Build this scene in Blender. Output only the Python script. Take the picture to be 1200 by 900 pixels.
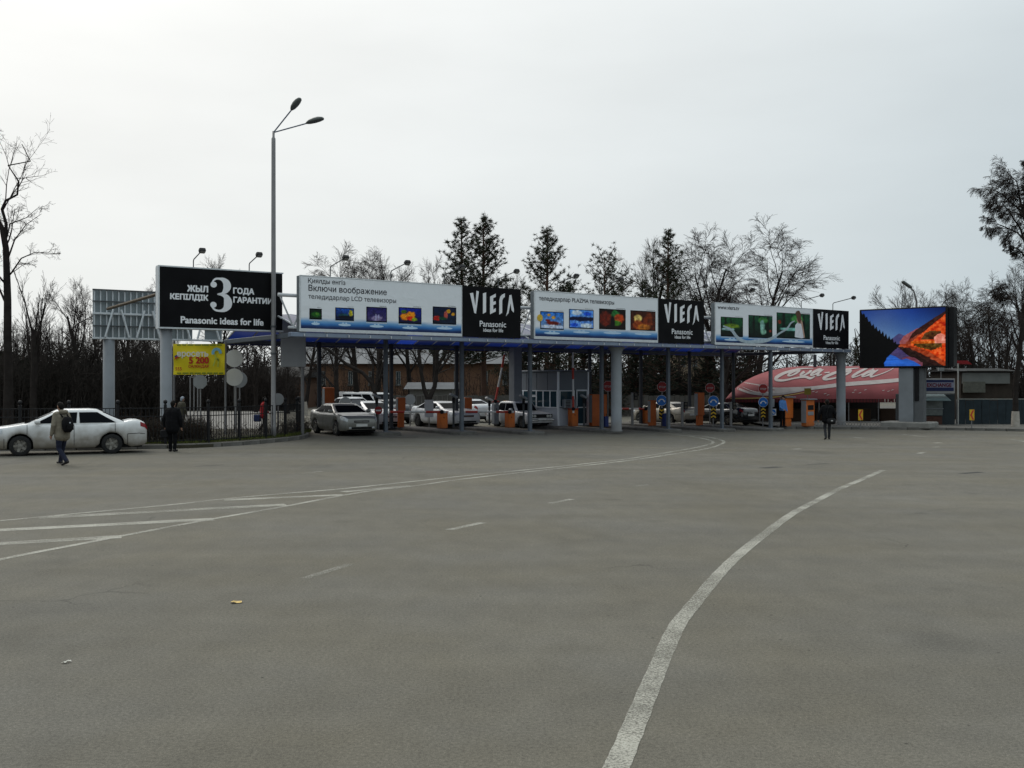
import bpy, math, random
import numpy as np
from mathutils import Vector, Matrix

for _o in list(bpy.data.objects):
    bpy.data.objects.remove(_o, do_unlink=True)
SC = bpy.context.scene
COL = SC.collection
V = Vector
PI = math.pi

# ------------------------------------------------------------------ camera
FPX, HZ, CAMZ = 1180.0, 449.0, 2.3          # focal length in photo pixels, horizon row, eye height
cam_d = bpy.data.cameras.new('camera')
cam_d.sensor_width = 36.0
cam_d.lens = FPX / 1200.0 * 36.0
cam_d.clip_start = 0.1
cam_d.clip_end = 3000.0
cam = bpy.data.objects.new('camera', cam_d)
COL.objects.link(cam)
cam.location = (0, 0, CAMZ)
cam.rotation_euler = (math.radians(90), 0, 0)
SC.camera = cam

# ------------------------------------------------------------------ sky and sun
SUN_AZ, SUN_EL = math.radians(-38), math.radians(42)     # azimuth from +Y towards +X
SUN = V((math.sin(SUN_AZ) * math.cos(SUN_EL), math.cos(SUN_AZ) * math.cos(SUN_EL), math.sin(SUN_EL)))
wd = bpy.data.worlds.new('World')
SC.world = wd
wd.use_nodes = True
nt = wd.node_tree
nt.nodes.clear()
N, LK = nt.nodes.new, nt.links.new
sky = N('ShaderNodeTexSky')
sky.sky_type = 'NISHITA'
sky.sun_disc = False
sky.sun_elevation = SUN_EL
sky.sun_rotation = SUN_AZ
sky.dust_density = 4.0
bg1 = N('ShaderNodeBackground'); bg1.inputs[1].default_value = 0.06
LK(sky.outputs[0], bg1.inputs[0])
tc = N('ShaderNodeTexCoord')
dot = N('ShaderNodeVectorMath'); dot.operation = 'DOT_PRODUCT'
nrm = N('ShaderNodeVectorMath'); nrm.operation = 'NORMALIZE'
LK(tc.outputs['Generated'], nrm.inputs[0])
LK(nrm.outputs[0], dot.inputs[0]); dot.inputs[1].default_value = SUN
mr = N('ShaderNodeMapRange')
mr.inputs['From Min'].default_value = 0.38; mr.inputs['From Max'].default_value = 0.90
LK(dot.outputs['Value'], mr.inputs['Value'])
cmix = N('ShaderNodeMix'); cmix.data_type = 'RGBA'
cmix.inputs['A'].default_value = (0.595, 0.68, 0.72, 1)
cmix.inputs['B'].default_value = (1.0, 1.01, 0.985, 1)
LK(mr.outputs[0], cmix.inputs['Factor'])
# an overcast sky is brighter overhead
sep = N('ShaderNodeSeparateXYZ'); LK(nrm.outputs[0], sep.inputs[0])
mz = N('ShaderNodeMapRange')
mz.inputs['From Min'].default_value = 0.30; mz.inputs['From Max'].default_value = 1.0
mz.inputs['To Min'].default_value = 1.0; mz.inputs['To Max'].default_value = 1.8
LK(sep.outputs['Z'], mz.inputs['Value'])
# faint streaks of cloud
cn = N('ShaderNodeTexNoise'); cn.inputs['Scale'].default_value = 2.4; cn.inputs['Detail'].default_value = 6
cmap = N('ShaderNodeMapping'); cmap.inputs['Scale'].default_value = (1, 1, 3.2)
LK(nrm.outputs[0], cmap.inputs[0]); LK(cmap.outputs[0], cn.inputs['Vector'])
cr = N('ShaderNodeMapRange'); cr.inputs['To Min'].default_value = 0.93; cr.inputs['To Max'].default_value = 1.05
cr.inputs['From Min'].default_value = 0.3; cr.inputs['From Max'].default_value = 0.7
LK(cn.outputs['Fac'], cr.inputs['Value'])
mul = N('ShaderNodeMath'); mul.operation = 'MULTIPLY'
LK(mz.outputs[0], mul.inputs[0]); LK(cr.outputs[0], mul.inputs[1])
bg2 = N('ShaderNodeBackground')
LK(cmix.outputs['Result'], bg2.inputs[0]); LK(mul.outputs[0], bg2.inputs[1])
wmix = N('ShaderNodeMixShader'); wmix.inputs[0].default_value = 0.90
LK(bg1.outputs[0], wmix.inputs[1]); LK(bg2.outputs[0], wmix.inputs[2])
wo = N('ShaderNodeOutputWorld'); LK(wmix.outputs[0], wo.inputs[0])

sun_d = bpy.data.lights.new('sun', 'SUN')
sun_d.energy = 0.9
sun_d.angle = math.radians(25)
sun_d.color = (1.0, 0.95, 0.88)
sun = bpy.data.objects.new('sun', sun_d)
COL.objects.link(sun)
sun.location = SUN * 200
sun.rotation_euler = SUN.to_track_quat('Z', 'Y').to_euler()

SC.view_settings.view_transform = 'Standard'
SC.view_settings.look = 'None'
SC.view_settings.exposure = 0.0
SC.view_settings.gamma = 1.0
SC.view_settings.use_curve_mapping = False
SC.render.engine = 'CYCLES'
SC.cycles.use_denoising = True
SC.cycles.max_bounces = 6
SC.cycles.transparent_max_bounces = 12
SC.cycles.caustics_reflective = False
SC.cycles.caustics_refractive = False

# ------------------------------------------------------------------ placing: photo pixel + distance -> place on site
def sm(t):
    t = min(1.0, max(0.0, t)); return t * t * (3 - 2 * t)
def gz(x, y):
    """height of the site: falls a little towards the right of the toll plaza"""
    return -0.25 * sm((x + 6) / 20.0) * sm((y - 20) / 20.0)
def W(px, py, Y):
    return V(((px - 600) / FPX * Y, Y, CAMZ + (HZ - py) / FPX * Y))
def G(px, py, h=0.0):
    Y = 40.0
    for _ in range(25):
        X = (px - 600) / FPX * Y
        Y = 0.5 * Y + 0.5 * (CAMZ - gz(X, Y) - h) * FPX / (py - HZ)
    X = (px - 600) / FPX * Y
    return V((X, Y, gz(X, Y) + h))
def GY(px, Y, h=0.0):
    X = (px - 600) / FPX * Y
    return V((X, Y, gz(X, Y) + h))

# toll canopy frame: u along the boards, v towards the back
A0 = V((W(351, 0, 39.06).x, 39.06, 0)); A1 = V((W(995, 0, 58.54).x, 58.54, 0))
DU = (A1 - A0).normalized(); DV = V((-DU.y, DU.x, 0)); ANG = math.atan2(DU.y, DU.x)
def cw(u, v, z=0.0):
    p = A0 + DU * u + DV * v; return V((p.x, p.y, z))
def cg(u, v, h=0.0):
    p = A0 + DU * u + DV * v; return V((p.x, p.y, gz(p.x, p.y) + h))
def upx(px, v=0.0):
    k = (px - 600) / FPX; o = A0 + DV * v
    return (k * o.y - o.x) / (DU.x - k * DU.y)
def bbz(px, py):
    u = upx(px); return u, CAMZ + (HZ - py) / FPX * (A0.y + DU.y * u)

# ------------------------------------------------------------------ materials
MATS = {}
def mat(name, col, rough=0.7, metal=0.0, var=0.12, scale=6.0, bump=0.0, bscale=40.0, spec=0.25, dirt=None, detail=4):
    """principled surface whose colour is broken up by two octaves of object-space noise"""
    if name in MATS: return MATS[name]
    m = bpy.data.materials.new(name); m.use_nodes = True
    t = m.node_tree; n, l = t.nodes, t.links
    b = n['Principled BSDF']
    b.inputs['Roughness'].default_value = rough
    b.inputs['Metallic'].default_value = metal
    b.inputs['Specular IOR Level'].default_value = spec
    c = (col[0], col[1], col[2], 1)
    b.inputs['Base Color'].default_value = c
    m.diffuse_color = c
    co = n.new('ShaderNodeTexCoord')
    if var > 0:
        no = n.new('ShaderNodeTexNoise'); no.inputs['Scale'].default_value = scale; no.inputs['Detail'].default_value = detail
        l.new(co.outputs['Object'], no.inputs['Vector'])
        mr_ = n.new('ShaderNodeMapRange')
        mr_.inputs['From Min'].default_value = 0.25; mr_.inputs['From Max'].default_value = 0.75
        mr_.inputs['To Min'].default_value = 1 - var; mr_.inputs['To Max'].default_value = 1 + var
        l.new(no.outputs['Fac'], mr_.inputs['Value'])
        mx = n.new('ShaderNodeVectorMath'); mx.operation = 'SCALE'
        mx.inputs[0].default_value = col[:3]
        l.new(mr_.outputs[0], mx.inputs['Scale'])
        last = mx.outputs[0]
        if dirt:
            dcol, z0, z1, amt = dirt
            sp = n.new('ShaderNodeSeparateXYZ'); l.new(co.outputs['Object'], sp.inputs[0])
            n2 = n.new('ShaderNodeTexNoise'); n2.inputs['Scale'].default_value = 3.0; n2.inputs['Detail'].default_value = 6
            l.new(co.outputs['Object'], n2.inputs['Vector'])
            ad = n.new('ShaderNodeMath'); ad.operation = 'MULTIPLY_ADD'
            l.new(n2.outputs['Fac'], ad.inputs[0]); ad.inputs[1].default_value = (z1 - z0) * 0.9
            l.new(sp.outputs['Z'], ad.inputs[2])
            r2 = n.new('ShaderNodeMapRange'); r2.interpolation_type = 'SMOOTHSTEP'
            off = (z1 - z0) * 0.45
            r2.inputs['From Min'].default_value = z0 + off; r2.inputs['From Max'].default_value = z1 + off
            r2.inputs['To Min'].default_value = amt; r2.inputs['To Max'].default_value = 0.0
            l.new(ad.outputs[0], r2.inputs['Value'])
            mm = n.new('ShaderNodeMix'); mm.data_type = 'RGBA'
            l.new(r2.outputs[0], mm.inputs['Factor']); l.new(last, mm.inputs['A'])
            mm.inputs['B'].default_value = (*dcol, 1)
            last = mm.outputs['Result']
            rr = n.new('ShaderNodeMapRange'); rr.inputs['To Min'].default_value = rough; rr.inputs['To Max'].default_value = 0.85
            l.new(r2.outputs[0], rr.inputs['Value']); l.new(rr.outputs[0], b.inputs['Roughness'])
        l.new(last, b.inputs['Base Color'])
    if bump > 0:
        nb = n.new('ShaderNodeTexNoise'); nb.inputs['Scale'].default_value = bscale; nb.inputs['Detail'].default_value = 3
        l.new(co.outputs['Object'], nb.inputs['Vector'])
        bp = n.new('ShaderNodeBump'); bp.inputs['Strength'].default_value = bump; bp.inputs['Distance'].default_value = 0.02
        l.new(nb.outputs['Fac'], bp.inputs['Height']); l.new(bp.outputs[0], b.inputs['Normal'])
    MATS[name] = m
    return m

def emit_mat(name, col, strength):
    if name in MATS: return MATS[name]
    m = mat(name, col, 0.4, var=0)
    b = m.node_tree.nodes['Principled BSDF']
    b.inputs['Emission Color'].default_value = (*col, 1); b.inputs['Emission Strength'].default_value = strength
    return m

def pic_mat(name, emission=0.0, rough=0.6):
    if name in MATS: return MATS[name]
    m = mat(name, (0.5, 0.5, 0.5), rough, var=0)
    t = m.node_tree; b = t.nodes['Principled BSDF']
    a = t.nodes.new('ShaderNodeAttribute'); a.attribute_name = 'Col'
    if emission > 0:
        b.inputs['Base Color'].default_value = (0.008, 0.008, 0.008, 1); b.inputs['Specular IOR Level'].default_value = .1
        t.links.new(a.outputs['Color'], b.inputs['Emission Color']); b.inputs['Emission Strength'].default_value = emission
    else:
        t.links.new(a.outputs['Color'], b.inputs['Base Color'])
    return m

def glass_mat(name, col, rough=0.05):
    return mat(name, col, rough, 0.0, var=0.05, spec=0.3)

# ------------------------------------------------------------------ mesh builder
class MB:
    def __init__(s):
        s.v = []; s.f = []; s.mi = []
    def add(s, vs, fs, mi=0):
        o = len(s.v); s.v += [tuple(p) for p in vs]
        for f in fs: s.f.append(tuple(i + o for i in f)); s.mi.append(mi)
        return s
    def box(s, x0, x1, y0, y1, z0, z1, mi=0, M=None):
        vs = [V((x, y, z)) for z in (z0, z1) for y in (y0, y1) for x in (x0, x1)]
        if M is not None: vs = [M @ p for p in vs]
        return s.add(vs, [(0, 2, 3, 1), (4, 5, 7, 6), (0, 1, 5, 4), (2, 6, 7, 3), (0, 4, 6, 2), (1, 3, 7, 5)], mi)
    def cbox(s, x0, x1, y0, y1, z0, z1, c=0.02, mi=0, M=None):
        """box with chamfered edges"""
        c = min(c, (x1 - x0) * .45, (y1 - y0) * .45, (z1 - z0) * .45)
        vs = []
        for (z, i) in ((z0, c), (z0 + c, 0), (z1 - c, 0), (z1, c)):
            k = c
            a0, a1, b0, b1 = x0 + i, x1 - i, y0 + i, y1 - i
            vs += [(a0 + k, b0, z), (a1 - k, b0, z), (a1, b0 + k, z), (a1, b1 - k, z), (a1 - k, b1, z), (a0 + k, b1, z), (a0, b1 - k, z), (a0, b0 + k, z)]
        fs = [tuple(range(7, -1, -1)), tuple(range(24, 32))]
        for r in range(3):
            for i in range(8):
                j = (i + 1) % 8; fs.append((r * 8 + i, r * 8 + j, r * 8 + 8 + j, r * 8 + 8 + i))
        vs = [V(p) for p in vs]
        if M is not None: vs = [M @ p for p in vs]
        return s.add(vs, fs, mi)
    def tube(s, pts, rad, n=6, cap=True, mi=0):
        pts = [V(p) for p in pts]
        if not hasattr(rad, '__len__'): rad = [rad] * len(pts)
        o = len(s.v); k = len(pts)
        up = None
        for i, p in enumerate(pts):
            t = (pts[min(i + 1, k - 1)] - pts[max(i - 1, 0)])
            if t.length < 1e-9: t = V((0, 0, 1))
            t.normalize()
            if up is None:
                up = t.cross(V((0, 0, 1)) if abs(t.z) < 0.9 else V((1, 0, 0))).normalized()
            else:
                up = (up - t * up.dot(t))
                if up.length < 1e-6: up = t.cross(V((1, 0, 0)))
                up.normalize()
            b = t.cross(up)
            for j in range(n):
                a = 2 * PI * j / n
                q = p + (up * math.cos(a) + b * math.sin(a)) * rad[i]
                s.v.append((q.x, q.y, q.z))
        for i in range(k - 1):
            for j in range(n):
                j2 = (j + 1) % n
                s.f.append((o + i * n + j, o + i * n + j2, o + (i + 1) * n + j2, o + (i + 1) * n + j)); s.mi.append(mi)
        if cap:
            s.f.append(tuple(o + j for j in range(n - 1, -1, -1))); s.mi.append(mi)
            s.f.append(tuple(o + (k - 1) * n + j for j in range(n))); s.mi.append(mi)
        return s
    def lathe(s, prof, n=16, mi=0, M=None, cap=True):
        """prof: (r, z) pairs turned round local Z"""
        vs = []
        for (r, z) in prof:
            for j in range(n):
                a = 2 * PI * j / n; vs.append(V((r * math.cos(a), r * math.sin(a), z)))
        fs = []
        for i in range(len(prof) - 1):
            for j in range(n):
                j2 = (j + 1) % n; fs.append((i * n + j, i * n + j2, (i + 1) * n + j2, (i + 1) * n + j))
        if cap:
            fs.append(tuple(range(n - 1, -1, -1))); fs.append(tuple(range((len(prof) - 1) * n, len(prof) * n)))
        if M is not None: vs = [M @ p for p in vs]
        return s.add(vs, fs, mi)
    def prism(s, poly, y0, y1, mi=0, M=None):
        """poly of (x, z) pushed from y0 (front) to y1"""
        n = len(poly)
        vs = [V((p[0], y0, p[1])) for p in poly] + [V((p[0], y1, p[1])) for p in poly]
        if M is not None: vs = [M @ p for p in vs]
        fs = [tuple(range(n)), tuple(range(2 * n - 1, n - 1, -1))]
        for i in range(n):
            j = (i + 1) % n; fs.append((i, i + n, j + n, j))
        return s.add(vs, fs, mi)
    def ribbon(s, path, y0, y1, mi=0, M=None):
        """path of (x, z, width): a pen stroke with thickness, in the XZ plane"""
        n = len(path); L, R = [], []
        for i, (x, z, w) in enumerate(path):
            a = path[max(i - 1, 0)]; b = path[min(i + 1, n - 1)]
            dx, dz = b[0] - a[0], b[1] - a[1]; q = math.hypot(dx, dz) or 1
            nx, nz = -dz / q * w / 2, dx / q * w / 2
            L.append((x + nx, z + nz)); R.append((x - nx, z - nz))
        vs = []
        for y in (y0, y1):
            for i in range(n): vs += [V((L[i][0], y, L[i][1])), V((R[i][0], y, R[i][1]))]
        if M is not None: vs = [M @ p for p in vs]
        fs = []
        for i in range(n - 1):
            a = 2 * i; b = a + 2 * n
            fs += [(a, a + 2, a + 3, a + 1), (b, b + 1, b + 3, b + 2), (a, b, b + 2, a + 2), (a + 1, a + 3, b + 3, b + 1)]
        return s.add(vs, fs, mi)
    def mesh(s, name, mats, smooth=False):
        me = bpy.data.meshes.new(name)
        me.from_pydata(s.v, [], s.f)
        if not isinstance(mats, (list, tuple)): mats = [mats]
        for m in mats: me.materials.append(m)
        if len(mats) > 1: me.polygons.foreach_set('material_index', s.mi)
        if smooth: me.polygons.foreach_set('use_smooth', [True] * len(me.polygons))
        me.update()
        return me
    def build(s, name, mats, parent=None, smooth=False, loc=None, rotz=None, M=None):
        return obj(name, s.mesh(name, mats, smooth), parent, loc, rotz, M)

def obj(name, me, parent=None, loc=None, rotz=None, M=None):
    o = bpy.data.objects.new(name, me); COL.objects.link(o)
    if parent is not None: o.parent = parent
    if M is not None: o.matrix_local = M
    if loc is not None: o.location = loc
    if rotz is not None: o.rotation_euler = (0, 0, rotz)
    return o
def tag(o, label=None, cat=None, group=None, kind=None):
    if label: o['label'] = label
    if cat: o['category'] = cat
    if group: o['group'] = group
    if kind: o['kind'] = kind
    return o
def thing(name, label, cat, loc=(0, 0, 0), rotz=0.0, group=None):
    o = bpy.data.objects.new(name, None); COL.objects.link(o)
    o.empty_display_size = 0.2
    o.location = loc; o.rotation_euler = (0, 0, rotz)
    return tag(o, label, cat, group)
def copy_tree(o, parent=None):
    c = o.copy(); COL.objects.link(c); c.parent = parent
    for ch in list(o.children): copy_tree(ch, c)
    return c
TR = Matrix.Translation
def RZ(a): return Matrix.Rotation(a, 4, 'Z')
def RX(a): return Matrix.Rotation(a, 4, 'X')
def RY(a): return Matrix.Rotation(a, 4, 'Y')

from mathutils.geometry import delaunay_2d_cdt
def textmesh(s, bold=0.0, ext=0.0):
    """outlines of the lettering, filled by a constrained triangulation (even-odd rule)"""
    cu = bpy.data.curves.new('lettering', 'FONT')
    cu.body = s; cu.size = 1.0; cu.resolution_u = 4; cu.fill_mode = 'NONE'
    o = bpy.data.objects.new('lettering', cu)
    me = bpy.data.meshes.new_from_object(o)
    bpy.data.objects.remove(o, do_unlink=True)
    P = [V((v.co.x, v.co.y)) for v in me.vertices]; E = [tuple(e.vertices) for e in me.edges]
    bpy.data.meshes.remove(me)
    vs, _, fs, _, _, _ = delaunay_2d_cdt(P, E, [], 0, 1e-6)
    A = np.array([P[a] for a, b in E]); B = np.array([P[b] for a, b in E])
    C = np.array([[sum(vs[i][k] for i in f) / 3 for k in (0, 1)] for f in fs]) + np.array([1.3e-5, 2.1e-5])
    y = C[:, 1:2]; hit = (A[None, :, 1] > y) != (B[None, :, 1] > y)
    dy = B[:, 1] - A[:, 1]; dy = np.where(np.abs(dy) < 1e-12, 1e-12, dy)
    xx = A[None, :, 0] + (y - A[None, :, 1]) / dy[None] * (B - A)[None, :, 0]
    ins = ((hit & (xx > C[:, 0:1])).sum(1) % 2) == 1
    me = bpy.data.meshes.new('lettering')
    me.from_pydata([(v[0], v[1], 0) for v in vs], [], [tuple(f) for f, k in zip(fs, ins) if k]); me.update()
    return me
def text(s, mt, parent, x0, x1, z, y=-0.012, bold=0.0, h=None, name='lettering', M=None):
    """lettering in the parent's XZ plane, facing -Y: from x0 to x1 on the base line z (h = cap height when squeezed)"""
    me = textmesh(s, bold)
    n = len(me.vertices); co = np.empty(n * 3); me.vertices.foreach_get('co', co); co = co.reshape(-1, 3)
    xa, xb = co[:, 0].min(), co[:, 0].max()
    k = (x1 - x0) / (xb - xa)
    kz = k if h is None else h / 0.72
    out = np.stack([x0 + (co[:, 0] - xa) * k, np.full(n, y), z + co[:, 1] * kz], 1)
    # heavier weight: the same outline laid down again a hair to each side
    fs = [tuple(p.vertices) for p in me.polygons]; bpy.data.meshes.remove(me)
    sh = [(0, 0)] if bold <= 0 else [(-1, 0), (1, 0), (0, 1), (0, -1)] if bold < .03 else [(-1, -.6), (1, .6), (-1, .6), (1, -.6), (0, 1), (0, -1)]
    mb = MB()
    for i, (a, b) in enumerate(sh):
        P = out + np.array([a * bold * k, -.0006 * i, b * bold * kz]); mb.add([tuple(p) for p in P], fs)
    return mb.build(name, mt, parent)

def vnoise(x, y, seed=0):
    x = np.asarray(x, float); y = np.asarray(y, float)
    xi = np.floor(x); yi = np.floor(y); fx = x - xi; fy = y - yi
    def h(a, b): 
        q = np.sin(a * 127.1 + b * 311.7 + seed * 74.7) * 43758.5453; return q - np.floor(q)
    fx = fx * fx * (3 - 2 * fx); fy = fy * fy * (3 - 2 * fy)
    return (h(xi, yi) * (1 - fx) + h(xi + 1, yi) * fx) * (1 - fy) + (h(xi, yi + 1) * (1 - fx) + h(xi + 1, yi + 1) * fx) * fy
def fbm(x, y, seed=0, o=4):
    s = 0; a = 0.5
    for i in range(o): s = s + a * vnoise(np.asarray(x) * 2 ** i, np.asarray(y) * 2 ** i, seed + i); a *= 0.5
    return s
def picture(name, x0, x1, z0, z1, nx, ny, fn, mt, parent, y=-0.012):
    """flat printed (or lit) picture: colours computed per point by fn(u, v) -> (n, 3) sRGB-ish array"""
    us, vs = np.meshgrid(np.linspace(0, 1, nx + 1), np.linspace(0, 1, ny + 1))
    us, vs = us.ravel(), vs.ravel()
    me = bpy.data.meshes.new(name)
    pts = [(x0 + (x1 - x0) * a, y, z0 + (z1 - z0) * b) for a, b in zip(us, vs)]
    fs = [(j * (nx + 1) + i, j * (nx + 1) + i + 1, (j + 1) * (nx + 1) + i + 1, (j + 1) * (nx + 1) + i) for j in range(ny) for i in range(nx)]
    me.from_pydata(pts, [], fs)
    c = np.clip(fn(us, vs), 0, 1) ** 2.2
    at = me.color_attributes.new('Col', 'FLOAT_COLOR', 'POINT')
    at.data.foreach_set('color', np.concatenate([c, np.ones((len(c), 1))], 1).ravel())
    me.materials.append(mt); me.update()
    return obj(name, me, parent)
# ------------------------------------------------------------------ ground
def asphalt():
    m = bpy.data.materials.new('asphalt'); m.use_nodes = True
    t = m.node_tree; n, l = t.nodes, t.links; b = n['Principled BSDF']
    co = n.new('ShaderNodeTexCoord')
    def noise(scale, detail=5, stretch=None, rot=0.0, rough=0.55):
        x = n.new('ShaderNodeTexNoise'); x.inputs['Scale'].default_value = scale; x.inputs['Detail'].default_value = detail
        x.inputs['Roughness'].default_value = rough
        if stretch:
            mp = n.new('ShaderNodeMapping'); mp.inputs['Scale'].default_value = stretch; mp.inputs['Rotation'].default_value = (0, 0, rot)
            l.new(co.outputs['Object'], mp.inputs[0]); l.new(mp.outputs[0], x.inputs['Vector'])
        else: l.new(co.outputs['Object'], x.inputs['Vector'])
        return x.outputs['Fac']
    def rng(v, a, b_, c, d, s=False):
        r = n.new('ShaderNodeMapRange')
        if s: r.interpolation_type = 'SMOOTHSTEP'
        for k, q in zip(('From Min', 'From Max', 'To Min', 'To Max'), (a, b_, c, d)): r.inputs[k].default_value = q
        l.new(v, r.inputs['Value']); return r.outputs[0]
    def mulv(a, b_):
        x = n.new('ShaderNodeMath'); x.operation = 'MULTIPLY'; l.new(a, x.inputs[0]); l.new(b_, x.inputs[1]); return x.outputs[0]
    big = rng(noise(0.16, 6), .3, .7, .92, 1.08)
    mid = rng(noise(2.2, 7, (1.0, 0.6, 1), 0.5, .7), .3, .7, .90, 1.10)
    tracks = rng(noise(0.55, 5, (0.22, 1.6, 1), -0.95), .35, .7, .91, 1.07)
    fine = rng(noise(34, 6, rough=0.85), .34, .66, .62, 1.38)
    grit = rng(noise(120, 3, rough=0.9), .38, .62, .68, 1.32)
    # small dark specks: oil drops and embedded stones
    vo = n.new('ShaderNodeTexVoronoi'); vo.inputs['Scale'].default_value = 2.6; vo.inputs['Randomness'].default_value = 1.0
    l.new(co.outputs['Object'], vo.inputs['Vector'])
    speck = rng(vo.outputs['Distance'], .018, .05, .35, 1.0)
    stain = rng(noise(0.45, 6, (1.0, 0.5, 1), -0.3), .57, .76, 1.0, .78, True)
    # hairline cracks, only where a mask lets them through
    wv = n.new('ShaderNodeTexNoise'); wv.inputs['Scale'].default_value = .8; wv.inputs['Detail'].default_value = 5; l.new(co.outputs['Object'], wv.inputs['Vector'])
    wm_ = n.new('ShaderNodeVectorMath'); wm_.operation = 'MULTIPLY_ADD'; wm_.inputs[1].default_value = (1.6, 1.6, 0); l.new(wv.outputs['Color'], wm_.inputs[0]); l.new(co.outputs['Object'], wm_.inputs[2])
    ve = n.new('ShaderNodeTexVoronoi'); ve.feature = 'DISTANCE_TO_EDGE'; ve.inputs['Scale'].default_value = .13; l.new(wm_.outputs[0], ve.inputs['Vector'])
    line = rng(ve.outputs['Distance'], .0006, .0028, 1.0, 0.0); mask = rng(noise(.22, 3), .54, .66, 0.0, .45, True)
    cx_ = n.new('ShaderNodeMath'); cx_.operation = 'MULTIPLY'; l.new(line, cx_.inputs[0]); l.new(mask, cx_.inputs[1])
    crack = rng(cx_.outputs[0], 0, 1, 1.0, .25)
    # oil drips
    v2 = n.new('ShaderNodeTexVoronoi'); v2.inputs['Scale'].default_value = .55; l.new(co.outputs['Object'], v2.inputs['Vector'])
    drip = rng(v2.outputs['Distance'], .03, .14, .88, 1.0, True)
    speck = mulv(mulv(speck, crack), drip)
    f = mulv(mulv(mulv(big, mid), mulv(fine, grit)), mulv(mulv(tracks, speck), stain))
    hue = n.new('ShaderNodeMix'); hue.data_type = 'RGBA'
    hue.inputs['A'].default_value = (0.128, 0.117, 0.091, 1); hue.inputs['B'].default_value = (0.127, 0.120, 0.102, 1)
    l.new(rng(noise(0.35, 4), .35, .65, 0, 1), hue.inputs['Factor'])
    sc = n.new('ShaderNodeVectorMath'); sc.operation = 'SCALE'
    l.new(hue.outputs['Result'], sc.inputs[0]); l.new(f, sc.inputs['Scale'])
    l.new(sc.outputs[0], b.inputs['Base Color'])
    b.inputs['Roughness'].default_value = 0.93; b.inputs['Specular IOR Level'].default_value = 0.22
    bp = n.new('ShaderNodeBump'); bp.inputs['Strength'].default_value = 0.5; bp.inputs['Distance'].default_value = 0.006
    l.new(noise(90, 3, rough=0.8), bp.inputs['Height']); l.new(bp.outputs[0], b.inputs['Normal'])
    return m
M_ASPH = asphalt()

def worn_paint(name, col, lo, hi):
    m = mat(name, col, 0.75, var=0.15, scale=3)
    t = m.node_tree; n, l = t.nodes, t.links; b = n['Principled BSDF']
    co = n.new('ShaderNodeTexCoord')
    a = n.new('ShaderNodeTexNoise'); a.inputs['Scale'].default_value = 48; a.inputs['Detail'].default_value = 7; a.inputs['Roughness'].default_value = 0.8
    c = n.new('ShaderNodeTexNoise'); c.inputs['Scale'].default_value = 0.9; c.inputs['Detail'].default_value = 3
    l.new(co.outputs['Object'], a.inputs['Vector']); l.new(co.outputs['Object'], c.inputs['Vector'])
    ad = n.new('ShaderNodeMath'); ad.operation = 'MULTIPLY_ADD'; ad.inputs[1].default_value = 0.42
    l.new(c.outputs['Fac'], ad.inputs[0]); l.new(a.outputs['Fac'], ad.inputs[2])
    r = n.new('ShaderNodeMapRange'); r.inputs['From Min'].default_value = lo; r.inputs['From Max'].default_value = hi
    l.new(ad.outputs[0], r.inputs['Value']); l.new(r.outputs[0], b.inputs['Alpha'])
    return m
M_PAINT = worn_paint('road_paint', (0.36, 0.35, 0.30), 0.57, 0.80)
M_PAINT2 = worn_paint('worn_road_paint', (0.32, 0.31, 0.27), 0.67, 0.86)

gm = MB()
xs = sorted(set([-900, -500, -250, -140, -90, -60, -45] + [x * 1.0 for x in range(-36, 41)] + [48, 60, 90, 140, 250, 500, 900]))
ys = sorted(set([-300, -120, -50, -20] + [y * 1.0 for y in range(-8, 90)] + [96, 105, 120, 140, 180, 250, 400, 700, 1500]))
for y in ys:
    for x in xs: gm.v.append((x, y, gz(x, y)))
nx_ = len(xs)
for j in range(len(ys) - 1):
    for i in range(nx_ - 1):
        gm.f.append((j * nx_ + i, j * nx_ + i + 1, (j + 1) * nx_ + i + 1, (j + 1) * nx_ + i)); gm.mi.append(0)
ground = gm.build('road', M_ASPH, smooth=True)
tag(ground, kind='structure')

def catmull(P, k=8):
    out = []
    for i in range(len(P) - 1):
        p0, p1, p2, p3 = P[max(i - 1, 0)], P[i], P[i + 1], P[min(i + 2, len(P) - 1)]
        for j in range(k):
            t = j / k
            out.append(tuple(0.5 * ((2 * b) + (-a + c) * t + (2 * a - 5 * b + 4 * c - d) * t * t + (-a + 3 * b - 3 * c + d) * t ** 3) for a, b, c, d in zip(p0, p1, p2, p3)))
    out.append(tuple(P[-1])); return out
def stripe(name, px, width, mt, smooth=True, k=8, h=0.004):
    P = [tuple(G(*p))[:2] for p in px]
    P = catmull(P, k) if smooth and len(P) > 2 else P
    # resample about every 0.7 m
    Q = [V(P[0])]
    for a, b in zip(P[:-1], P[1:]):
        a, b = V(a), V(b); m = max(1, int((b - a).length / 0.7))
        for j in range(1, m + 1): Q.append(a.lerp(b, j / m))
    mb = MB(); r = random.Random(len(px)); n = len(Q)
    for i, q in enumerate(Q):
        t = (Q[min(i + 1, n - 1)] - Q[max(i - 1, 0)]).normalized(); nn = V((-t.y, t.x))
        w = width * (1 + r.uniform(-.06, .06))
        for s_ in (-1, 1):
            e = q + nn * (w / 2 * s_); mb.v.append((e.x, e.y, gz(e.x, e.y) + h))
    for i in range(n - 1): mb.f.append((2 * i + 1, 2 * i, 2 * i + 2, 2 * i + 3)); mb.mi.append(0)
    return mb.build(name, mt, ground)
EDGE = [(700, 935), (722, 899), (745, 845), (769, 787), (792, 735), (810, 711), (842.5, 672), (866, 649), (894, 626.5), (928, 601.5), (955, 587), (985, 571.5), (1010, 561), (1035, 550)]
stripe('lane_line', EDGE, 0.16, M_PAINT)
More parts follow.
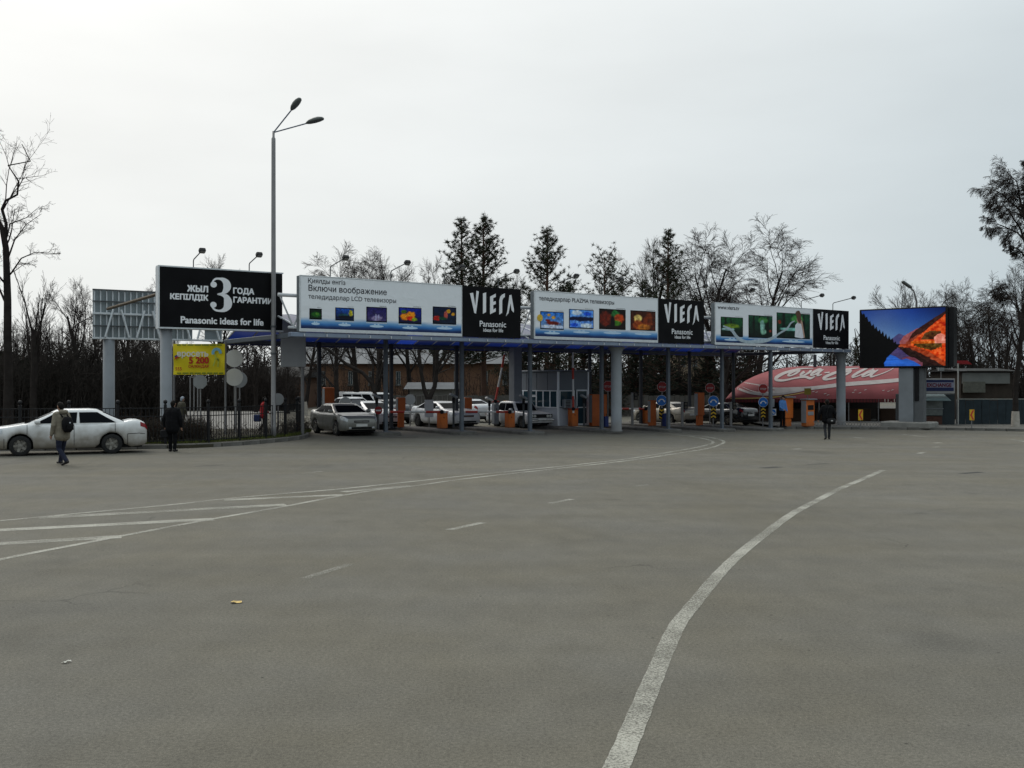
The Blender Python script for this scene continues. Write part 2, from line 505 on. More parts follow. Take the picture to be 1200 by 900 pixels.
UP = [(-160, 623), (0, 609.5), (100, 600), (200, 590.7), (266, 583.5), (333, 577.5), (400, 572), (487, 563), (547, 556.5), (653, 546), (737, 536.5), (790, 528), (818, 523), (833, 519), (835.5, 516.8), (830, 514.5), (818, 511.8), (803, 509.5), (786, 508)]
LOW = [(-160, 692), (0, 655), (100, 635.5), (140, 627.7), (240, 609), (300, 598.5), (333, 592.7), (400, 580), (443, 573.2), (483, 569), (547, 560), (653, 548.3), (737, 538.7), (790, 531), (830, 524.5), (846, 519), (848, 516.2), (841, 513.5), (825, 510.5), (806, 508.6)]
stripe('lane_line', UP, 0.13, M_PAINT)
stripe('lane_line', LOW, 0.13, M_PAINT)
for a, b, w_ in (((45, 606), (335, 590.5), .34), ((-130, 627), (250, 607.5), .34), ((-120, 643), (142, 628), .34), ((262, 585), (402, 579), .30), ((402, 575.5), (482, 568.3), .24)):
    stripe('hatch_bar', [a, b], w_ * .95, M_PAINT, False, h=0.003)
for a, b, w_ in (((526, 620), (566, 611.5), .14), ((645, 589), (670, 584), .14), ((357, 677), (411, 660), .12), ((0, 583), (27, 581), .13), ((177, 568.5), (228, 564), .12), ((345, 554), (378, 551.5), .12),
                 ((732, 570), (760, 567), .1), ((1184, 514), (1215, 518.5), .16), ((1058, 508), (1090, 511.5), .14), ((1094, 518.2), (1103, 517.8), .2), ((1092, 523.5), (1100, 522.7), .2), ((1077, 530.5), (1083, 528.8), .2),
                 ((1000, 511.5), (1012, 512.5), .16), ((930, 525.5), (938, 524.8), .2)):
    stripe('lane_dash', [a, b], w_, M_PAINT if w_ in (.14, .16, .2) else M_PAINT2, False, h=0.003)
# tar seams and a manhole
M_TAR = mat('tar_seam', (0.035, 0.033, 0.03), 0.8, var=.3, scale=2)
for a, b, w_ in (((893, 547.6), (914, 546.2), .26), ((945, 543.5), (970, 542.3), .12), ((1126, 554), (1150, 552.3), .22), ((229, 545.5), (262, 543.8), .12), ((455, 511.8), (490, 511.3), .3)):
    stripe('tar_seam', [a, b], w_, M_TAR, False, h=0.002)

# litter
def litter(name, label, px, w_, d_, mt, rz):
    mb = MB(); r = random.Random(int(px[0]))
    g = [(i / 4 - .5, j / 3 - .5) for j in range(4) for i in range(5)]
    mb.v = [(x * w_, y * d_, 0.006 + 0.016 * r.random()) for x, y in g]
    for j in range(3):
        for i in range(4): mb.f.append((j * 5 + i, j * 5 + i + 1, j * 5 + i + 6, j * 5 + i + 5)); mb.mi.append(0)
    o = mb.build(name, mt, loc=G(*px), rotz=rz); tag(o, label, 'litter')
litter('snack_wrapper', 'crumpled yellow wrapper lying on the asphalt in the left foreground', (277, 705.5), .11, .08, mat('wrapper', (.55, .38, .12), .5, var=.5, scale=14), .3)
litter('paper_scrap', 'small torn white paper scrap on asphalt near bottom left', (78, 776), .07, .03, mat('paper', (.6, .58, .52), .8), .8)

# ------------------------------------------------------------------ kerbs, verge, pavements, islands
M_CONC = mat('concrete', (0.20, 0.195, 0.18), 0.9, var=.22, scale=3, bump=.4, bscale=30)
M_KERB = mat('kerb_concrete', (0.115, 0.11, 0.10), 0.9, var=.3, scale=4, bump=.5, bscale=24)
M_PAVE = mat('pavement', (0.21, 0.20, 0.185), 0.9, var=.15, scale=1.2, bump=.3)
M_SOIL = mat('soil', (0.042, 0.038, 0.024), 0.95, var=.35, scale=2.5, bump=.8, bscale=12)
KS = MB(); KS.cbox(-.485, .485, -.075, .075, -.1, .15, .018)
KS_ME = KS.mesh('kerb_stone', M_KERB)
def kerb(pts, label_parent):
    Q = [V((p.x, p.y)) for p in pts]
    # march along in 1 m steps
    seg = 0; pos = Q[0].copy(); out = [pos.copy()]
    i = 1
    while i < len(Q):
        d = (Q[i] - pos).length
        if d < 1.0:
            i += 1
            continue
        pos = pos + (Q[i] - pos).normalized() * 1.0
        out.append(pos.copy())
    for a, b in zip(out[:-1], out[1:]):
        c = (a + b) / 2; an = math.atan2(b.y - a.y, b.x - a.x)
        obj('kerb_stone', KS_ME, label_parent, (c.x, c.y, gz(c.x, c.y)), an)
VERGE = [V((-45, 32.6, 0)), G(0, 527.5), G(170, 525), G(227, 524), G(293, 520), G(343, 515), G(355, 512.8), G(361, 510.3), G(358, 508)]
VERGE_B = [V((-10.2, 49.5, 0)), V((-45, 46.5, 0))]
vp = [V(p) for p in catmull([tuple(p) for p in VERGE], 5)]
vm = MB(); poly = vp + VERGE_B
vm.v = [(p.x, p.y, 0.115) for p in poly] + [(p.x, p.y, -.05) for p in poly]
n_ = len(poly); vm.f = [tuple(range(n_))] + [(i, i + n_, (i + 1) % n_ + n_, (i + 1) % n_) for i in range(n_)]; vm.mi = [0] * len(vm.f)
verge = tag(vm.build('verge', M_SOIL), kind='structure')
kerb(vp, verge)
# pale paved square beyond the verge
def sheet(name, pts, mt, h, thick=0.0):
    mb = MB(); n = len(pts)
    mb.v = [(p[0], p[1], gz(p[0], p[1]) + h) for p in pts]; mb.f = [tuple(range(n))]; mb.mi = [0]
    if thick:
        mb.v += [(p[0], p[1], gz(p[0], p[1]) + h - thick) for p in pts]
        for i in range(n): mb.f.append((i, i + n, (i + 1) % n + n, (i + 1) % n)); mb.mi.append(0)
    return tag(mb.build(name, mt), kind='structure')
sheet('paved_square', [(-19.5, 51), (-12.5, 51.5), (-14, 57), (-18, 72), (-19, 84), (-31, 84)], M_PAVE, 0.006)
# pavement on the right with its kerb
RP = [G(912, 501.6), G(960, 501.8), G(1000, 502.2), G(1060, 502.6), G(1120, 503.2), G(1200, 504.6), G(1300, 507)]
pv = sheet('pavement', [(p.x, p.y + .1) for p in RP] + [(70, 50), (70, 110), (20, 110), (RP[0].x, 75)], mat('dark_pavement', (.10, .095, .085), .9, var=.2, scale=1.2), 0.14)
kerb(RP, pv)

# islands between the toll lanes
ISL = []
def island(u, v0, v1, w=1.3):
    mb = MB(); P = []
    for i in range(9):
        a = -PI + PI * i / 8; P.append((u + w / 2 * math.cos(a), v0 + w / 2 + w / 2 * math.sin(a)))
    for i in range(9):
        a = PI * i / 8; P.append((u + w / 2 * math.cos(a), v1 - w / 2 + w / 2 * math.sin(a)))
    n = len(P)
    for h, k in ((-.05, 1.0), (.11, 1.0), (.15, .93)):
        for (a, b) in P:
            aa = u + (a - u) * k; bb = (v0 + v1) / 2 + (b - (v0 + v1) / 2) * (1 - (1 - k) * .15)
            p = cg(aa, bb); mb.v.append((p.x, p.y, p.z + h))
    for r in range(2):
        for i in range(n):
            j = (i + 1) % n; mb.f.append((r * n + i, r * n + j, (r + 1) * n + j, (r + 1) * n + i)); mb.mi.append(0)
    mb.f.append(tuple(range(2 * n, 3 * n))); mb.mi.append(0)
    o = mb.build('traffic_island', M_KERB); tag(o, kind='structure'); ISL.append(o)
FRONT = [(452, 505), (541, 504), (621, 504), (705, 502), (783, 501.5), (846, 501), (903, 500.5)]
FUV = []
for (px, py) in FRONT:
    p = G(px, py, .15); d = p - A0; d.z = 0
    FUV.append((d.dot(DU), d.dot(DV)))
for (u, v) in FUV: island(u, v - .75, 11.5)

# ------------------------------------------------------------------ canopy over the toll lanes
M_STEEL = mat('grey_steel', (0.10, 0.115, 0.135), 0.55, .2, var=.15, scale=3)
M_WSTEEL = mat('white_steel', (0.50, 0.52, 0.54), 0.45, .1, var=.1)
M_COLUMN = mat('painted_column', (0.20, 0.215, 0.23), 0.7, var=.1, scale=2, dirt=((.13, .12, .11), 0.0, 0.8, .6))
M_GUT = mat('gutter_metal', (0.20, 0.24, 0.31), 0.5, .3, var=.12, scale=2)
def poly_blue():
    m = mat('blue_polycarbonate', (0.016, 0.026, 0.10), 0.3, var=.35, scale=.8, spec=.5)
    t = m.node_tree; n, l = t.nodes, t.links; b = n['Principled BSDF']
    tr = n.new('ShaderNodeBsdfTranslucent'); tr.inputs[0].default_value = (0.02, 0.06, 0.42, 1)
    mx = n.new('ShaderNodeMixShader')
    oi = n.new('ShaderNodeObjectInfo'); pw = n.new('ShaderNodeMath'); pw.operation = 'POWER'; pw.inputs[1].default_value = 2.5; l.new(oi.outputs['Random'], pw.inputs[0])
    rg = n.new('ShaderNodeMapRange'); rg.inputs['To Min'].default_value = .04; rg.inputs['To Max'].default_value = .40; l.new(pw.outputs[0], rg.inputs['Value']); l.new(rg.outputs[0], mx.inputs[0])
    l.new(b.outputs[0], mx.inputs[1]); l.new(tr.outputs[0], mx.inputs[2])
    l.new(mx.outputs[0], n['Material Output'].inputs[0]); return m
M_BLUE = poly_blue()
ULEN = (A1 - A0).length
canopy = thing('toll_canopy', 'long blue vaulted toll plaza canopy on thin grey steel posts', 'canopy', cw(0, 0, 0), ANG)
V0, V1, ZE, RISE = 0.35, 9.0, 4.36, 1.15
def vault(s): return V0 + (V1 - V0) * s, ZE + RISE * math.sin(PI * (0.06 + 0.88 * s)) - RISE * math.sin(PI * .06)
PW = (ULEN + .05) / 31
pm = MB()
for i in range(15):
    for x in (0.02, PW - .02):
        v, z = vault(i / 14); pm.v.append((x, v, z))
for i in range(14): pm.f.append((2 * i, 2 * i + 1, 2 * i + 3, 2 * i + 2)); pm.mi.append(0)
pme = pm.mesh('roof_panel', M_BLUE, True)
rb = MB(); rb.tube([(0, *vault(i / 14)) for i in range(15)], .04, 5)
rme = rb.mesh('roof_rib', M_WSTEEL)
fm = MB(); fm.box(.02, PW - .02, -.01, .01, 4.10, 4.36); fme = fm.mesh('rear_panel', M_BLUE)
for i in range(31):
    obj('roof_panel', pme, canopy, (.25 + i * PW, 0, 0))
    obj('rear_panel', fme, canopy, (.25 + i * PW, V1 + .02, 0))
for i in range(32): obj('roof_rib', rme, canopy, (.25 + i * PW, 0, 0))
MB().cbox(-.35, ULEN + .2, .02, .32, 4.13, 4.31, .02).build('gutter', M_GUT, canopy)
MB().cbox(.10, ULEN + .2, V1 - .1, V1 + .0, 4.18, 4.34, .02).build('rear_beam', M_STEEL, canopy)
MB().cbox(.10, .20, V0, V1, 4.14, 4.34, .02).build('end_beam', M_STEEL, canopy)
MB().cbox(ULEN + .32, ULEN + .41, V0, V1, 4.14, 4.34, .02).build('end_beam', M_STEEL, canopy)
bk = MB(); bk.box(-.02, .02, -.02, .02, 4.10, 4.20); bme = bk.mesh('gutter_bracket', M_WSTEEL)
for i in range(36): obj('gutter_bracket', bme, canopy, (.2 + i * .95, 0.0, 0.06))
MB().tube([(-.62, .62, 5.78), (ULEN, .62, 5.78)], .075, 10).build('truss_chord', M_WSTEEL, canopy, True)
MB().tube([(-.2, .62, 4.52), (ULEN, .62, 4.52)], .06, 10).build('truss_chord', M_WSTEEL, canopy, True)
tm = MB(); tm.tube([(0, .62, 4.55), (.55, .62, 5.74)], .035, 6); tm2 = MB(); tm2.tube([(.55, .62, 5.74), (1.1, .62, 4.55)], .035, 6)
t1, t2 = tm.mesh('truss_strut', M_WSTEEL), tm2.mesh('truss_strut', M_WSTEEL)
for i in range(-1, 31):
    if i >= 0: obj('truss_strut', t1, canopy, (i * 1.1, 0, 0))
    obj('truss_strut', t2, canopy, (i * 1.1, 0, 0))
def post(u, v, w=.085, mt=M_STEEL, top=4.3, foot=True):
    h = cg(u, v).z + .14
    mb = MB(); mb.cbox(-w, w, -w, w, h, top, .02)
    if foot: mb.cbox(-w * 2, w * 2, -w * 2, w * 2, h - .05, h + .03, .01)
    mb.build('post', mt, canopy, loc=(u, v, 0))
for (u, v) in FUV: post(u, v)
for px in (374, 458.5, 535, 691, 751, 808, 859.5, 955):
    post(upx(px, 7.6), 7.6, .085, mat('dark_steel', (.03, .033, .04), .5, .2))
post(upx(604, 8.2), 8.2, .26, M_COLUMN)
def round_column(px, v):
    u = upx(px, v); h = cg(u, v).z + .10
    MB().lathe([(.30, h), (.30, h + .08), (.262, h + .1), (.262, 3.75), (.29, 3.9), (.37, 4.02), (.42, 4.08), (.42, 4.125)], 24).build('column', M_COLUMN, canopy, True, loc=(u, v, 0))
round_column(722.3, .75)
round_column(985.5, .75)

# ------------------------------------------------------------------ advertising boards
M_WHITE = mat('white_print', (0.74, 0.77, 0.80), 0.55, var=.03, scale=.8)
M_BLACK = mat('black_print', (0.007, 0.007, 0.008), 0.5, var=.3, scale=1.5, spec=.06)
M_TXTW = mat('white_lettering', (0.75, 0.76, 0.78), 0.6, var=.02)
M_TXTB = mat('dark_lettering', (0.03, 0.03, 0.04), 0.6, var=.02)
M_FRAME = mat('board_frame', (0.55, 0.58, 0.60), 0.5, .2, var=.1)
M_BACK = mat('board_back', (0.13, 0.15, 0.16), 0.7, .2, var=.2)
M_LAMP = mat('lamp_housing', (0.02, 0.02, 0.022), 0.5, var=.2)
M_PIC = pic_mat('printed_picture')
def poster_mat():
    m = mat('poster_with_blue_foot', (.74, .77, .80), .5, var=0)
    t = m.node_tree; n, l = t.nodes, t.links; b = n['Principled BSDF']
    co = n.new('ShaderNodeTexCoord'); sp = n.new('ShaderNodeSeparateXYZ'); l.new(co.outputs['Generated'], sp.inputs[0])
    nz = n.new('ShaderNodeTexNoise'); nz.inputs['Scale'].default_value = 1.2; l.new(co.outputs['Object'], nz.inputs['Vector'])
    ad = n.new('ShaderNodeMath'); ad.operation = 'MULTIPLY_ADD'; ad.inputs[1].default_value = .05
    l.new(nz.outputs['Fac'], ad.inputs[0]); l.new(sp.outputs['Z'], ad.inputs[2])
    r = n.new('ShaderNodeValToRGB'); e = r.color_ramp.elements
    e[0].position = .02; e[0].color = (.006, .012, .05, 1); e[1].position = .245; e[1].color = (.74, .77, .80, 1)
    for p, c in ((.07, (.01, .035, .13)), (.12, (.035, .17, .46)), (.17, (.16, .36, .62))):
        x = e.new(p); x.color = (*c, 1)
    l.new(ad.outputs[0], r.inputs[0]); l.new(r.outputs[0], b.inputs['Base Color'])
    n2 = n.new('ShaderNodeTexNoise'); n2.inputs['Scale'].default_value = 1.1; n2.inputs['Detail'].default_value = 3; n2.inputs['Distortion'].default_value = 1.5; l.new(co.outputs['Object'], n2.inputs['Vector'])
    bp = n.new('ShaderNodeBump'); bp.inputs['Strength'].default_value = .5; bp.inputs['Distance'].default_value = .06; l.new(n2.outputs['Fac'], bp.inputs['Height']); l.new(bp.outputs[0], b.inputs['Normal']); return m
M_POSTER = poster_mat()

def blobs(base, items, seed=0, tex=.42, freq=9):
    """picture function: base colour (bottom, top), then soft ellipses (u, v, ru, rv, colour)"""
    def fn(u, v):
        a, b = np.array(base[0]), np.array(base[1])
        c = a[None] * (1 - v[:, None]) + b[None] * v[:, None]
        nz = fbm(u * freq * 1.4, v * freq, seed)[:, None]
        for (cu, cv, ru, rv, col) in items:
            d = np.sqrt(((u - cu) / ru) ** 2 + ((v - cv) / rv) ** 2) + (fbm(u * 9, v * 7, seed + 5) - .47) * .7
            k = np.clip((1.15 - d) / .3, 0, 1)[:, None]
            c = c * (1 - k) + np.array(col)[None] * k
        gl = np.clip(fbm(u * 22, v * 16, seed + 9) - .58, 0, 1)[:, None] * 1.6
        return (c * (1 - tex + tex * 2.2 * nz) + gl * c.max(1)[:, None]) * .95
    return fn
def tv(parent, x0, x1, z0, z1, fn, stand=True):
    e = .035
    t_ = MB().cbox(x0, x1, -.018, 0.0, z0, z1, .006).build('television_print', M_BLACK, parent)
    picture('screen_picture', x0 + e, x1 - e, z0 + e * 1.3, z1 - e, 40, 26, fn, M_PIC, t_, -.022)
    w = x1 - x0; cx = (x0 + x1) / 2
    if stand:
        mb = MB(); P = [(cx + w * .34 * math.cos(a), z0 - .17 + .05 * math.sin(a)) for a in [2 * PI * i / 20 for i in range(20)]]
        mb.prism(P, -.006, -.001); mb.box(cx - w * .13, cx - w * .04, -.008, -.001, z0 - .14, z0 - .08); mb.box(cx + w * .04, cx + w * .13, -.008, -.001, z0 - .14, z0 - .08)
        mb.build('stand_print', mat('pale_blue_print', (.45, .62, .78), .5, var=.05), t_)
        MB().box(x0, x1, -.006, -.001, z0 - .055, z0 - .025).build('shelf_print', mat('silver_print', (.5, .55, .6), .4, var=.05), t_)
    MB().box(x1 - w * .36, x1 - .02, -.005, -.001, z1 + .03, z1 + .055).build('caption_print', mat('grey_print', (.25, .26, .28), .6), t_)
    return t_
def flood(parent, x, z, yb=.12, up=.42, out=1.35, rise=.20):
    a = MB().tube([(x, yb, z - .3), (x, yb, z + up - .06), (x, yb - .06, z + up), (x, yb - out, z + up + rise)], .022, 6).build('lamp_arm', mat('arm_steel', (.07, .075, .08), .5, .3), parent)
    M = TR((x, yb - out - .05, z + up + rise)) @ RX(math.radians(-35))
    h = MB(); h.cbox(-.125, .125, -.10, .10, -.08, .085, .035, M=M)
    hd = h.build('floodlight', M_LAMP, a)
    MB().box(-.09, .09, -.075, .075, -.086, -.081, M=M).build('lens', mat('lamp_lens', (.25, .25, .24), .15), hd)
VIERA = [[(0, 118), (22, 122), (37, 45), (45, 135), (62, 132), (42, 0), (30, 3)], [(90, 122), (112, 128), (112, 12), (90, 0)],
         [(140, 105), (180, 125), (180, 105), (162, 97), (162, 75), (180, 80), (180, 62), (162, 55), (162, 28), (180, 38), (180, 18), (140, 0)],
         [(205, 0), (205, 85), (212, 108), (226, 122), (245, 130), (245, 108), (233, 100), (226, 85), (226, 12)],
         [(253, -8), (262, 20), (278, 120), (292, 124), (311, 32), (309, 16), (294, 30), (286, 72), (271, 12)]]
def black_square(parent, x0, x1, z0, z1):
    s = MB().cbox(x0, x1, -.012, .03, z0, z1, .006).build('black_panel', M_BLACK, parent)
    w, h = x1 - x0, z1 - z0; k = w * .755 / 311; ox = x0 + w * .125; oz = z0 + h * .465
    for L in VIERA:
        MB().prism([(ox + a * k, oz + (b - 0.03 * a * 0) * k * .98) for a, b in L][::-1], -.018, -.0125).build('brand_letter', M_TXTW, s)
    text('Panasonic', M_TXTW, s, x0 + w * .29, x0 + w * .74, z0 + h * .215, -.016, .012)
    text('ideas for life', M_TXTW, s, x0 + w * .35, x0 + w * .69, z0 + h * .115, -.016, .014)
def board(name, label, px0, pxm, px1, pxs_lamps):
    u0, um, u1 = upx(px0), upx(pxm), upx(px1)
    zt, zb = 6.54, 4.335
    b = thing(name, label, 'billboard', cw(u0, 0, 0), ANG, None)
    MB().cbox(0, u1 - u0, .035, .30, zb + .02, zt - .02, .01).build('backing', M_BACK, b)
    w = um - u0
    MB().box(.05, w - .04, -.005, .03, zb + .13, zt - .04).build('poster', M_POSTER, b)
    fr = MB(); fr.cbox(0, w, -.02, .034, zb, zb + .13, .008); fr.cbox(0, w, -.02, .034, zt - .04, zt, .008)
    fr.cbox(0, .05, -.02, .034, zb + .13, zt - .04, .008); fr.cbox(w - .04, w, -.02, .034, zb + .13, zt - .04, .008)
    fr.build('frame', M_FRAME, b)
    black_square(b, w + .005, u1 - u0, zb, zt)
    for px in pxs_lamps: flood(b, upx(px, .12) - u0, zt)
    def loc(px, py):
        u, z = bbz(px, py); return u - u0, z
    return b, loc
b1, L1 = board('billboard', 'widest roof billboard: white with five televisions and black end square, left on canopy', 351, 541.5, 610, (387, 458, 521, 584))
for s_, a, c, py, bo in (('Қиялды енгіз', 361, 404.5, 330.3, .006), ('Включи воображение', 361.5, 453, 339.6, .011), ('теледидарлар LCD телевизоры', 361.2, 464, 348.8, .005)):
    x0, z0 = L1(a, py); x1, _ = L1(c, py); text(s_, M_TXTB, b1, x0, x1, z0, -.012, bo)
TV1 = [((362.5, 360.3, 377, 373), blobs(((.05, .2, .08), (.05, .12, .1)), [(.5, .45, .4, .3, (.12, .35, .1)), (.6, .5, .15, .12, (.3, .5, .15))], 1)),
       ((392.8, 359.2, 414.7, 374.3), blobs(((.03, .1, .25), (.1, .3, .65)), [(.85, .6, .12, .3, (.75, .7, .15)), (.4, .35, .3, .2, (.1, .3, .35)), (.5, .2, .5, .15, (.03, .06, .12))], 2)),
       ((429.2, 358.3, 453.3, 376), blobs(((.25, .22, .4), (.12, .1, .35)), [(.5, .2, .3, .2, (.5, .45, .6)), (.45, .3, .04, .25, (.6, .6, .75)), (.6, .28, .03, .2, (.6, .6, .75))], 3)),
       ((467, 358.8, 493.8, 378), blobs(((.02, .05, .2), (.03, .15, .6)), [(.25, .4, .2, .25, (.9, .5, .05)), (.55, .5, .2, .3, (.95, .55, .05)), (.5, .3, .15, .15, (.85, .15, .05)), (.7, .25, .15, .12, (.5, .6, .1)), (.2, .75, .12, .12, (.3, .45, .1))], 4)),
       ((507, 358, 534.5, 378.5), blobs(((.05, .12, .2), (.04, .1, .22)), [(.13, .3, .16, .16, (.75, .12, .08)), (.68, .78, .09, .12, (.85, .6, .1)), (.88, .6, .08, .1, (.8, .55, .1)), (.55, .5, .09, .25, (.8, .35, .3)), (.4, .3, .2, .1, (.1, .3, .2))], 5))]
for (r, fn) in TV1:
    x0, z1 = L1(r[0], r[1]); x1, _ = L1(r[2], r[1]); _, z0 = L1(r[0], r[3]); tv(b1, x0, x1, z0, z1, fn)
b2, L2 = board('billboard', 'middle roof billboard: white with four televisions and one line of heading, black end square', 626, 771, 825, (653, 705, 755, 803))
x0, z0 = L2(631.5, 350.2); x1, _ = L2(719.5, 356); text('теледидарлар PLAZMA телевизоры', M_TXTB, b2, x0, x1, z0 - .02, -.012, .012)
TV2 = [((633, 363.5, 660.5, 384.5), blobs(((.5, .6, .75), (.15, .45, .85)), [(.55, .32, .3, .13, (.45, .12, .06)), (.3, .5, .1, .08, (.45, .12, .06)), (.55, .68, .09, .1, (.9, .65, .2)), (.35, .82, .07, .08, (.9, .65, .2)), (.5, .1, .5, .12, (.8, .85, .95))], 6)),
       ((666.7, 361, 695.5, 383.5), blobs(((.35, .55, .9), (.35, .6, .95)), [(.5, .5, .6, .13, (.06, .08, .2)), (.3, .85, .2, .15, (.85, .92, 1)), (.7, .12, .25, .15, (.85, .92, 1)), (.75, .8, .15, .12, (.1, .3, .8)), (.2, .15, .15, .12, (.1, .3, .8))], 7)),
       ((702, 360.4, 733, 384.5), blobs(((.12, .05, .03), (.1, .05, .03)), [(.25, .5, .25, .35, (.4, .12, .05)), (.62, .75, .18, .25, (.15, .45, .2)), (.75, .55, .2, .25, (.7, .25, .08)), (.65, .3, .18, .15, (.25, .45, .12)), (.5, .3, .08, .4, (.05, .05, .05))], 8)),
       ((738.7, 362.5, 768, 385.8), blobs(((.3, .1, .04), (.25, .1, .04)), [(.28, .6, .16, .22, (.95, .8, .45)), (.3, .25, .2, .25, (.6, .25, .08)), (.7, .5, .2, .4, (.45, .18, .06)), (.55, .15, .3, .15, (.7, .4, .12))], 9))]
for (r, fn) in TV2:
    x0, z1 = L2(r[0], r[1]); x1, _ = L2(r[2], r[1]); _, z0 = L2(r[0], r[3]); tv(b2, x0, x1, z0, z1, fn)
x0, z0 = L2(632.5, 371.5)
MB().lathe([(.001, -.006), (.16, -.006), (.16, .006), (.001, .006)], 16, M=TR((x0, -.02, z0)) @ RX(PI / 2)).build('balloon_print', mat('balloon_yellow', (.62, .42, .05), .6, var=.3, scale=9), b2)
b3, L3 = board('billboard', 'right roof billboard: white with three green forest televisions, black end square over end column', 838, 952.5, 994.5, (858, 899, 939, 976))
x0, z0 = L3(841, 361); x1, _ = L3(866, 361); text('www.viera.tv', M_TXTB, b3, x0, x1, z0, -.012, .012)
FOR = [(.2, .5, .05, .6, (.04, .1, .06)), (.45, .6, .03, .6, (.05, .12, .07)), (.8, .5, .05, .6, (.04, .1, .06)), (.6, .8, .2, .15, (.25, .5, .25))]
TV3 = [((844.5, 370, 870.5, 393), blobs(((.03, .06, .06), (.1, .35, .18)), FOR[:2] + [(.5, .55, .4, .12, (.4, .5, .12)), (.3, .35, .3, .06, (.6, .75, .75))], 11)),
       ((877, 368, 905, 394.5), blobs(((.04, .1, .08), (.08, .3, .2)), FOR + [(.57, .55, .1, .3, (.55, .75, .7)), (.62, .25, .12, .12, (.5, .7, .6)), (.92, .3, .06, .06, (.6, .2, .15))], 12)),
       ((910, 365, 949, 395), blobs(((.04, .14, .1), (.08, .3, .2)), FOR + [(.07, .65, .05, .08, (.6, .2, .12)), (.35, .35, .25, .07, (.5, .75, .7))], 13))]
for (r, fn) in TV3:
    x0, z1 = L3(r[0], r[1]); x1, _ = L3(r[2], r[1]); _, z0 = L3(r[0], r[3]); tv(b3, x0, x1, z0, z1, fn)
# printed figure of a long-haired woman in a white dress stepping out of the third screen, and the white scarf
def P3(pts): return [L3(*p) for p in pts]
MB().prism(P3([(931.5, 380), (931, 394), (939, 395.5), (941.3, 395), (939.5, 384), (938, 377), (934.5, 376.5)]), -.03, -.024).build('dress_print', mat('dress_white', (.68, .7, .74), .7), b3)
MB().prism(P3([(933.5, 371), (933, 374.5), (935, 378), (938.5, 378.5), (941.5, 395), (942.8, 394.5), (940, 377), (938, 372), (936, 368.5)]), -.032, -.026).build('skin_print', mat('skin_print', (.42, .27, .2), .7), b3)
MB().prism(P3([(931.8, 366), (933, 370.5), (934.3, 375), (937.2, 378.5), (938.3, 374), (937.8, 366.5), (936, 363), (933.2, 363.4)]), -.036, -.031).build('hair_print', mat('hair_print', (.11, .055, .035), .7), b3)
sc_ = [L3(*p) for p in ((931, 375), (926, 378), (922, 384), (914, 389), (905, 395), (897, 398), (886, 399), (874, 399.5), (864, 395), (857, 386), (847, 381))]
path = catmull([(p[0], p[1], w_) for p, w_ in zip(sc_, (.05, .1, .12, .10, .16, .2, .22, .16, .2, .16, .08))], 4)
sm_ = bpy.data.materials.new('scarf_print')
sm_ = mat('scarf_print2', (.55, .66, .72), .7, var=.2, scale=5)
sm_.node_tree.nodes['Principled BSDF'].inputs['Alpha'].default_value = .55
MB().ribbon(path, -.030, -.026).build('scarf_print', sm_, b3)

# black guarantee board on the left, standing on its own column
LA = W(187, 311, 38.9); LB = W(331, 320, 41.6); dl = V((LB.x - LA.x, LB.y - LA.y, 0)); lw = dl.length; la = math.atan2(dl.y, dl.x)
zt = CAMZ + 138 / FPX * 38.9; zb = zt - 2.34
bl = thing('billboard', 'black guarantee billboard with a big white numeral three, on grey column at left', 'billboard', (LA.x, LA.y, 0), la)
MB().cbox(0, lw, 0, .05, zb, zt, .01).build('black_panel', M_BLACK, bl)
MB().cbox(.02, lw - .02, .055, .4, zb + .02, zt - .02, .01).build('backing', M_BACK, bl)
fr = MB(); fr.box(-.04, lw + .04, -.01, .42, zt, zt + .05); fr.box(-.05, -.001, -.01, .42, zb, zt); fr.box(-.05, lw + .04, -.01, .42, zb - .06, zb - .001); fr.build('frame', M_FRAME, bl)
def LP(px, py):
    k = (px - 600) / FPX; u = (k * LA.y - LA.x) / (math.cos(la) - k * math.sin(la))
    return u, CAMZ + (HZ - py) / FPX * (LA.y + math.sin(la) * u)
for s_, a, c, py, bo in (('ЖЫЛ', 219.7, 243.5, 340.3, .05), ('КЕПІЛДІК', 199.7, 243.7, 349.2, .05), ('ГОДА', 273.5, 297.5, 342.8, .045), ('ГАРАНТИИ', 273.7, 318.8, 353.3, .045), ('Panasonic ideas for life', 212, 308.5, 377.3, .032)):
    x0, z0 = LP(a, py); x1, z1_ = LP(c, py); text(s_, M_TXTW, bl, x0, x1, (z0), -.006, bo)
x0, z0 = LP(245, 363.3); x1, z1 = LP(272.5, 326)
w3, h3 = x1 - x0, z1 - z0
three = [(.12, .80, .05), (.16, .90, .07), (.28, .975, .09), (.45, .985, .10), (.62, .95, .22), (.745, .85, .34), (.76, .73, .34), (.68, .62, .24), (.55, .545, .10), (.36, .515, .06), (.55, .495, .10), (.72, .44, .26), (.80, .30, .37), (.78, .17, .35), (.66, .06, .22), (.47, .015, .10), (.28, .03, .09), (.15, .10, .07), (.10, .19, .05)]
t3 = MB(); t3.ribbon(catmull([(x0 + a * w3, z0 + b * h3, c * w3 * .93) for a, b, c in three], 4), -.012, -.002)
for (a, b) in ((.19, .80), (.18, .19)):
    t3.prism([(x0 + (a + .135 * math.cos(q)) * w3, z0 + b * h3 + .125 * math.sin(q) * w3) for q in [2 * PI * i / 16 for i in range(16)]], -.013, -.001)
t3.build('numeral_three', M_TXTW, bl)
for px in (227.5, 293): flood(bl, LP(px, 312)[0], zt, .1, .36, 1.15, .22)
c0 = LP(197.5, 400)[0]
MB().lathe([(.28, -.1), (.24, .25), (.225, .3), (.225, zb - .06)], 20).build('column', M_COLUMN, bl, True, loc=(c0, .35, 0))
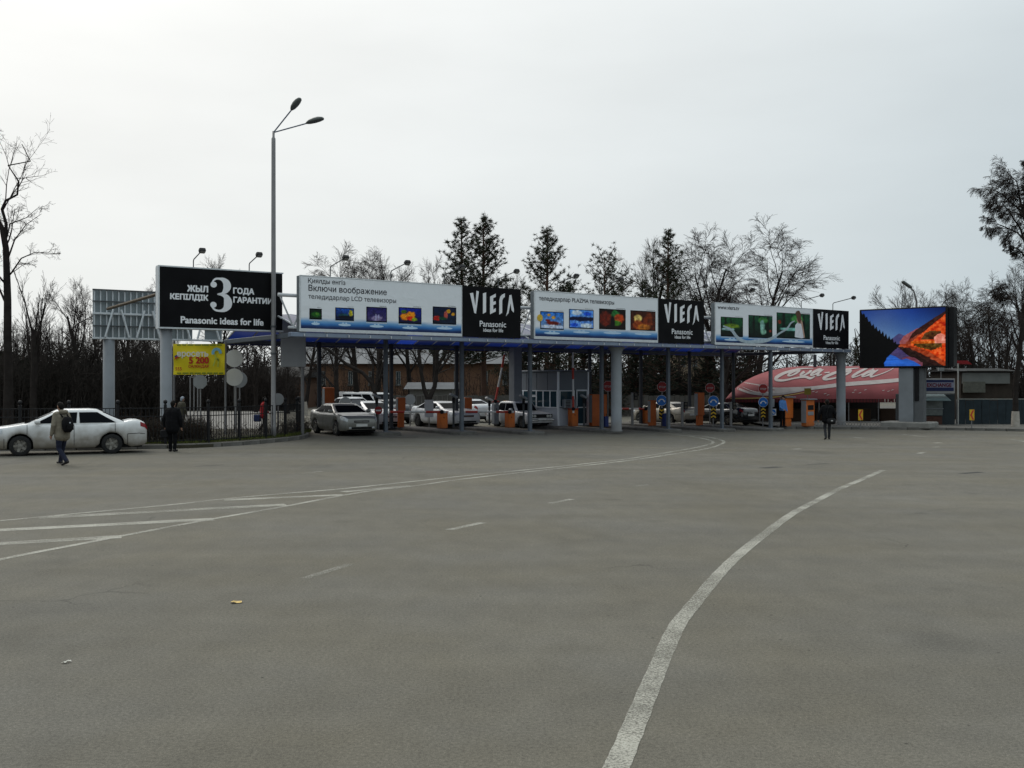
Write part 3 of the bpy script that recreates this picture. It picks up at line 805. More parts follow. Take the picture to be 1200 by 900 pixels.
# back-to-front board further left: only its ribbed back shows
RA = W(110, 337, 46.8); RB = W(262, 345, 50.0); dr = V((RB.x - RA.x, RB.y - RA.y, 0)); rw = dr.length; ra = math.atan2(dr.y, dr.x)
rzt = RA.z; rzb = CAMZ + (HZ - 396) / FPX * 46.8
br = thing('billboard', 'grey back of a billboard with bare ribs, on a column at far left', 'billboard', (RA.x, RA.y, 0), ra)
M_RIBB = mat('galvanised_sheet', (.24, .275, .29), .55, .4, var=.18, scale=1.5)
MB().box(0, rw * .76, .30, .34, rzb, rzt).build('sheet', M_RIBB, br)
MB().box(rw * .86, rw, .30, .34, rzb, rzb + 1.0).build('sheet', M_RIBB, br)
rib = MB(); rib.box(-.025, .025, .18, .30, rzb, rzt); rme2 = rib.mesh('rib', M_FRAME)
nr = 17
for i in range(nr): obj('rib', rme2, br, (.06 + i * rw * .76 / nr, 0, 0))
M_RAIL = mat('dark_rail', (.09, .095, .10), .6, .3)
for z, h in ((rzb + .0, .09), (rzb + .6, .05), (rzb + 1.15, .10), (rzb + 1.75, .05), (rzt - .06, .06)):
    MB().cbox(-.04, rw, .08, .18, z, z + h, .01).build('rail', M_FRAME if h > .07 else M_RAIL, br)
for i in range(8):
    x = .5 + i * rw / 8.5
    a = (x, .02, rzb + .1); b_ = (x + rw / 17, .02, rzb + 1.4)
    if i % 2: a, b_ = (x, .02, rzb + 1.4), (x + rw / 17, .02, rzb + .1)
    MB().tube([a, b_], .05, 6).build('truss_strut', M_FRAME, br)
st0 = br.matrix_basis.inverted() if False else None
inv = (TR((RA.x, RA.y, 0)) @ RZ(ra)).inverted()
pa = inv @ W(187, 343, 40.5); pb = inv @ W(126, 361, 46.3)
MB().tube([pa, pb], .07, 6).build('brace', mat('tan_beam', (.11, .085, .06), .7, .1, var=.25), br)
MB().lathe([(.30, -.1), (.27, .2), (.26, rzb)], 20).build('column', M_COLUMN, br, True, loc=(.72, .35, 0))

# ------------------------------------------------------------------ lamp posts
M_POLE = mat('pole_paint', (.17, .165, .165), .5, .3, var=.12, scale=2)
M_POLEW = mat('galvanised_pole', (.23, .225, .225), .5, .4, var=.12, scale=2)
lp = G(320.5, 512, .12); lp = GY(320.5, 41.2, .1)
lamp = thing('street_lamp', 'tall slim twin-armed street lamp rising behind the black railing', 'street lamp', lp)
ztop = CAMZ + (HZ - 160) / FPX * 41.2 - lp.z
MB().lathe([(.115, -.05), (.115, .5), (.10, .55), (.098, 5.5), (.085, ztop - .3), (.085, ztop - .05), (.05, ztop), (.05, ztop + .25)], 14).build('pole', M_POLEW, lamp, True)
for (hx, hy, ang_) in ((349, 124, .85), (371, 143.5, .28)):
    e = W(hx, hy, 41.2) - V(lp); st = V((0, 0, ztop + .2)); e.y = -.35
    arm_end = st.lerp(e, .80)
    MB().tube([st, arm_end], .028, 8).build('arm', mat('lamp_arm_blue', (.16, .19, .24), .4, .4), lamp)
    d = (e - st).normalized(); L_ = (e - st).length * .27
    M = TR(arm_end) @ d.to_track_quat('X', 'Z').to_matrix().to_4x4()
    h = MB()
    secs = [(-.02, .045, .045), (.05, .10, .08), (.16, .15, .12), (.40, .18, .15), (.60, .17, .14), (.78, .12, .09), (.84, .04, .04)]
    k = L_ / .55
    ring = []
    for (x, w_, t_) in secs:
        for j in range(12):
            a = 2 * PI * j / 12; z_ = math.sin(a) * t_
            ring.append(M @ V((x * k, math.cos(a) * w_, z_ if z_ > 0 else z_ * .45)))
    fs = [(i * 12 + j, i * 12 + (j + 1) % 12, (i + 1) * 12 + (j + 1) % 12, (i + 1) * 12 + j) for i in range(6) for j in range(12)]
    h.add(ring, fs + [tuple(range(11, -1, -1)), tuple(range(72, 84))])
    h.build('lamp_head', mat('lamp_head', (.10, .11, .105), .45, .2), lamp, True)
for z in (zb - lp.z + .1, 3.4):
    MB().lathe([(.12, z), (.12, z + .08)], 14).build('clamp', M_RAIL, lamp)
# second street lamp, its curved head showing above the screen
lp2 = GY(1074, 84)
l2 = thing('street_lamp', 'street lamp with curved arm peeking over the top of the lit screen', 'street lamp', lp2)
zt2 = CAMZ + (HZ - 352) / FPX * 84 - lp2.z
MB().tube([(0, 0, 0), (0, 0, zt2), (-.25, -.1, zt2 + .8), (-.65, -.2, zt2 + 1.2)], [.13, .09, .06, .05], 8).build('pole', M_POLE, l2, True)
M = TR((-.6, -.2, zt2 + 1.15)) @ RY(math.radians(35))
MB().cbox(-.85, .1, -.2, .2, -.1, .12, .07, M=M).build('lamp_head', mat('lamp_head', (.1, .11, .105)), l2)

# ------------------------------------------------------------------ railing round the verge
M_IRON = mat('black_iron', (.009, .009, .010), .6, .0, var=.25, scale=8)
RLP = [V((-40, 32.9, 0))] + [G(a, b, .12) for a, b in ((0, 521.6), (170, 519.2), (227, 518.2), (270, 515.5), (297, 513.6), (318, 511.8), (331, 510.5), (344, 508.6), (350.5, 507.0), (352.5, 505.2), (350, 503.8))]
RLP = [V((p.x, p.y, .12)) for p in RLP]
RC = [V(p) for p in catmull([tuple(p) for p in RLP], 6)]
cum = [0]
for a, b in zip(RC[:-1], RC[1:]): cum.append(cum[-1] + (b - a).length)
def at_len(s_):
    for i in range(len(cum) - 1):
        if s_ <= cum[i + 1]:
            t = (s_ - cum[i]) / max(1e-6, cum[i + 1] - cum[i]); d = RC[i + 1] - RC[i]
            return RC[i].lerp(RC[i + 1], t), math.atan2(d.y, d.x)
    return RC[-1], 0
fence = thing('iron_railing', 'black iron railing with ball-topped posts curving round the planted verge', 'railing', (0, 0, 0))
pm_ = MB(); pm_.cbox(-.05, .05, -.05, .05, 0, 1.44, .012); pm_.lathe([(.02, 1.44), (.065, 1.49), (.075, 1.53), (.06, 1.58), (.01, 1.61)], 10)
pme_ = pm_.mesh('post', M_IRON)
pk = MB(); pk.box(-.009, .009, -.009, .009, .06, 1.30); pke = pk.mesh('picket', M_IRON)
total = cum[-1]; s_ = 0; PITCH = 1.62; npan = int(total / PITCH)
for i in range(npan + 1):
    q, a = at_len(min(total, i * total / npan)); obj('post', pme_, fence, q, a)
npk = 0
for i in range(npan):
    sA, sB = i * total / npan, (i + 1) * total / npan
    pA, _ = at_len(sA); pB, _ = at_len(sB); dd = pB - pA; an = math.atan2(dd.y, dd.x); LL = dd.length
    for z in (.10, 1.00, 1.30):
        MB().box(.05, LL - .05, -.016, .016, z - .016, z + .016).build('rail', M_IRON, fence, loc=pA, rotz=an)
    if pB.x < -21.5: continue                       # beyond the left edge of the picture
    n = 12
    for k in range(1, n):
        q = pA.lerp(pB, k / n); obj('picket', pke, fence, q, an); npk += 1

# hedge of bare red-berried twigs and the grass at its foot
def hedge(name, pts, width, height, n, mats, seed, label, cat):
    r = random.Random(seed); mb = MB()
    for _ in range(n):
        i = r.randrange(len(pts) - 1); p = pts[i].lerp(pts[i + 1], r.random()) + V((r.uniform(-width, width), r.uniform(-width, width), 0))
        h = height * r.uniform(.55, 1.0); tip = p + V((r.uniform(-.3, .3), r.uniform(-.3, .3), h)); mid = p.lerp(tip, .55) + V((r.uniform(-.1, .1), r.uniform(-.1, .1), 0))
        mb.tube([p, mid, tip], [.009, .006, .003], 3, False)
        for _k in range(4):
            q = p.lerp(tip, r.uniform(.3, 1)); e = q + V((r.uniform(-.22, .22), r.uniform(-.22, .22), r.uniform(.02, .25)))
            mb.tube([q, e], [.005, .002], 3, False)
            if r.random() < .55:
                s2 = r.uniform(.012, .024); mb.add([e + V((s2, 0, 0)), e + V((-s2, 0, s2)), e + V((0, s2, -s2)), e + V((0, -s2, s2))], [(0, 1, 2), (0, 2, 3), (0, 3, 1), (1, 3, 2)], 1 if r.random() < .45 else 2)
    o = mb.build(name, mats); tag(o, label, cat, kind='stuff'); return o
M_TWIG = mat('twig', (.045, .036, .028), .9, var=.3)
M_BERRY = mat('berry', (.10, .012, .010), .5, var=.3)
M_DLEAF = mat('dry_leaf', (.11, .075, .045), .8, var=.4)
inner = [V((p.x - .2, p.y + .9, .1)) for p in RC if p.x > -24]
def pxof(p): return 600 + p.x / p.y * FPX
hedge('bare_hedge', [p for p in inner if pxof(p) < 238], .45, .95, 1300, [M_TWIG, M_BERRY, M_DLEAF], 4, 'thicket of bare brown twigs with red berries behind the railing', 'hedge')
hedge('low_shrubs', [p for p in inner if pxof(p) > 225], .5, .62, 260, [M_TWIG, M_DLEAF, M_DLEAF], 9, 'sparse low bare shrubs near the rounded end of the railing', 'shrubs')
M_GRASS = mat('grass', (.085, .10, .022), .9, var=.4, scale=2)
gr = MB(); r = random.Random(3)
gpts = [V((p.x - .05, p.y + .35, .112)) for p in RC if p.x > -24]
for _ in range(9000):
    i = r.randrange(len(gpts) - 1); p = gpts[i].lerp(gpts[i + 1], r.random()) + V((r.uniform(-.3, .3), r.uniform(-.25, 1.1), 0))
    h = r.uniform(.05, .16); a = r.uniform(0, PI); w_ = .012
    gr.add([p + V((math.cos(a) * w_, math.sin(a) * w_, 0)), p - V((math.cos(a) * w_, math.sin(a) * w_, 0)), p + V((r.uniform(-.06, .06), r.uniform(-.06, .06), h))], [(0, 1, 2)])
tag(gr.build('grass', M_GRASS), 'short patchy green grass at the foot of the railing', 'grass', kind='stuff')

# ------------------------------------------------------------------ sign backs and the banner behind the railing
M_SIGNB = mat('sign_back', (.50, .51, .52), .6, .1, var=.08, scale=2)
M_SIGNG = mat('sign_back_dull', (.24, .25, .255), .6, .1, var=.12, scale=2)
def disc(mb, c, r, n=24, t=.012, ry=None, off=0.0):
    P = [(c[0] + r * math.cos(2 * PI * (i + off) / n), c[2] + (ry or r) * math.sin(2 * PI * (i + off) / n)) for i in range(n)]
    return mb.prism(P, c[1] - t, c[1] + t)
def sign_back(name, label, px, py, r_px, Y, n=24, mt=M_SIGNB, pole_dx=0.0, off=0.0, cat='sign'):
    c = W(px, py, Y); g = GY(px, Y); r = r_px / FPX * Y
    t_ = thing(name, label, cat, g)
    disc(MB(), (0, 0, c.z - g.z), r, n, off=off).build('panel', mt, t_)
    MB().tube([(pole_dx, .06, -.05), (pole_dx, .06, c.z - g.z + r * .8)], .032, 8).build('pole', M_POLEW, t_)
    return t_
sign_back('sign', 'upper of two round white sign backs beside the yellow banner', 274.5, 419, 10.3, 46.0)
sign_back('sign', 'lower round white sign back directly beneath another, beside the yellow banner', 274.5, 441, 10.3, 45.6, pole_dx=.06)
sign_back('sign', 'round sign back mostly hidden behind the lower white disc near the banner', 280.5, 444, 9.3, 48.5, mt=M_SIGNG)
sign_back('sign', 'grey eight-sided sign back under the yellow banner', 234.5, 446.5, 8.6, 47.0, 8, M_SIGNG, off=.5)
sign_back('sign', 'grey round sign back behind the tall lamp post, above the railing', 325.5, 467, 7.2, 50.0, mt=M_SIGNG)
for i, px in enumerate((222.8, 227.3, 231.6)):
    g = GY(px, 49.0 + i); o = MB().tube([(0, 0, -.05), (0, 0, CAMZ + (HZ - 440) / FPX * 49)], .03, 8).build('sign_pole', M_POLEW, loc=g)
    tag(o, ('leftmost', 'middle', 'rightmost')[i] + ' of three thin white poles under the yellow banner', 'pole', 'thin poles under the banner')
Y_ = 43.6; g = GY(354, Y_)
t_ = thing('sign', 'large plain grey upright sign back on pole at end of railing', 'sign', g)
a = W(329, 369, Y_) - V(g); b = W(358.5, 429, Y_) - V(g)
MB().cbox(a.x, b.x, -.03, .03, b.z, a.z, .015).build('panel', mat('sign_sheet', (.27, .275, .28), .6, .2, var=.12, scale=1.5), t_)
MB().tube([(0, .1, -.05), (0, .1, a.z - .2)], .075, 10).build('pole', M_POLE, t_)
for z in (b.z + .35, a.z - .35): MB().box(a.x + .1, b.x - .05, .031, .07, z, z + .05).build('bracket', M_POLE, t_)
# yellow banner strung between two poles
Y_ = 43.5; g = GY(234, Y_)
bn = thing('banner', 'yellow advertising banner with red numerals hanging beside the grey column', 'banner', g)
a = W(203, 402, Y_) - V(g); b = W(263.5, 438, Y_) - V(g)
M_YEL = mat('yellow_banner', (.70, .56, .015), .6, var=.08, scale=1.5)
mb = MB(); nx2, nz2 = 26, 10
def by(u, v): return .03 * math.sin(u * 9 + v * 4) + .025 * math.sin(v * 7 + u * 3)
for j in range(nz2 + 1):
    for i in range(nx2 + 1):
        u, v = i / nx2, j / nz2; mb.v.append((a.x + (b.x - a.x) * u, by(u, v), b.z + (a.z - b.z) * v))
for j in range(nz2):
    for i in range(nx2): q = j * (nx2 + 1) + i; mb.f.append((q, q + 1, q + nx2 + 2, q + nx2 + 1)); mb.mi.append(0)
mb.build('cloth', M_YEL, bn, True)
M_RED = mat('red_print', (.42, .025, .015), .6, var=.05); M_GRN = mat('green_print', (.10, .16, .02), .6); M_SBL = mat('sky_print', (.18, .42, .55), .6)
def BP(px, py): q = W(px, py, Y_) - V(g); return q.x, q.z
for s_, p0, x1p, mt_, bo in (('вросеть', (208.5, 416.7), 244.5, mat('banner_white', (.72, .70, .60), .6), .03), ('5 200', (222.3, 424.8), 245, M_RED, .04), ('САЛОНДАР', (221.5, 429.8), 245.2, M_RED, .03)):
    x0, z0 = BP(*p0); x1, _ = BP(x1p, p0[1]); text(s_, mt_, bn, x0, x1, z0, -.075, bo)
for (yy, c1) in ((403.4, M_GRN), (436.3, M_GRN)):
    xx = 208; r = random.Random(int(yy)); k_ = 0
    m_ = MB()
    while xx < 261:
        w_ = r.uniform(3.5, 8); x0, z0 = BP(xx, yy + .7); x1, z1 = BP(min(262, xx + w_), yy - .7); m_.box(x0, x1, -.075, -.070, z0, z1); xx += w_ + 1.3
    m_.build('small_print', c1, bn)
x0, z0 = BP(254.5, 412.5)
m_ = MB(); m_.ribbon([(x0 + .16 * math.cos(t), z0 + .16 * math.sin(t), .12) for t in [(-.2 + i * .25) for i in range(16)]], -.08, -.07); m_.build('ring_print', M_SBL, bn)
m_ = MB()
for pth in (((253, 419), (252, 424), (250.5, 428)), ((255.5, 418), (256.5, 423), (256, 429)), ((252, 414), (254, 419), (257.5, 422))):
    m_.ribbon([(*BP(*q), .05) for q in pth], -.08, -.07)
m_.build('figure_print', mat('yellow_green_print', (.40, .45, .06), .6), bn)
m_ = MB(); m_.prism([BP(*q) for q in ((205, 421), (206, 417.5), (209.5, 416.5), (209.8, 418), (206.5, 420))][::-1], -.08, -.07); m_.build('logo_red_print', M_RED, bn)
m_ = MB(); m_.prism([BP(*q) for q in ((205, 417), (207, 415.2), (209.3, 416), (206, 417.8))][::-1], -.085, -.071); m_.build('logo_blue_print', mat('navy_print', (.02, .04, .2), .6), bn)
x0, z0 = BP(206.2, 433); x1, _ = BP(213.5, 433); text('555', M_RED, bn, x0, x1, z0, -.075, .02)
for x in (a.x, b.x): MB().tube([(x, .1, -.05), (x, .1, a.z + .1)], .045, 8).build('pole', M_POLE, bn)
# ------------------------------------------------------------------ toll equipment
M_ORG = mat('orange_paint', (.50, .125, .022), .5, var=.10, scale=3, dirt=((.16, .08, .04), 0.0, .35, .5))
M_ORGD = mat('orange_cabinet', (.36, .085, .018), .55, var=.14, scale=3)
M_DK = mat('dark_plastic', (.011, .011, .012), .55, var=.2, spec=.12)
M_GREYC = mat('grey_cabinet', (.22, .235, .25), .55, .1, var=.1)
M_BWHITE = mat('boom_white', (.62, .62, .60), .5, var=.08)
M_BRED = mat('boom_red', (.42, .045, .03), .5, var=.08)
def base(px, py, h=.15): return G(px, py, h)
def barrier(px0, px1, pyb, pyt, boom_px=None, raised=None, label='', rz=ANG, M_=None):
    p = base((px0 + px1) / 2, pyb); Y = p.y; w = (px1 - px0) / FPX * Y * .86; h = (pyb - pyt) / FPX * Y
    t = thing('barrier', label, 'barrier', p, 0)
    MB().cbox(-w / 2, w / 2, -w * .45, w * .45, 0, h * .93, .03, M=RZ(rz)).build('cabinet', M_ or M_ORG, t)
    MB().cbox(-w * .54, w * .54, -w * .49, w * .49, h * .93, h, .02, M=RZ(rz)).build('lid', M_BRED, t)
    MB().box(-w * .1, -.0, -w * .47, -w * .44, h * .60, h * .68, M=RZ(rz)).build('lock', M_DK, t)
    if boom_px is not None or raised is not None:
        hub = V((0, -w * .55, h * .97))
        if raised is None:
            e = W(boom_px, 0, Y); d = V((e.x - p.x, 0, 0)); L = d.length; dirv = d.normalized()
        else:
            e = W(raised[0], raised[1], Y) - V(p); dirv = (e - hub); L = dirv.length; dirv.normalize()
        n = max(3, int(L / .75)); s0 = hub - dirv * (w * .5)
        sd = dirv.cross(V((0, 1, 0))).normalized()
        bm = MB().tube([s0, hub + dirv * L], [.055, .045], 8).build('boom', M_BWHITE, t)
        for k in range(n):
            if k % 2 == 0:
                MB().tube([hub + dirv * (L * (k + .1) / n), hub + dirv * (L * (k + .9) / n)], .0565, 8).build('stripe', M_BRED, bm)
        MB().lathe([(.1, -.03), (.1, .03)], 12, M=TR(hub + V((0, -.03, 0))) @ RX(PI / 2)).build('pivot', M_DK, t)
    return t
barrier(512.5, 524.2, 501, 481, 456, None, 'orange lane barrier with lowered boom in front of the white saloon')
barrier(592, 603, 500, 481, 544, None, 'orange lane barrier with lowered boom in front of the boxy white car')
barrier(666, 677, 498.5, 477.5, None, (671.3, 412), 'orange lane barrier with raised boom by the toll booth door')
barrier(576.5, 584.5, 496, 468.5, None, (591.5, 413), 'lane barrier with steeply raised boom left of the toll booth', M_=M_GREYC)
barrier(753, 760, 495.5, 477.5, 728, None, 'far orange barrier with lowered boom right of the white column')
barrier(425.5, 436.5, 494, 478, None, None, 'orange barrier cabinet directly behind the silver saloon')
def terminal(px0, px1, pyt, pyb, label, mt=M_ORGD, split=None, screen=False, hood=False, side=True, front=M_GREYC):
    p = base((px0 + px1) / 2, pyb); Y = p.y; w = (px1 - px0) / FPX * Y; h = (pyb - pyt) / FPX * Y
    t = thing('ticket_machine', label, 'ticket machine', p, 0)
    k = w / (math.cos(ANG) + .55 * math.sin(ANG)); M = RZ(ANG)
    z0 = h * split if split else 0
    MB().cbox(-k / 2, k / 2, -k * .275, k * .275, z0, h, .025, M=M).build('cabinet', mt, t)
    if split: MB().cbox(-k * .36, k * .36, -k * .2, k * .2, -.02, z0 - .002, .02, M=M).build('pedestal', mt, t)
    if screen:
        MB().cbox(-k * .36, k * .36, -k * .30, -k * .276, h * .62, h * .80, .01, M=M).build('display', M_DK, t)
        MB().cbox(-k * .36, k * .36, -k * .30, -k * .276, h * .42, h * .56, .01, M=M).build('keypad', front, t)
    if side: MB().cbox(-k * .53, -k * .505, -k * .25, k * .25, max(z0, .2), h * .97, .008, M=M).build('side_panel', front, t)
    if hood: MB().cbox(-k * .6, k * .6, -k * .5, k * .33, h + .001, h + .06, .02, M=M).build('hood', M_GREYC, t)
    return t
terminal(378, 392, 453, 500, 'tall dark orange ticket machine at left beyond the silver saloon', hood=False)
terminal(464, 475.5, 465, 499.5, 'orange ticket machine on a narrow pedestal beside the round grey sign back', split=.55)
terminal(542, 553.5, 465, 497, 'orange ticket machine behind the second lowered boom')
terminal(690, 703, 461, 498.3, 'broad orange ticket machine right of the toll booth')
terminal(705.8, 711.5, 461, 498, 'slim orange ticket machine over a blue box left of white column', split=.36)
terminal(759, 769.5, 468, 497.8, 'orange ticket machine in front of the beige saloon')
terminal(813.5, 826, 459, 497, 'orange ticket machine between the beige and the black saloon', split=.3)
t8 = terminal(914, 930, 465, 498.5, 'orange ticket machine with grey hood facing the officer in blue', mt=M_ORG, hood=True, split=.28)
t9 = terminal(938.5, 955, 467.5, 498.6, 'orange ticket machine with grey front panel left of the dark walking man', mt=M_ORG, hood=True, screen=True)
p = base(709.5, 499); o = MB().cbox(-.13, .13, -.13, .13, 0, .55, .02).build('blue_box', mat('blue_box', (.015, .03, .13), .5), loc=p, rotz=ANG); tag(o, 'small dark blue box at the foot of the slim ticket machine', 'box')
p = base(780.5, 498.5); o = MB().cbox(-.17, .17, -.15, .15, 0, .72, .02).build('blue_box', mat('blue_box', (.015, .03, .13), .5), loc=p, rotz=ANG); tag(o, 'dark blue box beside the striped chevron post near the beige saloon', 'box')
p = GY(595, 60); o = MB(); o.cbox(-.28, .28, -.22, .22, .9, 1.35, .03); o.cbox(-.06, .06, -.06, .06, 0, .9, .01); o = o.build('yellow_box', mat('yellow_box', (.48, .22, .02), .55), loc=p); tag(o, 'yellow box on a stand behind the boxy white car', 'box')
# card readers: slim post with a tilted head
def reader(px, pyt, pyb, label, mt=M_STEEL, white=False):
    p = base(px, pyb); Y = p.y; h = (pyb - pyt) / FPX * Y
    t = thing('card_reader', label, 'card reader', p, 0)
    MB().cbox(-.05, .05, -.05, .05, 0, h - .1, .01).build('post', mat('reader_post', (.05, .055, .06), .5, .2), t)
    M = TR((0, 0, h - .08)) @ RZ(ANG) @ RY(math.radians(24))
    MB().cbox(-.24, .20, -.11, .11, -.05, .07, .025, M=M).build('head', M_BWHITE if white else M_GREYC, t)
    MB().cbox(-.07, .07, -.08, .05, h - .42, h - .15, .015).build('slot_unit', M_DK, t)
reader(531.5, 461.5, 500, 'grey-headed card reader post in front of the white saloon bonnet')
reader(573.5, 465.5, 497, 'white-headed card reader post behind the second boom', white=True)
reader(613.5, 463, 499.5, 'grey-headed card reader post beside the boxy white car windscreen')
reader(684.5, 462.5, 499, 'grey-headed card reader post by the toll booth door')
reader(441.5, 462, 501.5, 'grey-headed card reader post beside the red no-entry sign')
# lane signal posts
for px, pyt, pyb, lb in ((741, 459, 497.6, 'slim lane signal post right of white column'), (799.5, 470, 498, 'slim lane signal post behind the beige saloon boot'), (856.5, 470, 498.3, 'slim lane signal post in front of the black saloon')):
    p = base(px, pyb); Y = p.y; h = (pyb - pyt) / FPX * Y; t = thing('lane_signal', lb, 'signal', p)
    MB().cbox(-.07, .07, -.06, .06, 0, h, .015).build('post', M_POLE, t)
    MB().cbox(.08, .30, -.1, .1, h - .42, h, .02).build('housing', M_DK, t)
    for k in (0, 1): MB().lathe([(.001, -.02), (.07, -.02), (.075, .0)], 12, M=TR((.19, -.105, h - .11 - k * .2)) @ RX(PI / 2)).build('lens', mat('signal_lens', (.06, .05, .04), .2), t)

# ------------------------------------------------------------------ traffic signs at the lanes
M_SRED = mat('sign_red', (.26, .018, .018), .5, var=.05); M_SBLUE = mat('sign_blue', (.012, .12, .42), .45, var=.05)
M_SWH = mat('sign_white', (.60, .60, .60), .5, var=.05); M_SYEL = mat('sign_yellow', (.55, .33, .02), .5, var=.05)
M_SORG = mat('sign_orange', (.50, .12, .01), .5, var=.05)
def chevrons(t, x0, x1, z0, z1, up, fg=M_SYEL, bg=M_DK, n=3):
    pl = MB().cbox(x0, x1, -.015, .0, z0, z1, .005).build('chevron_plate', bg, t)
    st = (z1 - z0) / n
    for k in range(n):
        za = z0 + k * st; xm = (x0 + x1) / 2; s_ = 1 if up else -1
        b0 = za + (st * .05 if up else st * .55); hgt = st * .42
        MB().prism([(x0 + .01, b0), (xm, b0 + s_ * st * .45), (x1 - .01, b0), (x1 - .01, b0 + hgt), (xm, b0 + hgt + s_ * st * .45), (x0 + .01, b0 + hgt)], -.019, -.0155).build('chevron', fg, pl)
def arrow_disc(t, z, r):
    d_ = disc(MB(), (0, -.02, z), r, 24, .01).build('blue_disc', M_SBLUE, t)
    disc(MB(), (0, -.012, z), r * 1.06, 24, .008).build('rim', M_SWH, t)
    m_ = MB()
    for s_ in (-1, 1):
        m_.ribbon([(0, z + r * .22, r * .2), (s_ * r * .28, z + r * .18, r * .2), (s_ * r * .48, z - r * .14, r * .2)], -.036, -.031)
        m_.prism([(s_ * r * .30, z - r * .10), (s_ * r * .60, z - r * .42), (s_ * r * .70, z + r * .02)], -.0365, -.0312)
    m_.build('arrow', M_SWH, d_)
def stop_disc(t, z, r, y=-.02):
    o_ = disc(MB(), (0, y, z), r, 8, .01, off=.5).build('stop_plate', M_SRED, t)
    disc(MB(), (0, y + .012, z), r * 1.05, 8, .008, off=.5).build('rim', M_SWH, t)
    text('STOP', mat('stop_lettering', (.40, .33, .33), .6), o_, -r * .62, r * .62, z - r * .24, y - .014, .03)
def lane_sign(px, pyb, label, stop=None, blue=None, chev=None, up=True):
    p = base(px, pyb); Y = p.y; k = Y / FPX
    def zz(py): return CAMZ + (HZ - py) * k - p.z
    t = thing('lane_sign', label, 'sign', p)
    top = zz((stop or blue or chev)[0]) + .1
    MB().tube([(0, .05, -.03), (0, .05, top)], .035, 8).build('pole', M_POLE, t)
    if stop: stop_disc(t, zz(stop[0]), stop[1] * k)
    if blue: arrow_disc(t, zz(blue[0]), blue[1] * k)
    if chev: chevrons(t, -chev[2] / 2 * k, chev[2] / 2 * k, zz(chev[1]), zz(chev[0]), up)
lane_sign(775.3, 498.3, 'blue arrow sign with yellow-black chevrons pointing down, before the beige saloon', None, (468.3, 6), (477.5, 490.5, 6.2), False)
lane_sign(836, 498.3, 'blue arrow sign with upward yellow chevrons left of the black saloon', None, (469, 6), (476.7, 489.3, 6.2))
lane_sign(894.3, 498.3, 'red stop over blue arrow and chevrons right of the black saloon', (454.5, 5.6), (470.3, 5.4), (476.7, 488.6, 5.6))
lane_sign(712.5, 497.5, 'red stop sign half hidden by the white column', (451.5, 6.2))
lane_sign(776, 497.0, 'red stop sign standing above the beige saloon roof', (452.3, 6.0))
lane_sign(832, 496.6, 'dim red stop sign between beige and black saloons', (453.5, 5.6))
# small plate with a white arrow on blue
p = base(905.6, 499); k = p.y / FPX; t = thing('keep_right_sign', 'small square sign with white arrow on blue disc beside the officer', 'sign', p)
z = CAMZ + (HZ - 482) * k - p.z
MB().cbox(-.19, .19, -.02, 0, z - .19, z + .19, .01).build('plate', M_SWH, t); disc(MB(), (0, -.026, z), .16, 20, .006).build('blue_disc', M_SBLUE, t)
m_ = MB(); m_.ribbon([(-.10, z + .10, .05), (.06, z - .06, .05)], -.04, -.033); m_.prism([(.09, z - .10), (.09, z + .02), (-.02, z - .10)], -.04, -.033); m_.build('arrow', M_SWH, t)
MB().tube([(0, .04, -.03), (0, .04, z + .1)], .03, 8).build('pole', M_POLE, t)
MB().cbox(-.14, .10, -.0, .12, z + .28, z + .75, .02).build('control_box', M_GREYC, t)
# no entry
p = base(443.5, 503); k = p.y / FPX; t = thing('no_entry_sign', 'red no-entry sign beside the front canopy post at left', 'sign', p); z = CAMZ + (HZ - 480) * k - p.z
disc(MB(), (0, -.02, z), 4.6 * k, 24, .01).build('red_disc', M_SRED, t); MB().box(-3.1 * k, 3.1 * k, -.035, -.031, z - .8 * k, z + .8 * k).build('white_bar', M_SWH, t)
MB().tube([(0, .04, -.03), (0, .04, z + .1)], .03, 8).build('pole', M_POLE, t)
# backs of signs among the lanes
sign_back('sign', 'round grey sign back behind the silver saloon', 405, 470.5, 6.4, 53, mt=M_SIGNG)
sign_back('sign', 'round grey sign back beside the pedestal ticket machine', 480.5, 467.3, 6.3, 55, mt=M_SIGNG)
def plate_back(px0, px1, py0, py1, pyb, label):
    p = base((px0 + px1) / 2, pyb); k = p.y / FPX; t = thing('sign', label, 'sign', p); w = (px1 - px0) / 2 * k
    z1 = CAMZ + (HZ - py0) * k - p.z; z0 = CAMZ + (HZ - py1) * k - p.z
    MB().cbox(-w, w, -.012, .012, z0, z1, .01).build('panel', M_SIGNB, t); MB().tube([(0, .05, -.03), (0, .05, z1 - .1)], .03, 8).build('pole', M_POLE, t)
plate_back(497.5, 508, 467.5, 488, 499, 'upright white rectangular sign back before the white saloon door')
plate_back(412, 422.5, 467, 483, 500, 'pale rectangular sign back just behind the silver saloon roof')
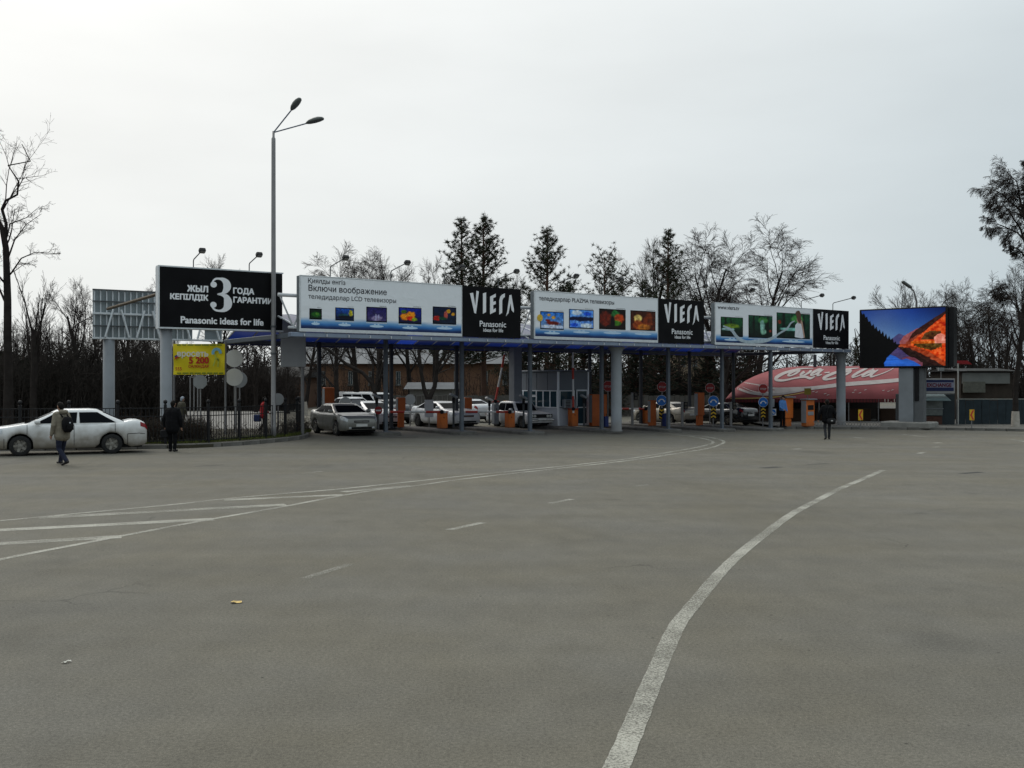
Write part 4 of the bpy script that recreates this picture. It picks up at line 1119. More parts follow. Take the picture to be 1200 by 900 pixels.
# yellow-red bend markers
for px, lb in ((1008.5, 'red-yellow bend marker in front of the red tent'), (1139, 'red-yellow bend marker in front of the dark metal fence')):
    p = base(px, 500.5); k = p.y / FPX; t = thing('bend_marker', lb, 'marker', p)
    z1 = CAMZ + (HZ - 479) * k - p.z; z0 = CAMZ + (HZ - 491.5) * k - p.z; w = 2.8 * k
    MB().tube([(0, .04, -.03), (0, .04, z1 - .05)], .03, 8).build('pole', M_POLE, t)
    MB().cbox(-w, w, -.015, .01, z0, z1, .006).build('plate', M_SYEL, t); zm = (z0 + z1) / 2
    MB().prism([(-w * .85, zm), (w * .2, z0 + .03), (w * .9, z0 + .03), (-w * .1, zm), (w * .9, z1 - .03), (w * .2, z1 - .03)], -.02, -.0155).build('chevron', M_BRED, t)
p = GY(946.5, 60); k = 60 / FPX; t = thing('yellow_plate', 'small dull yellow square plate above the grey-fronted ticket machine', 'sign', p)
z1 = CAMZ + (HZ - 454) * k - p.z; z0 = CAMZ + (HZ - 461.5) * k - p.z
MB().cbox(-.2, .2, -.015, .01, z0, z1, .006).build('plate', mat('dull_yellow', (.20, .15, .02), .6), t); MB().tube([(0, .03, 0), (0, .03, z1)], .02, 6).build('pole', M_POLE, t)

# ------------------------------------------------------------------ toll booth
C_ = G(654, 498.2, .15)
booth = thing('toll_booth', 'toll booth with grey upper panels, white base and a row of windows', 'booth', C_, ANG)
BW, BL, BH = 2.15, 3.95, CAMZ + (HZ - 435) / FPX * C_.y - C_.z
M_BGREY = mat('booth_grey', (.13, .145, .165), .6, .1, var=.06, scale=1.5); M_BWH = mat('booth_white', (.42, .45, .50), .6, var=.07, scale=1.5)
M_GLS = glass_mat('booth_glass', (.02, .045, .06)); M_UPV = mat('window_frame_white', (.62, .65, .68), .5, var=.04)
MB().box(.04, BW - .04, .04, BL - .04, 0, .95).build('base_wall', M_BWH, booth)
MB().box(.04, BW - .04, .04, BL - .04, 1.9, BH).build('upper_wall', M_BGREY, booth)
MB().box(.20, BW - .20, .20, BL - .20, .951, 1.899).build('inner_core', mat('booth_inside', (.05, .06, .07), .8), booth)
for (x, y) in ((0, 0), (BW - .1, 0), (0, BL - .1), (BW - .1, BL - .1)): MB().cbox(x, x + .1, y, y + .1, 0, BH + .02, .01).build('corner_post', M_UPV, booth)
MB().cbox(-.08, BW + .08, -.08, BL + .08, BH + .02, BH + .12, .02).build('roof', M_BGREY, booth)
for i in range(1, 4): MB().box(.03, .04 - .0005, i * BL / 4 - .01, i * BL / 4 + .01, 1.92, BH).build('panel_joint', M_DK, booth)
def window(x0, x1, y0, y1, z0, z1, side):
    f = MB(); e = .045
    if side == 'L':
        f.box(.0, .05, y0, y1, z0, z0 + e); f.box(.0, .05, y0, y1, z1 - e, z1); f.box(.0, .05, y0, y0 + e, z0 + e, z1 - e); f.box(.0, .05, y1 - e, y1, z0 + e, z1 - e)
        w = f.build('window', M_UPV, booth); MB().box(.02, .03, y0 + e, y1 - e, z0 + e, z1 - e).build('pane', M_GLS, w)
    else:
        f.box(x0, x1, .0, .05, z0, z0 + e); f.box(x0, x1, .0, .05, z1 - e, z1); f.box(x0, x0 + e, .0, .05, z0 + e, z1 - e); f.box(x1 - e, x1, .0, .05, z0 + e, z1 - e)
        w = f.build('window', M_UPV, booth); MB().box(x0 + e, x1 - e, .02, .03, z0 + e, z1 - e).build('pane', M_GLS, w)
ww = (BL - .2) / 6
for i in range(6):
    if i == 3: window(0, 0, .1 + i * ww, .1 + (i + 1) * ww, 1.0, 1.58, 'L'); window(0, 0, .1 + i * ww, .1 + (i + 1) * ww, 1.6, 1.9, 'L')
    else: window(0, 0, .1 + i * ww, .1 + (i + 1) * ww, .96, 1.9, 'L')
window(.12, 1.15, 0, 0, 1.0, 1.9, 'F')
ac = MB().cbox(.25, 1.0, -.28, -.002, .95, 1.42, .02).build('air_conditioner', M_GREYC, booth)
for i in range(5): MB().box(.3 + .0, .62, -.286, -.281, 1.0 + i * .08, 1.04 + i * .08).build('louvre', M_DK, ac)
dr_ = MB(); e = .06; dr_.box(1.25, 2.02, -.02, .035, .02, .1); dr_.box(1.25, 2.02, -.02, .035, 1.86, 1.94); dr_.box(1.25, 1.31, -.02, .035, .1, 1.86); dr_.box(1.96, 2.02, -.02, .035, .1, 1.86); dr_.box(1.31, 1.96, -.015, .03, .95, 1.0)
dr_ = dr_.build('door', M_UPV, booth); MB().box(1.31, 1.96, .0, .01, .1, .95).build('pane', M_GLS, dr_); MB().box(1.31, 1.96, .0, .01, 1.0, 1.86).build('pane', M_GLS, dr_)
MB().box(1.29, 1.32, -.06, -.021, .9, 1.05).build('handle', M_DK, dr_)
# half-drawn teal blinds behind the panes
for i in (0, 1, 2, 4, 5): MB().box(.06, .065, .15 + i * ww, .05 + (i + 1) * ww, 1.55, 1.87).build('blind', mat('teal_blind', (.02, .16, .19), .8), booth)

# ------------------------------------------------------------------ lit screen on its pillar
SL = W(1007.5, 0, 58.3); SR = W(1109.5, 0, 55.4); sd_ = V((SR.x - SL.x, SR.y - SL.y, 0)); sw = sd_.length; sa = math.atan2(sd_.y, sd_.x)
szt = CAMZ + (HZ - 362.5) / FPX * 58.3; szb = CAMZ + (HZ - 429.8) / FPX * 58.3
scr = thing('led_screen', 'big lit outdoor screen with mountain lake picture on a grey pillar', 'screen', (SL.x, SL.y, gz(SL.x, SL.y)), sa)
zo = scr.location.z
MB().cbox(-.02, sw + .05, 0, .95, szb - zo - .03, szt - zo + .03, .03).build('cabinet', M_DK, scr)
def lake(u, v):
    n1 = fbm(u * 16, v * 13, 3) - .47; n2 = fbm(u * 34, v * 27, 8) - .47; n3 = fbm(u * 5, v * 4, 2) - .47
    def C(r_, g_, b_, k=.0): return np.stack([np.clip(x + k * n2 * 1.6, 0, 1) + 0 * u for x in (r_, g_, b_)], 1)
    def edge(pts, j=.02, f=None): return np.interp(u, [p[0] for p in pts], [p[1] for p in pts]) + j * 2 * (n1 if f is None else f)
    hz = .385
    t = np.clip((v - .45) / .55, 0, 1)
    out = np.stack([.30 - .20 * t + .10 * np.exp(-((u - .25) / .25) ** 2), .47 - .24 * t + .07 * np.exp(-((u - .25) / .25) ** 2), .70 - .14 * t], 1) * (1 + .10 * n3[:, None])
    out *= (1 - .42 * np.clip((u - .60) / .4, 0, 1) * t)[:, None]
    def over(m, c): out[m] = c[m]
    over(v < edge([(.30, .44), (.38, .48), (.46, .575), (.53, .53), (.62, .46)], .008), C(.29, .28, .46, .05))
    over((v < edge([(.45, .38), (.52, .52), (.60, .60), (.68, .655), (.78, .70)], .015)) & (u > .47), C(.60, .33, .34, .12))
    over((v < edge([(.55, .38), (.62, .57), (.70, .665), (.78, .745), (.88, .84), (1, .93)], .015)) & (u > .55), C(.22, .11, .08, .12))
    over((v < edge([(.52, .38), (.58, .46), (.68, .53), (.80, .62)], .03)) & (u > .54) & (u < .8), C(.55, .24, .16, .22))
    over((v < edge([(.58, .38), (.64, .46), (.74, .57), (.86, .72), (1, .88)], .02)) & (u > .58), C(.82, .27, .06, .40))
    over((v < edge([(.70, .42), (.78, .56), (.86, .60), (.96, .58)], .05, n2)) & (u > .68) & (u < .95) & (v > .45), C(.30, .17, .04, .25))
    over((v < .43) & (u > .60), C(.85, .42, .12, .5))
    over(((u - .945) / .07) ** 2 + ((v - .44) / .10) ** 2 + n1 * 1.5 < 1, C(.98, .60, .52, .3))
    trees = edge([(0, .985), (.06, .90), (.12, .77), (.20, .66), (.28, .58), (.33, .52), (.38, .47), (.43, .40), (.46, .36)], .02) + .05 * (np.abs(((u * 26) % 1) - .5) * 2 - .5) * (.6 + vnoise(u * 26, u * 0, 4))
    over((v < trees) & (u < .455), C(.030, .026, .030, .03))
    low = v < hz
    d = hz - v
    w = np.stack([.62 * .7 + 0 * u, .20 + 0 * u, .10 + 0 * u], 1)
    rip = (fbm(u * 7, v * 60, 4) - .47)
    over(low, C(.20, .11, .09, .15))
    over(low & (v > edge([(.44, .34), (.60, .31), (.75, .19), (.88, .08), (1, -.02)], .03)) & (u > .44), C(.62, .24, .11, .30))
    over(low & (v > edge([(.60, .36), (.72, .30), (.86, .20), (1, .08)], .02)) & (u > .60), C(.86, .28, .06, .35))
    over(low & (v > edge([(.64, .35), (.75, .29), (.85, .27), (.95, .31)], .04, n2)) & (u > .64) & (u < .96), C(.34, .24, .06, .3))
    over(low & (v < edge([(.52, .30), (.62, .25), (.74, .13), (.86, .02), (1, -.1)], .02)) & (u > .5), C(.14, .08, .06, .1))
    over(low & (v < edge([(.36, .33), (.44, .33), (.50, .27), (.56, .19), (.66, .10)], .015)) & (u > .36) & (u < .68), C(.29, .25, .42, .08))
    over(low & (v < edge([(.40, .11), (.48, .13), (.56, .16), (.64, .15), (.72, .06)], .012)) & (u > .50) & (u < .74), C(.50, .28, .34, .1))
    over(low & (v < edge([(.28, .16), (.36, .20), (.42, .17), (.48, .11), (.55, .13), (.64, .08), (.73, -.01)], .012)) & (u > .27), C(.18, .40, .80, .06))
    over(low & (u < edge([(0, .3), (1, .3)], .0) + .20 * np.clip((v - .05) / .33, 0, 1) ** 1.3 + .02 * n1 * 2 - .02), C(.026, .022, .028, .02))
    out[low] *= (1 + .5 * rip)[low][:, None]
    return out * (.96 + .08 * vnoise(u * 170, v * 105, 5)[:, None])
picture('display', .07, sw - .07, szb - zo + .07, szt - zo - .05, 190, 120, lake, pic_mat('lit_picture', .75), scr, -.006)
# louvred dark return on the near end
MB().cbox(sw + .051, sw + .33, .12, .85, szb - zo + .02, szt - zo - .02, .02).build('end_return', M_DK, scr)
invs = (TR(scr.location) @ RZ(sa)).inverted()
pc = invs @ W(1065, 0, 57.0)
pc.z = 0
MB().cbox(pc.x - .50, pc.x + .30, .15, .80, .3, szb - zo - .03, .03).build('pillar', M_COLUMN, scr)
MB().cbox(pc.x + .36, pc.x + .60, .18, .55, 1.6, szb - zo - .03, .02).build('cable_duct', M_DK, scr)
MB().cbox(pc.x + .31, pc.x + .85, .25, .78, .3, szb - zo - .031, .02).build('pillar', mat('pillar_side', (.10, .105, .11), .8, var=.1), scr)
MB().cbox(pc.x - 1.35, pc.x + 1.35, -.45, 1.4, .05, .42, .06).build('plinth', M_CONC, scr)

# ------------------------------------------------------------------ red tent with white script
YT0, YT1, ZEV = 64.0, 70.5, CAMZ + (HZ - 466.5) / FPX * 64.0
ZTOP = CAMZ + (HZ - 428) / FPX * 70.5
XL, XR = W(850, 0, 64).x, W(1070, 0, 64).x
gt = gz(30, 66)
tent = thing('market_tent', 'large faded red arched tent with white script lettering', 'tent', ((XL + XR) / 2, YT0, gt))
def tent_pt(x, t, off=0.0):
    q = (x - XL) / 5.2; k = math.sqrt(max(0, 1 - (1 - min(1, q)) ** 2))
    zt_ = ZEV + (ZTOP - ZEV) * max(.02, k) ** 1.0
    a = t * PI / 2
    y = YT0 + (YT1 - YT0) * (1 - math.cos(a)); z = ZEV + (zt_ - ZEV) * math.sin(a)
    return V((x + .32 * (y - YT0), y - off * math.cos(a) - off * .3, z + off * math.sin(a)))
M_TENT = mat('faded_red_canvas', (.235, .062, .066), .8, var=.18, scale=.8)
mb = MB(); nu, nv = 48, 16; O = V(tent.location)
for j in range(nv + 1):
    for i in range(nu + 1):
        x = XL + (XR - XL) * (i / nu) ** 1.25; p = tent_pt(x, j / nv) - O; mb.v.append(tuple(p))
for j in range(nv):
    for i in range(nu): q = j * (nu + 1) + i; mb.f.append((q, q + 1, q + nu + 2, q + nu + 1)); mb.mi.append(0)
# rear slope
o0 = len(mb.v)
for i in range(nu + 1):
    x = XL + (XR - XL) * (i / nu) ** 1.25; mb.v.append(tuple(V((x + .32 * (YT1 + 6 - YT0), YT1 + 6, ZEV)) - O))
for i in range(nu): q = nv * (nu + 1) + i; mb.f.append((q, q + 1, o0 + i + 1, o0 + i)); mb.mi.append(0)
mb.build('canvas', M_TENT, tent, True)
vl = MB(); nsc = 60
for i in range(nsc):
    x0 = XL + (XR - XL) * i / nsc - O.x; x1 = XL + (XR - XL) * (i + 1) / nsc - O.x
    vl.box(x0 + .02, x1 - .02, -.02, .0, ZEV - O.z - .22, ZEV - O.z)
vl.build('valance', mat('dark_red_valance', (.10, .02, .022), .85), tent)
for i in range(7):
    x = XL + .3 + (XR - XL - .6) * i / 6 - O.x; MB().tube([(x, .05, 0), (x, .05, ZEV - O.z)], .04, 8).build('post', M_POLE, tent)
# dim interior: back wall and counters
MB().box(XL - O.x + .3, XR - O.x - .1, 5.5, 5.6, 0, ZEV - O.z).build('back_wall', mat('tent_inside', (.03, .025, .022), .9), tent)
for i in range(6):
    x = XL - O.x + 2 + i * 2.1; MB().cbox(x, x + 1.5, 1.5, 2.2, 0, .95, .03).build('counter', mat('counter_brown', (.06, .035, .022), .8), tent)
def tent_px(px, py, off=.02):
    lo, hi = 0.0, 1.0
    def f(t):
        # x chosen so that it falls on the pixel column at that depth
        x = W(px, 0, 66).x
        for _ in range(5):
            yy_ = tent_pt(x, t).y; x = (px - 600) / FPX * yy_ - .32 * (yy_ - YT0)
        return x, tent_pt(x, t)
    for _ in range(30):
        m = (lo + hi) / 2; x, p = f(m); yy = HZ - (p.z - CAMZ) * FPX / p.y
        if yy > py: lo = m
        else: hi = m
    x, p = f((lo + hi) / 2); return tent_pt(x, (lo + hi) / 2, off)
M_SCR = mat('faded_white_print', (.36, .32, .305), .8, var=.15, scale=2); M_SCY = mat('yellow_edge_print', (.48, .33, .10), .8)
def tent_stroke(pts, mt, off=.03, name='script_stroke', k=6):
    P = catmull(pts, k); n = len(P); m_ = MB()
    for i, (x, y, w) in enumerate(P):
        a, b = P[max(i - 1, 0)], P[min(i + 1, n - 1)]; dx, dy = b[0] - a[0], b[1] - a[1]; q = math.hypot(dx, dy) or 1
        nx, ny = -dy / q * w / 2, dx / q * w / 2
        for s_ in (-1, 1): m_.v.append(tuple(tent_px(x + nx * s_, y + ny * s_, off) - O))
    for i in range(n - 1): m_.f.append((2 * i, 2 * i + 1, 2 * i + 3, 2 * i + 2)); m_.mi.append(0)
    m_.build(name, mt, tent)
tent_stroke([(863, 447, 1.5), (871, 450, 6), (886, 454, 9.5), (905, 456.5, 7), (930, 455.5, 5.5), (955, 453.5, 4), (990, 449.5, 4.5), (1030, 446.5, 4.5), (1070, 443, 4)], M_SCR, .02, 'ribbon_print')
tent_stroke([(862, 453.5, 2.2), (880, 459.5, 2.8), (905, 461.3, 2.8), (930, 458.5, 2), (945, 455.8, 1)], M_SCR, .025, 'ribbon_print')
tent_stroke([(853, 466.0, 1.2), (880, 465.7, 1.4), (905, 464.5, 1.3), (925, 462, 1.0), (945, 458.5, .6)], M_SCY, .025, 'edge_print')
def loop(cx, cy, rx, ry, w, sl=1.0, a0=.3, turns=1.0):
    out = []
    for i in range(11):
        t_ = a0 - 2 * PI * turns * i / 10; q = math.cos(t_) * rx; h_ = math.sin(t_) * ry
        out.append((cx + q + sl * h_, cy - h_, w * (.55 + .75 * abs(math.sin(t_ * .5 + .6)))))
    return out
for st in ([(953, 431.2, .6), (938, 431.6, 1.5), (921, 435.8, 3.0), (910.5, 441, 3.8), (909.5, 444.3, 3.2), (918, 445, 2.4), (932, 442.3, 1.8), (943, 440.8, 2.8), (949, 442.6, 2.8), (955, 440.3, 1.2)],
           loop(930, 436.2, 3.6, 3.6, 2.4, 1.5), loop(944, 436.2, 3.4, 3.4, 2.4, 1.5, 1.2, .75), loop(956, 435.8, 3.2, 3.3, 2.4, 1.5), [(965, 432.3, 1), (960, 435.5, 2.4), (957.5, 439.3, 2.2), (963, 438.2, 1.0)],
           [(966, 436.2, 1.2), (972, 435.6, 1.4)],
           [(1006, 430.8, .8), (992, 432.2, 1.8), (976, 437, 3.0), (966, 441.6, 3.4), (966.5, 443.8, 2.8), (976, 442.8, 1.8), (988, 439.2, 1.0)],
           loop(990, 436.8, 3.6, 3.5, 2.4, 1.6), [(1019, 429.8, 1.0), (1010, 433.5, 2.6), (1001, 438.5, 2.8), (999, 441.2, 2.2), (1006, 439.6, 1.2), (1021, 433, .9), (1024, 430.4, .8)],
           loop(1017, 437.2, 3.6, 3.4, 2.4, 1.7), [(1029, 432.8, 1), (1023, 436.4, 2.6), (1020, 440.6, 2.2), (1028, 439, 1.2), (1040, 434.5, .9), (1047, 430.8, .7)]):
    tent_stroke(st, M_SCR)
r = random.Random(8)
for _ in range(16):
    x, y = r.uniform(945, 1050), r.uniform(451, 463); tent_stroke([(x, y, .5), (x + r.uniform(.8, 2.6), y - r.uniform(.3, 1), .8), (x + 3.2, y - 1, .3)], M_SCR, .03, 'bubble_print', 2)
# low lattice railing in front of the tent
lr = thing('low_railing', 'knee-high lattice railing on the kerb in front of the tent', 'railing', (0, 0, 0))
pA = G(956, 500, .15); pB = G(1036, 501.0, .15); pA.y += .4; pB.y += .4; dd = pB - pA; an = math.atan2(dd.y, dd.x); LL = V((dd.x, dd.y, 0)).length
for z in (.04, .32): MB().box(0, LL, -.015, .015, z, z + .03).build('rail', M_POLE, lr, loc=pA, rotz=an)
lat = MB()
nl = int(LL / .16); c1 = MB(); c1.tube([(0, 0, .07), (.15, 0, .32)], .011, 4); c1m = c1.mesh('lattice_bar', M_POLE); c2 = MB(); c2.tube([(.15, 0, .07), (0, 0, .32)], .011, 4); c2m = c2.mesh('lattice_bar', M_POLE)
for i in range(nl):
    q = pA.lerp(pB, i * .16 / LL); obj('lattice_bar', c1m, lr, q, an); obj('lattice_bar', c2m, lr, q, an)

# ------------------------------------------------------------------ exchange kiosk, fence and sheds on the right
Yk = 59.5; g = GY(1095, Yk, .14); kx = Yk / FPX
ko = thing('exchange_kiosk', 'small dark exchange kiosk with lettered signboard and ribbed awning', 'kiosk', g)
def KP(px, py): q = W(px, py, Yk) - V(g); return q.x, q.z
def kbox(name, x0, x1, y0, y1, d0, d1, mt, par=None, c=.02):
    a, zt_ = KP(x0, y0); b, zb_ = KP(x1, y1); return MB().cbox(a, b, d0, d1, zb_, zt_, c).build(name, mt, par or ko)
M_DRK = mat('dark_teal_wall', (.018, .026, .031), .7, var=.25, scale=2); M_BRK = mat('dull_brick', (.07, .032, .024), .9, var=.3, scale=8)
kbox('wall', 1069, 1123, 461, 502, .45, 2.6, M_DRK)
sb = kbox('signboard', 1073.3, 1117.7, 442.6, 460.3, -.15, .2, mat('signboard_white', (.27, .27, .27), .6, var=.06))
kbox('sign_band', 1082.4, 1116.3, 444.2, 447.0, -.165, -.151, mat('sign_navy', (.010, .018, .07), .6), sb, .002)
kbox('sign_band', 1082.4, 1116.3, 453.2, 457.3, -.165, -.151, mat('sign_navy', (.010, .018, .07), .6), sb, .002)
kbox('sign_field', 1082.4, 1116.3, 447.1, 453.1, -.163, -.151, mat('sign_pale', (.20, .205, .28), .6), sb, .002)
x0, z0 = KP(1085, 452.2); x1, _ = KP(1113.3, 452.2); text('EXCHANGE', mat('sign_dark_red', (.10, .010, .02), .6), sb, x0, x1, z0, -.17, .04, h=.21)
kbox('window', 1083, 1107.3, 468.5, 486.2, .30, .44, mat('kiosk_window', (.11, .125, .12), .4, var=.3, scale=5))
kbox('sill', 1082, 1108, 477.5, 478.6, .26, .298, M_GREYC)
kbox('brick_base', 1083, 1107, 487, 500.5, .33, .44, M_BRK)
kbox('door', 1072, 1082, 469, 500.5, .40, .448, M_DK)
a, zt_ = KP(1074, 461); b, zb_ = KP(1110, 468); aw = MB()
M_AWN = mat('awning_sheet', (.10, .14, .145), .6, .2, var=.15)
for i in range(13):
    xa = a + (b - a) * i / 13; xb = a + (b - a) * (i + .93) / 13
    aw = MB(); aw.add([(xa, .44, zt_), (xb, .44, zt_), (xb, -.55, zb_), (xa, -.55, zb_), (xa, .44, zt_ - .03), (xb, .44, zt_ - .03), (xb, -.55, zb_ - .03), (xa, -.55, zb_ - .03)], [(0, 1, 2, 3), (7, 6, 5, 4), (0, 4, 5, 1), (3, 2, 6, 7), (0, 3, 7, 4), (1, 5, 6, 2)])
    aw.build('awning_rib', M_AWN, ko)
kbox('notice_box', 1104.5, 1111, 427.5, 433.5, .5, .7, mat('notice', (.25, .27, .27), .6))
kbox('mast', 1107.3, 1108.2, 433.6, 442.5, .58, .62, M_POLE, None, .005)
# metal fence panels
fg = GY(1155, 60.5, .1)
mf = thing('metal_fence', 'dark teal sheet-metal fence beside the whitewashed tree', 'fence', fg)
x0 = W(1122, 0, 60.5).x - fg.x; x1 = W(1235, 0, 60.5).x - fg.x; ztf = CAMZ + (HZ - 467.5) / FPX * 60.5 - fg.z
npn = 12; pw = (x1 - x0) / npn
for i in range(npn): MB().cbox(x0 + i * pw + .01, x0 + (i + 1) * pw - .01, -.02 - .012 * (i % 2), .02, 0, ztf - .03 * (i % 3 == 1), .008).build('panel', mat('fence_teal', (.018, .028, .034), .65, .2, var=.3, scale=2.5), mf)
MB().cbox(x0, x1, -.04, .03, ztf + .001, ztf + .07, .01).build('cap_rail', mat('cap_rail', (.15, .16, .15), .7), mf)
for i in range(0, npn + 1, 3): MB().cbox(x0 + i * pw - .05, x0 + i * pw + .05, .021, .12, 0, ztf, .01).build('post', M_POLE, mf)
o = MB().tube([(0, 0, 0), (0, 0, CAMZ + (HZ - 424) / FPX * 60 + .2)], .045, 8).build('thin_mast', mat('pale_pole', (.36, .36, .34), .6), loc=GY(1122.7, 60.0)); tag(o, 'thin pale pole between the kiosk and the metal fence', 'pole')
def shed(name, label, px0, px1, py0, py1, Y, depth, wallm, roofm, roof_py=None, cat='shed'):
    g = GY((px0 + px1) / 2, Y); t = thing(name, label, cat, g)
    w = (px1 - px0) / 2 * Y / FPX; zt_ = CAMZ + (HZ - py0) / FPX * Y - g.z
    MB().box(-w, w, 0, depth, -.1, zt_).build('wall', wallm, t)
    r0 = (zt_ + (py0 - roof_py) / FPX * Y) if roof_py else zt_ + .25
    rf = MB(); rf.add([(-w - .3, -.5, zt_ + .003), (w + .3, -.5, zt_ + .003), (w + .3, depth / 2, r0), (-w - .3, depth / 2, r0), (w + .3, depth + .4, zt_ + .003), (-w - .3, depth + .4, zt_ + .003)], [(0, 1, 2, 3), (3, 2, 4, 5), (0, 3, 5), (1, 4, 2)])
    rf.build('roof', roofm, t)
    return t, w, zt_
M_RUST = mat('rusty_sheet', (.032, .024, .018), .85, var=.35, scale=2)
M_PALEB = mat('pale_board', (.13, .135, .125), .8, var=.2, scale=1.2)
M_DRF = mat('dark_roof', (.025, .025, .025), .8, var=.3)
sh, w, h = shed('shed', 'dark shed with long pale board fascia behind the metal fence', 1126, 1186, 434, 480, 68, 5, M_RUST, M_DRF, 430)
MB().cbox(-w, w * .85, -.25, -.12, h - .85, h - .1, .02).build('fascia_board', M_PALEB, sh)
MB().cbox(-w, -w * .15, -.42, -.27, h - 1.45, h - .70, .02).build('fascia_board', mat('olive_board', (.085, .085, .07), .8, var=.2), sh)
for i in range(22): MB().box(-w + .2 + i * .13, -w + .27 + i * .13, -.5, -.38, h + .02, h + .07).build('roof_tile_end', M_PALEB, sh)
for i in range(5): MB().box(-w + .3 + i * 1.3, -w + 1.2 + i * 1.3, -.05, -.002, .9, 1.6).build('shutter', mat('brown_shutter', (.05, .026, .013), .8), sh)
o = MB(); a0 = W(1117, 421.5, 63); o.prism([(0, 0), (.9, .0), (1.2, -.25), (.9, -.22), (0, -.18)][::-1], 0, 3); o = o.build('red_awning', mat('red_awning', (.22, .012, .015), .7), loc=a0); tag(o, 'red awning edge showing right of the lit screen', 'awning')
# ------------------------------------------------------------------ cars
M_TYRE = mat('tyre', (.016, .016, .016), .85, var=.2); M_UNDER = mat('car_underside', (.008, .008, .008), .9)
M_RIM = mat('alloy_rim', (.20, .19, .17), .4, .6, var=.15); M_STEELRIM = mat('steel_rim', (.06, .06, .06), .5, .5)
M_CGLASS = mat('car_glass', (.007, .008, .010), .06, var=.05, spec=.5); M_CGLASS.node_tree.nodes['Principled BSDF'].inputs['IOR'].default_value = 1.05; M_HEADL = mat('headlight_glass', (.45, .47, .48), .08, .3, var=.2, scale=18)
M_TAIL = mat('tail_light', (.18, .010, .012), .15, var=.1); M_CHROME = mat('chrome', (.5, .5, .5), .2, .9, var=.05)
M_PLATE = mat('number_plate', (.55, .55, .53), .5); M_INDIC = mat('indicator', (.5, .17, .02), .3)
SEDAN = dict(L=4.80, W=1.80, H=1.46, wb=2.72, fo=.98, wr=.325, zs=.22, nose=.72, hood=.92, cowl=1.02, belt=1.01, deck=1.10, tail=1.00, xa=1.08, xrf=2.05, xrr=3.30, xc=4.22, nf=.74, rf=.80, wroof=.58, spokes=5)
def car(name, label, loc, heading, paint, p=None, rim=None, plate=True, lights=True, glass=None, group=None, boxy=False, wagon=False):
    q = dict(SEDAN); q.update(p or {})
    t = thing(name, label, 'car' if 'van' not in name else 'van', loc, heading, group)
    L, Wd, H = q['L'], q['W'], q['H']; xf = q['fo']; xr = q['fo'] + q['wb']; wr = q['wr']
    glass = glass or M_CGLASS
    # stations along the car, dense round the wheel arches
    X = sorted(set([0, .03, .08, .16, .28, .42] + [L - x for x in (0, .03, .08, .16, .3, .45)] + list(np.linspace(.5, L - .5, 18)) + [c + (wr + .06) * math.cos(a) for c in (xf, xr) for a in np.linspace(0, PI, 11)]))
    kx = [0, .06, .22, .5, q['xa'], q['xa'] + .3, q['xc'] - .2, q['xc'], L - .25, L - .06, L]
    kz = [q['nose'] + .04, q['hood'] - .10, q['hood'] - .03, q['hood'], q['cowl'], q['belt'] + .01, q['belt'] + .02, q['deck'], q['deck'] - .005, q['tail'], q['tail'] - .14]
    def ztop(x): return float(np.interp(x, kx, kz))
    def zbot(x):
        z = float(np.interp(x, [0, .12, .5, L - .5, L - .1, L], [.30, .24, q['zs'], q['zs'], .26, .34]))
        for c in (xf, xr):
            d = abs(x - c); R = wr + .06
            if d < R: z = max(z, wr + math.sqrt(R * R - d * d) * 1.0)
        return z
    def hw(x):
        f = float(np.interp(x, [0, .05, .15, .35, .8, L * .5, L - .8, L - .3, L - .08, L], [q['nf'], q['nf'] + .08, q['nf'] + .14, .965, .995, 1, .99, .95, q['rf'] + .06, q['rf']]))
        return Wd / 2 * f
    RT = [(.90, 0), (.975, .07), (.995, .25), (1.0, .45), (.985, .66), (.955, .84), (.915, .95), (.84, 1.0), (.5, 1.02), (0, 1.03)]
    if boxy: RT = [(.93, 0), (.99, .05), (1.0, .25), (1.0, .5), (.995, .72), (.98, .88), (.955, .965), (.90, 1.0), (.5, 1.012), (0, 1.015)]
    def S(x, k, side, off=0.0):
        i = min(int(k), len(RT) - 2); f = k - i
        a = RT[i][0] * (1 - f) + RT[i + 1][0] * f; b = RT[i][1] * (1 - f) + RT[i + 1][1] * f
        zb_, zt_ = zbot(x), ztop(x); return V((L / 2 - x, side * (hw(x) * a + off), zb_ + (zt_ - zb_) * b))
    mb = MB(); nr = len(RT); ring_n = 2 * nr - 1
    for x in X:
        for k in range(nr): mb.v.append(tuple(S(x, k, 1)))
        for k in range(nr - 2, -1, -1): mb.v.append(tuple(S(x, k, -1)))
    for i in range(len(X) - 1):
        for j in range(ring_n - 1):
            a = i * ring_n + j; mb.f.append((a, a + 1, a + ring_n + 1, a + ring_n)); mb.mi.append(0)
    mb.f.append(tuple(range(ring_n - 1, -1, -1))); mb.mi.append(0)
    mb.f.append(tuple((len(X) - 1) * ring_n + j for j in range(ring_n))); mb.mi.append(0)
    body = mb.build('body', paint, t, True)
    MB().box(L / 2 - (L - .15), L / 2 - .15, -Wd * .39, Wd * .39, .2, .62).build('underbody', M_UNDER, t)
    # cabin
    wb_, wt_ = Wd / 2 * .90, Wd / 2 * q['wroof'] / .9 * 1.0 if False else Wd * q['wroof'] / 2 * 1.18
    zb0, zr = q['belt'] - .03, H - .06
    def cab(a, tt, side):       # a 0..1 along the side, tt 0..1 up
        e = tt ** .92; x0 = q['xa'] - .05 + (q['xrf'] - q['xa'] + .05) * e; x1 = q['xc'] + .05 + (q['xrr'] - q['xc'] - .05) * e
        w = wb_ + (wt_ - wb_) * tt ** 1.25; z = zb0 + (zr - zb0) * tt
        return x0, x1, w, z
    levels = [0, .2, .4, .6, .8, .93, 1.0]
    prof = [(lv, 1.0, 0.0) for lv in levels] + [(1.0, .90, .035), (1.0, .6, .055), (1.0, .0, .06)]
